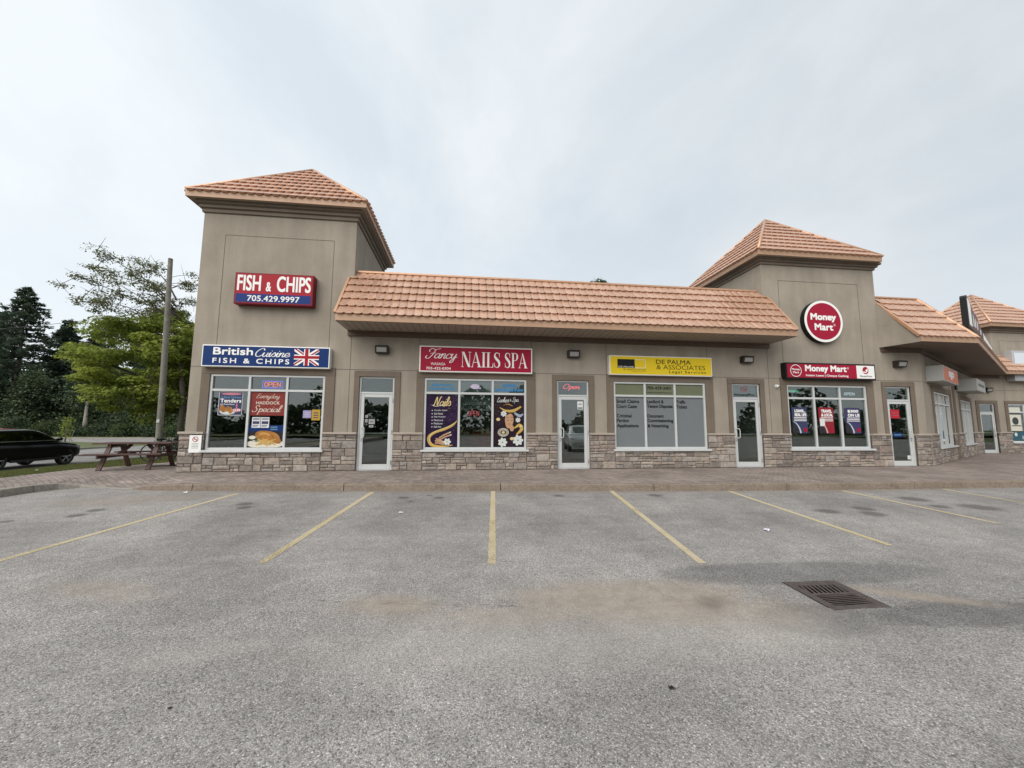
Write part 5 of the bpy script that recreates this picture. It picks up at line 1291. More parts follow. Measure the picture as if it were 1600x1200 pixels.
A.layer("flower_picture", petal, lambda m, y: [flat(m, ell(w * .68 + .06 * math.cos(t), h * .1 + .055 * math.sin(t), .055, .038, 12, t), y - .0001 * k) for k, t in enumerate([k * 1.05 for k in range(6)])])
A.layer("flower_centre", gold, lambda m, y: flat(m, ell(w * .68, h * .1, .025, .025, 12), y))
(a, b) = w1['x'][2]; L = b - a
r, w, h, A = poster("purple Lashes and Spa poster with a face and white flowers in the right pane", a + .004, b - .004, zl0 + .004, zl1 - .004, P("plum_print", (.022, .011, .018), .35, var=.5, scale=3))
A.layer("title", petal, lambda m, y: (script(m, "Lashes", w * .1, w * .5, h * .86, h * .965, y, .24, .28, .4), text(m, "&", w * .53, w * .58, h * .88, h * .93, y), script(m, "Spa", w * .6, w * .83, h * .84, h * .965, y, .24, .28, .4)))
A.layer("gold_swirl", gold, lambda m, y: [flat2(m, ribbon2(p, q), y - .0001 * k) for k, (p, q) in enumerate((([(w * .2, h * .76), (w * .4, h * .7), (w * .65, h * .7), (w * .9, h * .78)], [.02, .06, .09, .05]), ([(w * .68, h * .36), (w * .85, h * .42), (w * .92, h * .34), (w * .75, h * .24)], [.03, .1, .1, .04]), ([(w * .3, h * .79), (w * .45, h * .83), (w * .62, h * .79)], [.02, .03, .02])))])
A.layer("eye_picture", brown, lambda m, y: [flat2(m, ribbon2([(w * .3, h * .79), (w * .47, h * .835), (w * .64, h * .79)], .02), y)])
A.layer("hair_picture", P("dark_hair_print", (.02, .012, .01)), lambda m, y: flat(m, ell(w * .58, h * .52, w * .17, h * .15), y))
A.layer("face_picture", skin, lambda m, y: [flat(m, ell(w * .52, h * .5, w * .13, h * .145, 28, -.15), y), flat(m, ell(w * .46, h * .52, w * .09, h * .1, 20), y - .0001), flat(m, ell(w * .6, h * .36, w * .07, h * .06, 16), y - .0002)])
A.layer("lash_picture", P("lash_print", (.05, .025, .02)), lambda m, y: [flat2(m, ribbon2(p, .014, taper=True), y) for p in ([(w * .43, h * .525), (w * .47, h * .51), (w * .5, h * .52)], [(w * .56, h * .525), (w * .6, h * .51), (w * .63, h * .525)], [(w * .48, h * .445), (w * .52, h * .437), (w * .56, h * .447)], [(w * .42, h * .56), (w * .47, h * .57), (w * .5, h * .56)], [(w * .55, h * .565), (w * .6, h * .575), (w * .64, h * .56)])])
def flower(m, y, cx, cz, s, n=7):
    for k in range(n):
        t = 2 * math.pi * k / n; flat(m, ell(cx + s * .62 * math.cos(t), cz + s * .62 * math.sin(t), s * .5, s * .34, 12, t), y - .00012 * k)
for fx, fz, s in ((.33, .64, .085), (.3, .09, .13), (.8, .13, .15), (.8, .52, .07)): A.layer("flower_picture", petal, lambda m, y: flower(m, y, w * fx, h * fz, s))
A.layer("fan_picture", cream, lambda m, y: [flat2(m, ribbon2(ell(w * .32, h * .28, .16 - .03 * k, .12 - .025 * k, 20) + [ell(w * .32, h * .28, .16 - .03 * k, .12 - .025 * k, 20)[0]], .014), y - .0002 * k) for k in range(3)])
A.layer("towel_picture", P("blue_grey_print", (.28, .34, .42)), lambda m, y: flat2(m, ribbon2([(w * .68, h * .66), (w * .85, h * .6), (w * .97, h * .64)], [.05, .09, .03]), y))
A.layer("stone_picture", gold2, lambda m, y: [flat(m, ell(w * fx, h * fz, s, s * .8, 16), y - .0002 * q) for q, (fx, fz, s) in enumerate(((.15, .53, .06), (.32, .28, .05), (.6, .16, .06), (.9, .4, .05)))])
A.layer("glitter", gold2, lambda m, y: [flat(m, ell(w * rr.random(), h * rr.uniform(.6, .99), .004, .004, 6), y) for _ in range(60)])
# blue film lettering in the upper panes, header panel behind the middle pane
zu0, zu1 = w1['zu']; hu = zu1 - zu0
bluef = P("blue_film", (.05, .20, .40), .4)
for k, lb in ((0, "blue film lettering in the top left pane of the nail salon"), (2, "blue film lettering in the top right pane of the nail salon")):
    (a, b) = w1['x'][k]; L = b - a
    r = empty("film_panel", (a, 0, zu0), 0, lb, "window film")
    m = M(); m.box(.004, L - .004, .058, .060, .004, hu - .004); m.build("frosted_sheet", MAT['film_grey'], r)
    m = M()
    rows = ((.18, .42, .1, .9), (.5, .72, .16, .84)) if k == 0 else ((.12, .4, .04, .98), (.48, .8, .3, .74))
    for z0_, z1_, f0, f1 in rows:
        n = 9
        for q in range(n):
            x = L * (f0 + (f1 - f0) * q / n); m.box(x, x + L * (f1 - f0) / n * .78, .0455, .047, hu * (z0_ + rr.uniform(0, .04)), hu * (z1_ - rr.uniform(0, .05)))
    m.build("lettering", bluef, r)
(a, b) = w1['x'][1]; L = b - a
r = empty("film_panel", (a, 0, zu0), 0, "frosted film with a pale lip emblem in the top middle pane of the nail salon", "window film")
m = M(); m.box(.004, L - .004, .058, .060, .004, hu - .004); m.build("frosted_sheet", MAT['film_grey'], r)
m = M(); flat(m, ell(L * .46, hu * .52, .14, .075), .045); flat(m, [(L * .5, hu * .38), (L * .66, hu * .42), (L * .64, hu * .3)], .0445); m.build("emblem", P("pale_mauve", (.5, .45, .58)), r)
r = empty("header_board", (a, .35, zl1 - .30 * hz), 0, "grey header board reading PEDICURE hung behind the middle pane of the nail salon", "header board")
m = M(); m.box(-.2, L + .2, 0, .02, 0, .15 * hz); m.box(-.2, L + .2, .03, .05, .12 * hz, .30 * hz); m.build("board", P("header_grey", (.42, .43, .42)), r)
m = M(); text(m, "PEDICURE", L * .14, L * .86, .03 * hz, .11 * hz, -.004, .03); m.build("lettering", ink, r)
r = empty("salon_chair", (a + L * .7, .9, 0), 0, "red padded salon chair seen through the middle pane of the nail salon", "salon chair")
m = M(); m.box(-.34, .34, -.28, .3, .42, .56); m.build("seat", P("red_vinyl", (.22, .015, .02), .35), r, bevel=.05); m = M(); m.box(-.34, .34, .24, .4, .5, 1.12); m.build("backrest", MAT["red_vinyl"], r, bevel=.05)
m = M(); m.cyl((0, 0, .02), (0, 0, .42), .05, 12); m.cyl((0, 0, .01), (0, 0, .04), .26, 20); m.build("pedestal", MAT['steel'], r)
r = copy_tree(r); r.location = (a - L * .05, 1.3, 0); r.rotation_euler = (0, 0, .6); r['label'] = "red salon chair further back at the left of the middle pane"
for k, (x, yv) in enumerate(((-.9, 1.6), (1.1, 1.9), (3.2, 1.7))):
    r = empty("ceiling_light", (x, yv, 2.93), 0, ("ceiling light seen through the nail salon window at left", "ceiling light behind the middle of the nail salon window", "ceiling light behind the nail salon door")[k], "ceiling light", "ceiling lights in the nail salon")
    m = M(); m.box(-.3, .3, -.15, .15, -.01, .015); m.build("frame", MAT['white'], r); m = M(); m.box(-.27, .27, -.12, .12, -.014, -.008); m.build("diffuser", emit("ceiling_glow_%d" % k, (1, .97, .9), 5), r)

# --- legal office lettering
w2 = wins[2]; zl0, zl1 = w2['zl']; hz = zl1 - zl0; zu0, zu1 = w2['zu']; hu = zu1 - zu0
def vinyl(label, x, z, rows, mat=ink, y=.0475, ox=0, oy=0, rz=0):
    r = empty("window_lettering", (ox + x * math.cos(rz), oy + x * math.sin(rz), z), rz, label, "window lettering")
    for s, x0, x1, z0, z1, bd in rows: m = M(); text(m, s, x0, x1, z0, z1, y, bd); m.build("lettering", mat, r, fix=False)
    return r
(a, b) = w2['x'][0]; L = b - a
vinyl("black lettering reading Small Claims Court Cases, Criminal Pardon Applications", a, zl0, [(s, L * .05, L * e, hz * z, hz * (z + dz), .03) for s, e, z, dz in (("Small Claims", .84, .875, .07), ("Court Cases", .76, .775, .07), ("Criminal", .56, .585, .07), ("Pardon", .46, .49, .07), ("Applications", .80, .37, .085))])
(a, b) = w2['x'][1]
vinyl("black lettering reading Landlord & Tenant Disputes, Document Commissioning", a, zl0, [(s, L * .05, L * e, hz * z, hz * (z + dz), .03) for s, e, z, dz in (("Landlord &", .64, .875, .07), ("Tenant Disputes", .96, .765, .085), ("Document", .63, .585, .07), ("Commissioning", .96, .475, .085), ("& Notarizing", .79, .37, .085))])
vinyl("black phone number 705-429-2401 on the green top pane of the legal office", a, zu0, [("705-429-2401", L * .06, L * .93, hu * .52, hu * .80, .03), ("depalmalegalservices.ca", L * .06, L * .95, hu * .16, hu * .30, .02)])
(a, b) = w2['x'][2]
vinyl("black lettering reading Traffic Tickets in the right pane of the legal office", a, zl0, [(s, L * .03, L * e, hz * z, hz * (z + .07), .03) for s, e, z in (("Traffic", .36, .875), ("Tickets", .41, .775))])
d2 = doors[2]['transom']; L = d2[1] - d2[0]; hu = d2[3] - d2[2]
r = empty("film_panel", (d2[0], 0, d2[2]), 0, "grey pane above the office door reading NotaryPro with a red emblem", "window film")
m = M(); m.box(.004, L - .004, .068, .070, .004, hu - .004); m.build("frosted_sheet", P("film_blue_grey", (.16, .18, .2)), r)
m = M(); text(m, "NotaryPro", L * .1, L * .9, hu * .08, hu * .32, .056, .03); m.build("lettering", ink, r, fix=False)
m = M(); e = ribbon2([(L * .40, hu * .5), (L * .38, hu * .75), (L * .5, hu * .85), (L * .58, hu * .9)], .02); flat2(m, e, .056); flat2(m, ribbon2([(L * .40, hu * .48), (L * .52, hu * .52), (L * .6, hu * .6), (L * .6, hu * .86)], .02), .0555); flat2(m, ribbon2([(L * .46, hu * .72), (L * .5, hu * .6), (L * .53, hu * .75)], .018), .055); m.build("emblem", P("dark_rose", (.3, .05, .07)), r, fix=False)

# --- Money Mart posters
zl0, zl1 = w3['zl']; hz = zl1 - zl0
def mm_poster(k, label, f0, f1, g0, g1, mat, l1, l2, paper_sq=False):
    (a, b) = w3['x'][k]; L = b - a
    r, w, h, A = poster(label, a + f0 * L, a + f1 * L, zl1 - g1 * hz, zl1 - g0 * hz, mat)
    A.layer("photo_area", P("dark_photo", (.03, .028, .035), .4, var=.4, scale=6), lambda m, y: flat(m, [(0, 0), (w * .5, 0), (w * .3, h * .25), (0, h * .48)], y))
    A.layer("curve_stripe", P("pale_stripe", (.45, .55, .58)) if k != 1 else P("tan_stripe", (.5, .36, .33)), lambda m, y: flat2(m, ribbon2([(w * .05, h * .46), (w * .28, h * .36), (w * .45, h * .18), (w * .52, 0.005)], [.01, .03, .045, .05]), y))
    A.layer("lettering", pearl, lambda m, y: (text(m, l1, w * .18, w * .9, h * .80, h * .92, y, .05), text(m, l2, w * .18, w * .96, h * .65, h * .77, y, .05), [flat(m, [(w * .12, h * z), (w * .95, h * z), (w * .95, h * (z + .025)), (w * .12, h * (z + .025))], y) for z in (.59, .53, .47)]))
    A.layer("round_logo", crimson, lambda m, y: flat(m, ell(w * .82, h * .13, w * .13, w * .13), y))
    if paper_sq: A.layer("taped_sheet", paper, lambda m, y: flat(m, [(w * .05, h * .28), (w * .38, h * .28), (w * .38, h * .57), (w * .05, h * .57)], y))
mm_poster(0, "navy poster reading LOANS REAL LIFE in the left pane of the right tower window", .12, .73, .17, .72, slate, "LOANS...", "REAL LIFE")
mm_poster(1, "red poster reading TRAVEL & LOCAL with a taped sheet in the middle pane", .13, .74, .17, .72, P("poster_red", (.24, .02, .03)), "TRAVEL", "& LOCAL", True)
mm_poster(2, "navy poster reading $300 ON US in the right pane of the right tower window", .15, .78, .17, .72, P("navy_violet", (.05, .045, .12)), "$300", "ON US")
(a, b) = w3['x'][0]; zu0, zu1 = w3['zu']; hu = zu1 - zu0
r = empty("arrow_light", (a + .2 * (b - a), .2, zu0 + hu * .42), 0, "small green arrow glowing in the top left pane of the right tower window", "arrow light")
m = M(); flat(m, [(0, .04), (.28, .04), (.28, 0), (.42, .075), (.28, .15), (.28, .11), (0, .11)], 0); m.build("arrow", emit("arrow_green", (.12, .55, .36), .45), r, fix=False)

# --- stickers on doors
g = doors[0]['glass']; L = g[1] - g[0]; hd = g[3] - g[2]
for lb, f0, f1, z0_, z1_ in (("round white sticker on the fish shop door", .06, .17, .69, .73), ("small white card on the fish shop door, left", .05, .16, .62, .67), ("larger white card on the fish shop door", .2, .45, .595, .67), ("low white card on the fish shop door", .22, .4, .545, .58)):
    r, w, h, A = poster(lb, g[0] + f0 * L, g[0] + f1 * L, g[2] + z0_ * hd, g[2] + z1_ * hd, P("card_dim", (.30, .31, .31)), name="door_sticker", cat="sticker", y=.052)
    A.layer("print", MAT['int_dark'], lambda m, y: flat(m, [(w * .2, h * .4), (w * .8, h * .4), (w * .8, h * .6), (w * .2, h * .6)], y))
g = doors[1]['glass']; L = g[1] - g[0]
r, w, h, A = poster("white and green notice on the nail salon door", g[0] + .71 * L, g[0] + .96 * L, 1.82, 2.07, paper, name="door_sticker", cat="sticker", y=.052)
A.layer("print", leafg, lambda m, y: flat(m, [(w * .08, h * .08), (w * .92, h * .08), (w * .92, h * .26), (w * .08, h * .26)], y)); A.layer("dark_print", MAT['int_dark'], lambda m, y: flat(m, [(w * .2, h * .6), (w * .8, h * .6), (w * .8, h * .7), (w * .2, h * .7)], y))
g = doors[3]['glass']; L = g[1] - g[0]
r, w, h, A = poster("red paper notice on the door right of the Money Mart window", g[0] + .05 * L, g[0] + .56 * L, 1.62, 1.92, P("notice_red", (.42, .02, .035)), name="paper_notice", cat="notice", y=.052)
A.layer("print", MAT['int_dark'], lambda m, y: [flat(m, [(w * .15, h * z), (w * .85, h * z), (w * .85, h * (z + .05)), (w * .15, h * (z + .05))], y) for z in (.3, .6)])
r, w, h, A = poster("blue card low on the door right of the Money Mart window", g[0] + .1 * L, g[0] + .62 * L, .98, 1.12, navy, name="paper_notice", cat="notice", y=.052)
A.layer("print", sky_b, lambda m, y: flat(m, [(w * .1, h * .4), (w * .9, h * .4), (w * .9, h * .65), (w * .1, h * .65)], y))
r, w, h, A = poster("white square card at the foot of the door right of the Money Mart window", g[0] + .8 * L, g[0] + .98 * L, .22, .35, paper, name="paper_notice", cat="notice", y=.052)
A.layer("print", P("pale_print", (.45, .46, .46)), lambda m, y: flat(m, [(w * .2, h * .45), (w * .8, h * .45), (w * .8, h * .55), (w * .2, h * .55)], y))
# vertical blinds in the wing windows
for i, wi in ((4, wins[4]), (5, wins[5])):
    r = empty("vertical_blind", (*WO, 0), WA, ("white vertical blinds in the first window of the angled wing", "white vertical blinds in the second window of the angled wing")[i - 4], "blind")
    m = M(); x = wi['x'][0][0] + .05
    while x < wi['x'][2][1] - .05:
        m.box(x, x + .16, .14, .146, wi['zl'][0], wi['zu'][1]); x += .30
    m.build("slats", P("blind_white", (.55, .55, .53), .8), r); m = M(); m.box(wi['x'][0][0], wi['x'][2][1], .13, .17, wi['zu'][1] - .04, wi['zu'][1]); m.build("rail", MAT['alu'], r)
wf = wins[6]; (a, b) = wf['x'][0]
r, w, h, A = poster("cream poster with a dark round emblem in the far right window", a + .02, a + .75, 1.15, 2.4, P("cream_sheet", (.58, .57, .48)), *FO, 0)
A.layer("emblem", P("dark_emblem", (.04, .05, .05)), lambda m, y: [flat(m, ell(w * .5, h * .42, .2, .2), y), flat(m, [(0, h * .69), (w, h * .69), (w, h * .75), (0, h * .75)], y), flat(m, [(w * .15, h * .2), (w * .95, h * .2), (w * .95, h * .24), (w * .15, h * .24)], y)])
(a, b) = wf['x'][0]
r, w, h, A = poster("blue poster along the bottom of the far right window", a + .1, a + 1.9, .66, 1.1, P("deep_teal_print", (.03, .09, .13)), *FO, 0)
A.layer("figure", petal, lambda m, y: [flat(m, ell(w * .12, h * .7, .09, .1), y), flat(m, ell(w * .35, h * .35, .03, .1), y)])

# --- tables in the fish shop, just visible through the glass
def cafe_table(x, y, lb):
    r = empty("cafe_table", (x, y, 0), 0, lb, "cafe table", "tables inside the fish shop")
    m = M(); m.box(-.38, .38, -.38, .38, .72, .755); m.build("tabletop", P("cafe_top", (.16, .13, .1), .4), r, bevel=.008); m = M(); m.cyl((0, 0, .02), (0, 0, .72), .035, 10); m.cyl((0, 0, .01), (0, 0, .035), .25, 16); m.build("pedestal", MAT['steel'], r)
    for s in (-1, 1):
        c = empty("cafe_chair", (x + s * .62, y, 0), 0 if s < 0 else math.pi, "dark chair %s of the %s" % ("left" if s < 0 else "right", lb[len("dim "):]), "cafe chair", "chairs inside the fish shop")
        m = M(); m.box(-.2, .2, -.2, .2, .43, .47); m.build("seat", P("chair_wood", (.14, .06, .03), .5), c); m = M(); m.box(-.2, -.17, -.2, .2, .6, .95); m.build("backrest", MAT["chair_wood"], c)
        for sx in (-.18, .18):
            for sy in (-.18, .18): m = M(); m.cyl((sx, sy, .01), (sx, sy, .95 if sx < 0 else .43), .014, 8); m.build("leg", MAT['steel'], c)
cafe_table(-6.4, 1.1, "dim table behind the left pane of the fish shop window"); cafe_table(-4.55, 1.0, "dim table behind the right pane of the fish shop window")
# ------------------------------------------------------------------ street objects
# picnic table
r = empty("picnic_table", (-9.62, 1.18, 0), math.radians(9), "red-brown wooden picnic table on the paved walk beside the corner tower", "picnic table")
m = M()
for k in range(5): m.box(-.93, .93, -.375 + k * .152, -.375 + k * .152 + .142, .715, .753)
m.build("tabletop", MAT['table'], r, bevel=.006, seg=1)
for s in (-1, 1):
    m = M()
    for k in range(2): m.box(-.93, .93, s * .70 - .145 + k * .15, s * .70 - .145 + k * .15 + .14, .425, .463)
    m.build("bench", MAT['table'], r, bevel=.006, seg=1)
for sx in (-.565, .565):
    for s in (-1, 1):
        m = M(); m.beam((sx, s * .24, .70), (sx, s * .655, .0), .042, .12, up=(1, 0, 0)); m.build("leg", MAT['table'], r, bevel=.004, seg=1)
    m = M(); m.box(sx + .024, sx + .062, -.84, .84, .335, .423); m.box(sx + .024, sx + .062, -.36, .36, .63, .713); m.build("crossbar", MAT['table'], r, bevel=.004, seg=1)
    m = M(); m.beam((sx - .05 * (1 if sx > 0 else -1), 0, .38), (sx * .35, 0, .70), .09, .04, up=(0, 1, 0)); m.build("brace", MAT['table'], r)

def lathe(m, prof, axis_c, n=24):
    """prof: list of (radius, offset along local y); wheel axis = y"""
    vs = []
    for (rad, off) in prof:
        for k in range(n):
            a = 2 * math.pi * k / n; vs.append((axis_c[0] + rad * math.cos(a), axis_c[1] + off, axis_c[2] + rad * math.sin(a)))
    fs = [(i * n + k, i * n + (k + 1) % n, (i + 1) * n + (k + 1) % n, (i + 1) * n + k) for i in range(len(prof) - 1) for k in range(n)]
    m.add(vs, fs)

def make_car(name, label, paint, loc, rz, cat, Ht=1.66, L=4.6, Wd=1.84, sedan=False, rails=True):
    """car pointing along local +x, origin on the ground at its middle"""
    r = empty(name, loc, rz, label, cat); hl, hw = L / 2, Wd / 2; belt = (1.02 if sedan else 1.10) * Ht / 1.66
    wr = .37 if not sedan else .33; wx = (-hl + .88, hl - .90)
    st = [(-hl, .52, .88, .76), (-hl + .06, .40, .98, .86), (-hl + .3, .34, belt, .91), (-hl + .9, .30, belt + .01, .955), (-.4, .28, belt, .97), (.6, .28, belt - .005, .97), (hl - 1.35, .28, belt - .0, .965), (hl - .9, .29, belt - .05, .955), (hl - .45, .30, belt - .12, .93), (hl - .20, .31, belt - .20, .86), (hl - .06, .36, belt - .31, .76), (hl, .46, belt - .45, .64)]
    m = M(); ring = []
    for (x, zb, zt, k) in st:
        w = hw * k / .97
        half = [(0, zt + .03), (w * .6, zt + .022), (w * .9, zt - .005), (w * .985, zt - .06), (w, zt - .2), (w * .985, (zb + zt) / 2 - .03), (w * .99, zb + .2), (w * .94, zb + .04), (w * .7, zb), (0, zb)]
        pts = [(x, y, z) for y, z in half] + [(x, -y, z) for y, z in half[-2:0:-1]]; ring.append(pts)
    n = len(ring[0])
    for a, b in zip(ring[:-1], ring[1:]): m.add(a + b, [(k, (k + 1) % n, n + (k + 1) % n, n + k) for k in range(n)])
    m.add(ring[0], (tuple(range(n)),)); m.add(ring[-1], (tuple(range(n - 1, -1, -1)),))
    body = m.build("body", paint, r, smooth=True)
    sb = body.modifiers.new("s", 'SUBSURF'); sb.levels = sb.render_levels = 2
    c = M()
    for x in wx:
        for s in (-1, 1): c.tube(((x, s * (hw + .1), wr), (x, s * (hw - .26), wr)), wr + .045, 28)
    cut = c.build("cut", paint); bo = body.modifiers.new("b", 'BOOLEAN'); bo.operation = 'DIFFERENCE'; bo.object = cut; bo.solver = 'EXACT'
    bpy.context.view_layer.update()
    me = bpy.data.meshes.new_from_object(body.evaluated_get(bpy.context.evaluated_depsgraph_get())); body.modifiers.clear(); body.data = me
    me.polygons.foreach_set("use_smooth", [True] * len(me.polygons)); me.set_sharp_from_angle(angle=math.radians(40))
    bpy.data.objects.remove(cut)
    # cabin: a smooth loft; the glass follows the same sections
    fb = hl - 1.05; rb = -hl + (.72 if sedan else .06); rs = 1.25 if sedan else 1.0; zt = Ht; zb = belt - .03; b0 = hw * .94
    SX = [rb, rb + .24 * rs, rb + .56 * rs, rb + 1.05, -.35, .05, .40, .80, fb]
    SZ = [belt + .0, belt + (.60 if not sedan else .45) * (zt - belt), zt - .09, zt - .015, zt, zt - .01, zt - .09, belt + .45 * (zt - belt), belt + .0]
    SB = [b0 * .88, b0 * .95, b0, b0, b0, b0, b0, b0 * .97, b0 * .88]; ST = [b0 * .80, b0 * .77, b0 * .75, b0 * .755, b0 * .76, b0 * .76, b0 * .76, b0 * .79, b0 * .82]
    fi = lambda x, A: float(np.interp(x, SX, A))
    dense = [(p[0], p[1], q2[1], r2[1]) for p, q2, r2 in zip(catmull(list(zip(SX, SZ)), 5), catmull(list(zip(SX, SB)), 5), catmull(list(zip(SX, ST)), 5))]
    DX = [d[0] for d in dense]; gz = lambda x: float(np.interp(x, DX, [d[1] for d in dense])); gb = lambda x: float(np.interp(x, DX, [d[2] for d in dense])); gt = lambda x: float(np.interp(x, DX, [d[3] for d in dense]))
    cab = M(); rings = []
    for (x, z, bb, tt) in dense:
        z = max(z, zb + .02); k = (z - zb); half = [(bb, zb), (bb + (tt - bb) * .8, zb + k * .80), (tt * .93, zb + k * .93), (tt * .72, zb + k * .985), (0, z + .004)]
        rings.append([(x, y, q) for y, q in half] + [(x, -y, q) for y, q in half[-2::-1]])
    n = len(rings[0])
    for A, B in zip(rings[:-1], rings[1:]): cab.add(A + B, [(k, k + 1, n + k + 1, n + k) for k in range(n - 1)])
    cab.add(rings[0], (tuple(range(n)),)); cab.add(rings[-1], (tuple(range(n - 1, -1, -1)),))
    cabin = cab.build("cabin", paint, r, smooth=True, angle=50)
    rt, ft, t0 = rb + .8, .1, b0 * .76
    def sidept(x, f, side):
        z = max(gz(x), zb + .02); bb, tt = gb(x), gt(x); k = z - zb
        return Vector((x, side * (bb + (tt - bb) * f + .007), zb + k * f))
    for side in (1, -1):
        for (xa, xb_) in ((rb + .42, rb + .86), (rb + .93, -.32), (-.22, fb - .26)):
            g = M(); N_ = 8
            for k in range(N_):
                u0, u1 = xa + (xb_ - xa) * k / N_, xa + (xb_ - xa) * (k + 1) / N_
                lo_ = lambda x: min(.6, .10 / max(.12, gz(x) - zb))
                hi_ = lambda x: max(lo_(x), min(.78, 1 - .14 / max(.15, gz(x) - zb)))
                g.quad(sidept(u0, lo_(u0), side), sidept(u1, lo_(u1), side), sidept(u1, hi_(u1), side), sidept(u0, hi_(u0), side))
            g.build("window", MAT['car_glass'], r, smooth=True)
        ch = M(); ch.tube([sidept(rb + .3 + (fb - .5 - rb) * q / 12, .085 / max(.2, gz(rb + .3 + (fb - .5 - rb) * q / 12) - zb), side) for q in range(0, 13)], .014, 6); ch.build("window_trim", MAT['steel'], r)
        mr = M(); mr.tube([(fb - .42, side * (hw * .97), belt + .08), (fb - .40, side * (hw + .12), belt + .12), (fb - .42, side * (hw + .2), belt + .12)], [.05, .09, .04], 10); mr.build("mirror", paint, r, smooth=True)
        for hx in (-.62, .38): hd = M(); hd.tube([(hx, side * (hw * 1.0 + .005), belt - .12), (hx + .08, side * (hw + .03), belt - .115), (hx + .2, side * (hw * 1.0 + .005), belt - .12)], .014, 6); hd.build("handle", paint, r)
        if rails: ra = M(); ra.tube([(rt + .1, side * t0 * .9, zt + .0), (rt + .2, side * t0 * .92, zt + .05), (ft - .35, side * t0 * .92, zt + .045), (ft - .2, side * t0 * .9, zt)], .014, 6); ra.build("roof_rail", MAT['steel'], r)
        sk = M(); sk.box(wx[0] + .45, wx[1] - .45, side * (hw - .02) - .03, side * (hw - .02) + .03, .29, .40); sk.build("sill_trim", MAT['rubber'], r)
    for nm, xa, xb_ in (("windscreen", .44, fb - .06), ("rear_window", rb + .06, rb + .50 * rs)):
        g = M(); N_ = 6
        for k in range(N_):
            u0, u1 = xa + (xb_ - xa) * k / N_, xa + (xb_ - xa) * (k + 1) / N_
            f = lambda x, sg: (x, sg * gt(x) * .74, max(gz(x), zb + .02) * 1.0 + .006 - .010)
            c_ = lambda x: (x, 0, max(gz(x), zb + .02) + .012)
            g.quad(f(u0, 1), f(u1, 1), c_(u1), c_(u0)); g.quad(c_(u0), c_(u1), f(u1, -1), f(u0, -1))
        g.build(nm, MAT['car_glass'], r, smooth=True)
    for x in wx:
        for s in (-1, 1):
            w = M(); yc = s * (hw - .13)
            lathe(w, [(wr - .1, -.10), (wr - .02, -.105), (wr, -.08), (wr, .08), (wr - .02, .105), (wr - .1, .10)], (x, yc, wr), 32)
            t = w.build("wheel", MAT['rubber'], r, smooth=True, angle=40)
            q = M(); lathe(q, [(wr - .1, -.095), (wr - .1, .095)], (x, yc, wr), 32); lathe(q, [(wr - .1, s * .07), (wr - .125, s * .085), (wr - .13, s * .05)], (x, yc, wr), 32)
            for k in range(5):
                for dd in (-.12, .12):
                    a = 2 * math.pi * k / 5 + dd + .3; a2 = 2 * math.pi * k / 5 + .3
                    q.beam((x + .04 * math.cos(a2), yc + s * .075, wr + .04 * math.sin(a2)), (x + (wr - .11) * math.cos(a), yc + s * .075, wr + (wr - .11) * math.sin(a)), .028, .02, up=(0, 1, 0))
            q.tube(((x, yc + s * .05, wr), (x, yc + s * .09, wr)), .055, 16); q.build("rim", MAT['rim'], t)
            q = M(); q.tube(((x, yc - s * .03, wr), (x, yc - s * .02, wr)), wr - .11, 24); q.build("brake_disc", MAT['rubber'], t)
    for s in (-1, 1):
        h = M(); h.tube([(hl - .36, s * hw * .88, belt - .23), (hl - .2, s * hw * .8, belt - .26), (hl - .06, s * hw * .62, belt - .32)], [.03, .055, .03], 8); h.build("headlight", MAT['lens'], r, smooth=True)
        h = M(); h.tube([(-hl + .25, s * hw * .93, belt - .07), (-hl + .08, s * hw * .84, belt - .09), (-hl + .0, s * hw * .6, belt - .1)], [.03, .06, .03], 8); h.build("tail_light", P("tail_red", (.25, .01, .01), .2), r, smooth=True)
    return r

make_car("parked_car", "black SUV with roof rails parked on the driveway beside the grass verge", MAT['car_black'], (-19.4, 7.74, -.62), math.radians(90.5), "SUV", 1.66, 4.6)
make_car("parked_car", "red sedan on the main road behind the black SUV", MAT['car_red'], (-50.3, 38.2, -.626), math.radians(3), "car", 1.34, 4.5, 1.78, sedan=True, rails=False)
make_car("parked_car", "white SUV in the lot mirrored in the nail salon door", MAT['car_white'], (7.6, -13.6, -.315), math.radians(100), "SUV", 1.66, 4.5)

# utility pole
r = empty("utility_pole", (-13.15, 7.0, -.35), 0, "bare weathered wooden utility pole beside the left tower", "utility pole")
m = M(); m.tube([(0, 0, 0), (-.06, 0, 3.0), (-.15, 0, 6.0), (-.26, 0, 9.1)], [.125, .118, .106, .088], 14); m.build("pole", MAT['pole'], r, smooth=True, angle=50)
m = M(); m.tube([(-.26, 0, 9.08), (-.26, 0, 9.13)], [.092, .082], 14); m.build("pole_cap", MAT['bark'], r)
m = M(); m.box(-.09, .03, -.145, -.115, 1.7, 1.85); m.build("tag_plate", MAT['steel'], r)

# overhead wire
r = M(); pts = []
for k in range(25):
    t = k / 24; pts.append((-62 + 48.8 * t, 30 - 23.0 * t, 12.0 - 5.6 * t - 3.2 * math.sin(math.pi * t) * .55))
r.tube(pts, .012, 5); o = r.build("overhead_wire", MAT['bronze']); tag(o, "thin overhead wire sagging past the tall pine towards the utility pole", "wire")

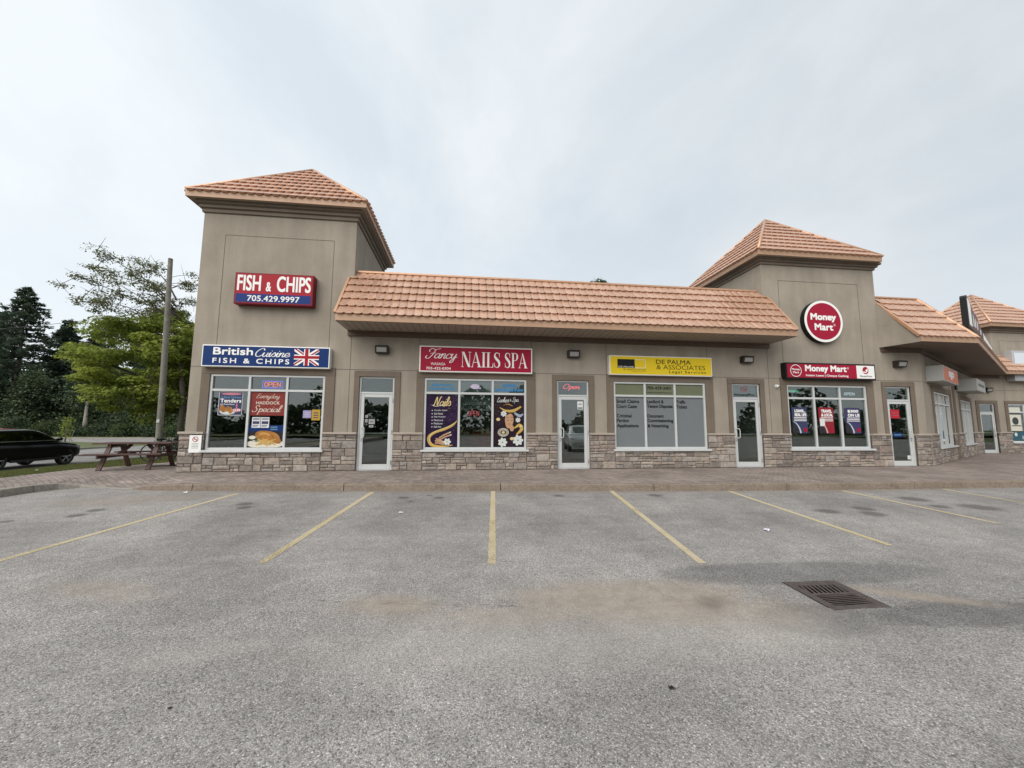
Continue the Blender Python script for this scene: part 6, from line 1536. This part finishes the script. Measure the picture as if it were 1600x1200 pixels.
# bicycle leaning by the pole
r = empty("bicycle", (-11.75, 5.4, -.165), math.radians(8), "dark bicycle standing behind the picnic table", "bicycle")
for x in (-.52, .52):
    m = M(); R_ = .33; ring_ = [(x + R_ * math.cos(2 * math.pi * k / 28), 0, R_ + R_ * math.sin(2 * math.pi * k / 28)) for k in range(29)]; m.tube(ring_, .022, 6, caps=False)
    wv = m.build("wheel", MAT['rubber'], r, smooth=True); m = M()
    for k in range(14): a = 2 * math.pi * k / 14; m.tube(((x, 0, R_), (x + R_ * math.cos(a), 0, R_ + R_ * math.sin(a))), .003, 4)
    m.tube(((x, -.04, R_), (x, .04, R_)), .025, 8); m.build("spokes", MAT['steel'], wv)
m = M()
for a, b in (((-.52, 0, .33), (-.05, 0, .30)), ((-.05, 0, .30), (-.18, 0, .82)), ((-.05, 0, .30), (.36, 0, .72)), ((-.17, 0, .76), (.34, 0, .80)), ((-.52, 0, .33), (-.17, 0, .76)), ((.33, 0, .92), (.42, 0, .62)), ((.42, 0, .62), (.52, 0, .33))): m.tube((a, b), .018, 8)
m.build("frame", MAT['black'], r)
m = M(); m.tube([(.42, -.28, .98), (.36, -.2, .97), (.33, 0, .95), (.36, .2, .97), (.42, .28, .98)], .013, 6); m.build("handlebar", MAT['black'], r)
m = M(); m.tube([(-.32, 0, .86), (-.2, 0, .87), (-.06, 0, .86)], [.07, .055, .02], 8); m.build("saddle", MAT['black'], r, smooth=True)
m = M(); m.tube(((-.05, -.06, .30), (-.05, .06, .30)), .07, 12); m.beam((-.05, .07, .30), (.08, .07, .18), .02, .02); m.box(.05, .12, .07, .15, .17, .19); m.build("crank", MAT['steel'], r)

# storm drain
r = empty("storm_drain", (3.6, -8.335, lot_z(-8.335)), 0, "rusty square cast iron storm drain grate in the asphalt", "drain grate"); r.rotation_euler = (math.atan(.028), 0, math.radians(-1.5))
a = .285; m = M()
for q in ((-a, a, -a, -a + .04), (-a, a, a - .04, a)): m.box(*q, -.03, .008)
for q in ((-a, -a + .04, -a + .04, a - .04), (a - .04, a, -a + .04, a - .04)): m.box(*q, -.03, .0075)
m.build("frame", MAT['iron'], r, bevel=.004, seg=1)
m = M(); b_ = a - .045; m.box(-b_, b_, .0, .03, -.01, .004)
for q in ((-b_, b_, b_ - .03, b_), (-b_, b_, -b_, -b_ + .022)): m.box(*q, -.03, .004)
for q in ((-b_, -b_ + .03), (b_ - .03, b_)): m.box(*q, -b_ + .022, -.0, -.0301, .0038); m.box(*q, .03, b_ - .03, -.0301, .0038)
n = 9
for k in range(n):
    x = -b_ + .03 + (2 * b_ - .06) * (k + .5) / n; m.beam((x - .02, .03, -.003), (x + .02, b_ - .03, .001), .019, .005)
for k in range(7):
    yv = -b_ + .022 + (b_ - .022) * (k + .5) / 7; m.beam((-b_ + .03, yv, -.0135), (b_ - .03, yv, .001), .010, .005)
m.build("grate", MAT['iron'], r)
m = M(); m.box(-a + .02, a - .02, -a + .02, a - .02, -.75, -.031)
mm = M(); 
for q in m.f[0:1] + m.f[2:]: pass
pit = M(); pit.v = m.v; pit.f = [f for i, f in enumerate(m.f) if i != 1]; pit.build("pit", MAT['pit'], r)
m = M(); z = -.0
for q in ((-.30, .30, -.30, -.2855), (-.30, .30, .2855, .30), (-.30, -.2855, -.2855, .2855), (.2855, .30, -.2855, .2855)): m.box(*q, -.05, .002)
m.build("collar", MAT['pit'], r)

# litter and the lead on the walk
def scrap(label, x, y, s, mat, cat="litter", name="paper_scrap", zoff=0.0, seed=1):
    q = random.Random(seed); m = M(); n = 5; g_ = [[(x + s * (i / n - .5), y + s * .8 * (j / n - .5), (lot_z(y) if x > -9 else vz_at(x, y) + .03) + .003 + zoff + s * q.random() * .35) for i in range(n + 1)] for j in range(n + 1)]
    for j in range(n):
        for i in range(n):
            if (i, j) in ((0, 0), (n - 1, n - 1)): continue
            m.quad(g_[j][i], g_[j][i + 1], g_[j + 1][i + 1], g_[j + 1][i])
    o = m.build(name, mat); tag(o, label, cat)
scrap("crumpled white and mauve wrapper on the asphalt in the right stalls", 4.56, -6.32, .09, P("scrap_white", (.6, .58, .66)), seed=2)
scrap("small white paper scrap on the asphalt in front of the nail salon stalls", -1.06, -4.8, .07, P("scrap_paper", (.66, .65, .62)), seed=3)
scrap("white scrap lying against the kerb in front of the fish shop", -5.86, -2.62, .08, P("scrap_paper2", (.7, .7, .68)), seed=4)
scrap("dark clod lying alone on the asphalt in the foreground", 1.31, -9.46, .036, P("clod", (.02, .018, .016), .9), "debris", "asphalt_clod", seed=5)
scrap("small dark pebble on the asphalt left of the foreground", -1.65, -9.3, .02, P("pebble_dark", (.03, .028, .025), .9), "debris", "pebble", seed=6)
scrap("white scrap on the lawn verge by the black SUV", -13.4, 2.4, .09, P("scrap_paper3", (.6, .6, .58)), zoff=.0, seed=8)
m = M(); m.tube(catmull([(-9.72, 1.72, .02), (-9.45, 1.6, .012), (-9.0, 1.75, .012), (-8.4, 1.95, .012), (-7.9, 2.0, .012), (-7.7, 2.0, .3)], 6), .012, 6); o = m.build("power_lead", MAT['black']); tag(o, "black lead running from the picnic table to the tower wall", "cable")
# ------------------------------------------------------------------ trees and shrubs
def leaf_mesh(name, C, axis, size, mat, parent, asp=0.6, seed=1, droop=0.0, jit=0.35):
    """one mesh of many leaf-sized quads: C (n,3) centres, axis (n,3) preferred normals"""
    q = np.random.default_rng(seed); n = len(C); C = np.asarray(C, float); ax = np.asarray(axis, float) + q.normal(0, jit, (n, 3)); ax /= np.linalg.norm(ax, axis=1)[:, None] + 1e-9
    t = q.normal(0, 1, (n, 3)); t -= ax * np.sum(t * ax, 1)[:, None]; t /= np.linalg.norm(t, axis=1)[:, None] + 1e-9; b = np.cross(ax, t)
    s = size * q.uniform(0.6, 1.4, n)[:, None]
    v = np.stack([C - t * s * .5, C - b * s * asp * .5 + ax * s * .08, C + t * s * .5, C + b * s * asp * .5 + ax * s * .08], 1)
    me = bpy.data.meshes.new(name); me.vertices.add(4 * n); me.vertices.foreach_set("co", v.reshape(-1)); me.loops.add(4 * n); me.loops.foreach_set("vertex_index", np.arange(4 * n)); me.polygons.add(n); me.polygons.foreach_set("loop_start", np.arange(0, 4 * n, 4)); me.update(calc_edges=True)
    me.materials.append(mat); o = bpy.data.objects.new(name, me); COL.objects.link(o); o.parent = parent; return o

def broadleaf(label, loc, H, R0, mat, name="broadleaf_tree", seed=1, trunk_r=.2, zlow=.25, nleaf=16000, leaf=.2, spread=1.0, lean=(0, 0), group=None, asym=None, bark=None, clumps=90, layer=.45, fork=.3, rise=.62, nlimb=40):
    q = np.random.default_rng(seed); r = empty(name, loc, 0, label, "tree", group)
    cz = H * (zlow + 1) / 2; hz = H * (1 - zlow) / 2
    cl = []
    while len(cl) < clumps:
        p = q.uniform(-1, 1, 3)
        d = np.linalg.norm(p)
        if d > 1 or d < .35 and q.random() < .7: continue
        x, y, z = p[0] * R0, p[1] * R0, p[2] * hz + cz
        if asym is not None: x += asym * (1 - abs(p[2])) * 0.5
        cl.append((x + lean[0], y + lean[1], z))
    cl = np.array(cl)
    w = M(); th = H * fork; top = Vector((lean[0] * .5, lean[1] * .5, H * .8))
    w.tube([(0, 0, -.1), (.03 * H * .2, 0, th * .5), (lean[0] * .12, lean[1] * .12, th), tuple(Vector((lean[0] * .3, lean[1] * .3, H * .62))), tuple(top)], [trunk_r * 1.15, trunk_r, trunk_r * .85, trunk_r * .5, trunk_r * .15], 9)
    order = np.argsort(cl[:, 2]); step = max(1, int(round(clumps / nlimb))); main = set(order[::step].tolist()); LP = []
    for i in order:
        if i not in main: continue
        c = Vector(cl[i]); t = min(.9, max(fork, (c.z * rise) / H)); base = Vector((lean[0] * .4 * t, lean[1] * .4 * t, H * t))
        mid = base.lerp(c, .5) + Vector((q.normal(0, .3), q.normal(0, .3), .06 * H * q.uniform(.0, 1.0)))
        path = catmull([tuple(base), tuple(mid), tuple(c)], 5); rr_ = trunk_r * .42 * q.uniform(.7, 1.2)
        w.tube(path, [rr_ * (1 - .85 * k / (len(path) - 1)) for k in range(len(path))], 6)
        LP += [(Vector(p), rr_ * (1 - .85 * k / (len(path) - 1))) for k, p in enumerate(path) if k > 2]
    for i in order:
        c = Vector(cl[i])
        if i not in main:
            p, pr_ = min(LP, key=lambda e: (e[0] - c).length + max(0, e[0].z - c.z) * .5); m2 = p.lerp(c, .5) + Vector(q.normal(0, .12, 3)) + Vector((0, 0, .12))
            w.tube(catmull([tuple(p), tuple(m2), tuple(c)], 3), [max(.012, pr_ * .6 * (1 - .8 * k / 6)) for k in range(7)], 5)
        for k in range(3):
            e = c + Vector(q.normal(0, 1, 3)) * R0 * .1; w.tube((c, e), (.014, .005), 4)
    w.build("trunk", bark or MAT['bark'], r, smooth=True)
    per = nleaf // clumps; P_, A_ = [], []
    for c in cl:
        k = int(per * q.uniform(.5, 1.5)); rad = R0 * q.uniform(.14, .27) * spread
        g = q.normal(0, 1, (k, 3)); g /= np.linalg.norm(g, axis=1)[:, None]; g *= (q.uniform(0, 1, k) ** .5)[:, None]
        g = g * np.array([rad, rad, rad * layer]); P_.append(c + g); A_.append(np.tile([0, 0, .8], (k, 1)) + g / rad * .6)
    leaf_mesh("crown", np.concatenate(P_), np.concatenate(A_), leaf, mat, r, .62, seed + 1, jit=.45); return r

def pine(label, loc, H, R0, mat, seed=1, zlow=.18, group=None, gap=.75, name="pine_tree", dens=30, leaf=.42, upswept=.12, shape=.75):
    q = np.random.default_rng(seed); r = empty(name, loc, 0, label, "tree", group); w = M()
    w.tube([(0, 0, -.1), (.05, .02, H * .5), (0, 0, H)], [H * .017, H * .011, .02], 8)
    P_, A_ = [], []; z = H * zlow; ph = 0
    while z < H * .985:
        f = (z / H - zlow) / (1 - zlow); Rz = R0 * (1 - f) ** shape * (.55 + .45 * min(1, f * 5 + .4)) + .25
        nb = int(q.integers(4, 7)) if f < .9 else 3
        for k in range(nb):
            a = ph + 2 * math.pi * k / nb + q.normal(0, .25); L_ = Rz * q.uniform(.5, 1.15)
            dz = L_ * (upswept * q.uniform(.2, 1.6) - .12 * (1 - f)); e = np.array([L_ * math.cos(a), L_ * math.sin(a), z + dz])
            w.tube(((0, 0, z), tuple(e * np.array([.5, .5, 0]) + np.array([0, 0, z + dz * .35])), tuple(e)), [.02 + .012 * L_, .015 + .006 * L_, .012], 4)
            n = int(dens * (.4 + L_ / R0)); t = q.uniform(.22, 1.08, n); side = q.normal(0, .17, n) * L_ * (1.15 - .7 * t)
            px = e[0] * t - math.sin(a) * side; py = e[1] * t + math.cos(a) * side; pz = z + dz * t ** 1.5 + q.normal(.04, .09 + .02 * L_, n)
            P_.append(np.stack([px, py, pz], 1)); A_.append(np.tile([math.cos(a) * -.25, math.sin(a) * -.25, 1.0], (n, 1)))
        z += gap * q.uniform(.75, 1.25) * (1 - .55 * f); ph += 1.1
    w.build("trunk", MAT['bark'], r, smooth=True)
    leaf_mesh("crown", np.concatenate(P_), np.concatenate(A_), leaf, mat, r, .42, seed + 1, jit=.35); return r

def bush(label, loc, H, R0, mat, seed=1, n=1500, leaf=.12, name="shrub", cat="shrub", group=None, cone=False, stem=True):
    q = np.random.default_rng(seed); r = empty(name, loc, 0, label, cat, group); k = 14 + int(H * 4); P_, A_ = [], []
    for i in range(k):
        t = q.uniform(.12, 1.0); lim = (1 - t) * .95 + .08 if cone else math.sqrt(max(0, 1 - (t * 1.02 - .35) ** 2 / .45)) * .9
        a = q.uniform(0, 2 * math.pi); rad = R0 * lim * q.uniform(.3, 1); c = np.array([rad * math.cos(a), rad * math.sin(a), H * t])
        m_ = n // k; g = q.normal(0, 1, (m_, 3)) * np.array([.24 * R0, .24 * R0, .13 * H if not cone else .09 * H]); P_.append(c + g); A_.append(np.tile([math.cos(a) * .5, math.sin(a) * .5, .6], (m_, 1)))
    P_ = np.concatenate(P_); P_[:, 2] = np.maximum(P_[:, 2], .03)
    w = M()
    for i in range(5 if not cone else 1):
        a = q.uniform(0, 6.28); d = 0 if cone else R0 * .5; w.tube([(0, 0, -.05), (d * .4 * math.cos(a), d * .4 * math.sin(a), H * .4), (d * math.cos(a), d * math.sin(a), H * .8)], [.03 + .012 * H, .02 + .006 * H, .01], 6)
    w.build("stems" if not cone else "trunk", MAT['bark'], r)
    leaf_mesh("foliage", P_, np.concatenate(A_), leaf, mat, r, .6, seed + 1, jit=.6); return r

KF = 1.155
def far(x, y): return x * KF, (y + 11.956) * KF - 11.956
GP = "tall pines beyond the main road"
PINES = [((-57.8, 46), 19.6, 5.6, 3, "tallest pine with a bare gap low on its trunk, beyond the main road"), ((-61.5, 45), 17.2, 5.2, 4, "pine at the left edge just left of the tallest pine"), ((-57.0, 51), 16.6, 5.0, 5, "pine just right of the tallest pine"), ((-68, 53), 18.0, 5.5, 6, "pine behind and left of the tallest pine"), ((-50.5, 48), 14.4, 4.6, 7, "mid height pine above the black SUV bonnet"), ((-48.6, 53), 15.2, 4.6, 8, "pine behind the yellow green maple at its left side"), ((-44.5, 50), 13.6, 4.2, 9, "pine behind the middle of the yellow green maple"), ((-40.5, 51), 13.0, 4.2, 10, "pine behind the utility pole"), ((-36.5, 49), 12.6, 4.0, 11, "pine behind the right side of the yellow green maple"), ((-69, 47), 16.8, 5.0, 12, "pine outermost at the left edge")]
for (xy, H, R_, sd, lb) in PINES: pine(lb, (*far(*xy), -.5), H * KF, R_ * KF, MAT['pine'], sd, zlow=.10 if sd != 3 else .16, group=GP, dens=80, leaf=.62, gap=.86)
broadleaf("yellow green maple spreading behind the utility pole and left tower", (-14.5, 13.6, -.42), 8.3, 4.7, MAT['maple'], "maple_tree", 21, .24, .2, 90000, .16, .85, (-2.0, 0), asym=-1.6, clumps=260, layer=.36, fork=.28)
broadleaf("thin sparse tree with bare spreading limbs above the maple", (-15.0, 11.0, -.45), 11.0, 2.8, MAT['thin_leaf'], "sparse_tree", 33, .13, .60, 7500, .105, .95, (-2.4, 0), asym=-.6, clumps=80, layer=.4, fork=.5, rise=.80, nlimb=13)
broadleaf("dark tree whose tip shows over the canopy ridge next to the left tower", (-5.3, 25, -.8), 17.1, 3.2, MAT['shrub'], "broadleaf_tree", 41, .25, .3, 9000, .22, 1.0)
broadleaf("dark tree whose tip shows over the middle of the canopy ridge", (12.9, 25.5, -.8), 17.4, 3.2, MAT['cedar'], "broadleaf_tree", 43, .25, .3, 9000, .22, 1.0)
GC = "dark cedars along the far side of the main road"
for k, (x, y, H, R_, lb) in enumerate(((-47.5, 43, 7.2, 2.4, "dark cedar behind the sedan and SUV"), (-43.2, 43.5, 7.6, 2.8, "cedar left of the pale birch stem"), (-40.2, 42, 6.4, 2.5, "cedar right of the pale birch stem"), (-36.4, 43, 6.8, 2.6, "cedar under the middle of the maple"), (-32.8, 42, 6.2, 2.4, "lighter cedar under the maple by the pole"), (-29.4, 43.5, 7.0, 2.6, "cedar seen right of the utility pole"), (-52.5, 42.5, 7.8, 2.8, "cedar above the black SUV roof"), (-57.5, 42, 7.0, 2.6, "cedar at the left edge above the SUV roof"))):
    bush(lb, (*far(x, y), -.5), H * KF, R_ * KF, MAT['cedar'], 50 + k, 5200, .34, "cedar_tree", "tree", GC, cone=True)
r = empty("birch_tree", (*far(-44.4, 40.3), -.5), 0, "pale birch stem standing among the dark cedars", "tree"); m = M(); m.tube([(0, 0, 0), (.05, 0, 2), (-.03, 0, 4.8)], [.28, .24, .12], 9); m.build("trunk", MAT['bark_pale'], r, smooth=True); q = np.random.default_rng(3); leaf_mesh("crown", q.normal(0, 1, (900, 3)) * np.array([1.3, 1.3, .7]) + np.array([0, 0, 5.0]), np.tile([0, 0, 1.0], (900, 1)), .22, MAT['cedar'], r)
GS = "shrubs along the far verge"
for k, (x, y, H, R_, mt, lb) in enumerate(((-47.8, 39.6, 1.7, 1.5, 'shrub', "leafy shrub behind the SUV bonnet"), (-44.6, 39.2, 1.5, 1.5, 'cedar', "dark shrub at the foot of the birch"), (-41.6, 39.0, 1.4, 1.4, 'cedar', "dark low shrub right of the birch"), (-38.9, 38.8, 1.3, 1.4, 'shrub', "green shrub above the left end of the picnic table"), (-36.2, 38.6, 1.5, 1.5, 'cedar', "dark shrub above the middle of the picnic table"), (-33.4, 38.2, 1.3, 1.5, 'shrub', "light green shrub with pale blooms left of the pole"), (-30.6, 38.4, 1.6, 1.5, 'shrub', "green shrub right of the pole foot"), (-51.5, 39.5, 2.0, 1.7, 'cedar', "shrub behind the roof of the SUV"), (-27.8, 38.5, 1.8, 1.6, 'shrub', "green shrub beside the tower corner"))):
    bush(lb, (*far(x, y), -.5), H * KF, R_ * KF, MAT[mt], 70 + k, 1800, .2, group=GS)
r = bush("thin staked sapling on the lawn island", (-38.2, 31.2, -.5), 2.2, .5, MAT['maple'], 90, 260, .16, "sapling", "sapling")
m = M(); m.tube(((.35, 0, 0), (.75, 0, 1.2)), .02, 6); m.build("stake", MAT['bark_pale'], r)
bush("dark shrub round the foot of the utility pole", (-12.75, 7.4, -.29), 1.12, .62, MAT['cedar'], 95, 1500, .09)
bush("dark shrub between the bicycle and the tower corner", (-10.9, 6.9, -.18), 1.1, .75, MAT['shrub'], 96, 1700, .09)
# a house half hidden in the trees
r = empty("far_house", (*far(-60, 41.5), -.4), math.radians(20), "low brown roofed house showing just above the SUV roof", "house")
m = M(); m.box(-4.5, 4.5, 0, 6, 0, 1.0); m.build("wall", P("house_wall", (.2, .15, .12), .9), r); m = M(); m.prism([(-4.9, 1.0), (4.9, 1.0), (3.6, 1.9), (-3.6, 1.9)], lambda a, b: (a, -.3, b), lambda a, b: (a, 6.3, b)); m.build("roof", P("house_roof", (.16, .13, .115), .9), r)
m = M(); m.box(-2.6, -1.8, -.02, .02, .3, .85); m.build("window", MAT['car_glass'], r)

# wood closing the view behind the pines
q = np.random.default_rng(79); n = 21000
xs_ = q.uniform(-122, -26, n); hz_ = 11.0 + 2.0 * np.sin(xs_ * .33) + 1.2 * np.sin(xs_ * .81 + 1); C_ = np.stack([xs_, 71 + q.normal(0, 1.5, n), -.3 + 1.155 * hz_ * q.uniform(0, 1, n) ** .85], 1)
o = leaf_mesh("wood_mass", C_, np.tile([0, -.6, .5], (n, 1)), 1.1, MAT['pine'], None, .7, 80, jit=.6); tag(o, "dark wood standing behind the tall pines", "wood", kind='stuff')
# wood behind the camera, seen only in the shop glass
q = np.random.default_rng(77); n = 16000
xs_ = q.uniform(-90, 110, n); hz_ = 6.0 + 3.0 * np.sin(xs_ * .21) + 2.0 * np.sin(xs_ * .53 + 1); C_ = np.stack([xs_, -62 + q.normal(0, 1.6, n), -.3 + hz_ * q.uniform(0, 1, n) ** .8], 1)
o = leaf_mesh("wood_mass", C_, np.tile([0, .6, .5], (n, 1)), .95, MAT['cedar'], None, .7, 78, jit=.6); tag(o, "far dark wood across the lot, mirrored in the shop windows", "wood", kind='stuff')
m = M(); m.quad((-140, -70, -.30), (140, -70, -.30), (140, -46, -.30), (-140, -46, -.30)); tag(m.build("lawn_strip", MAT['grass']), kind='structure')
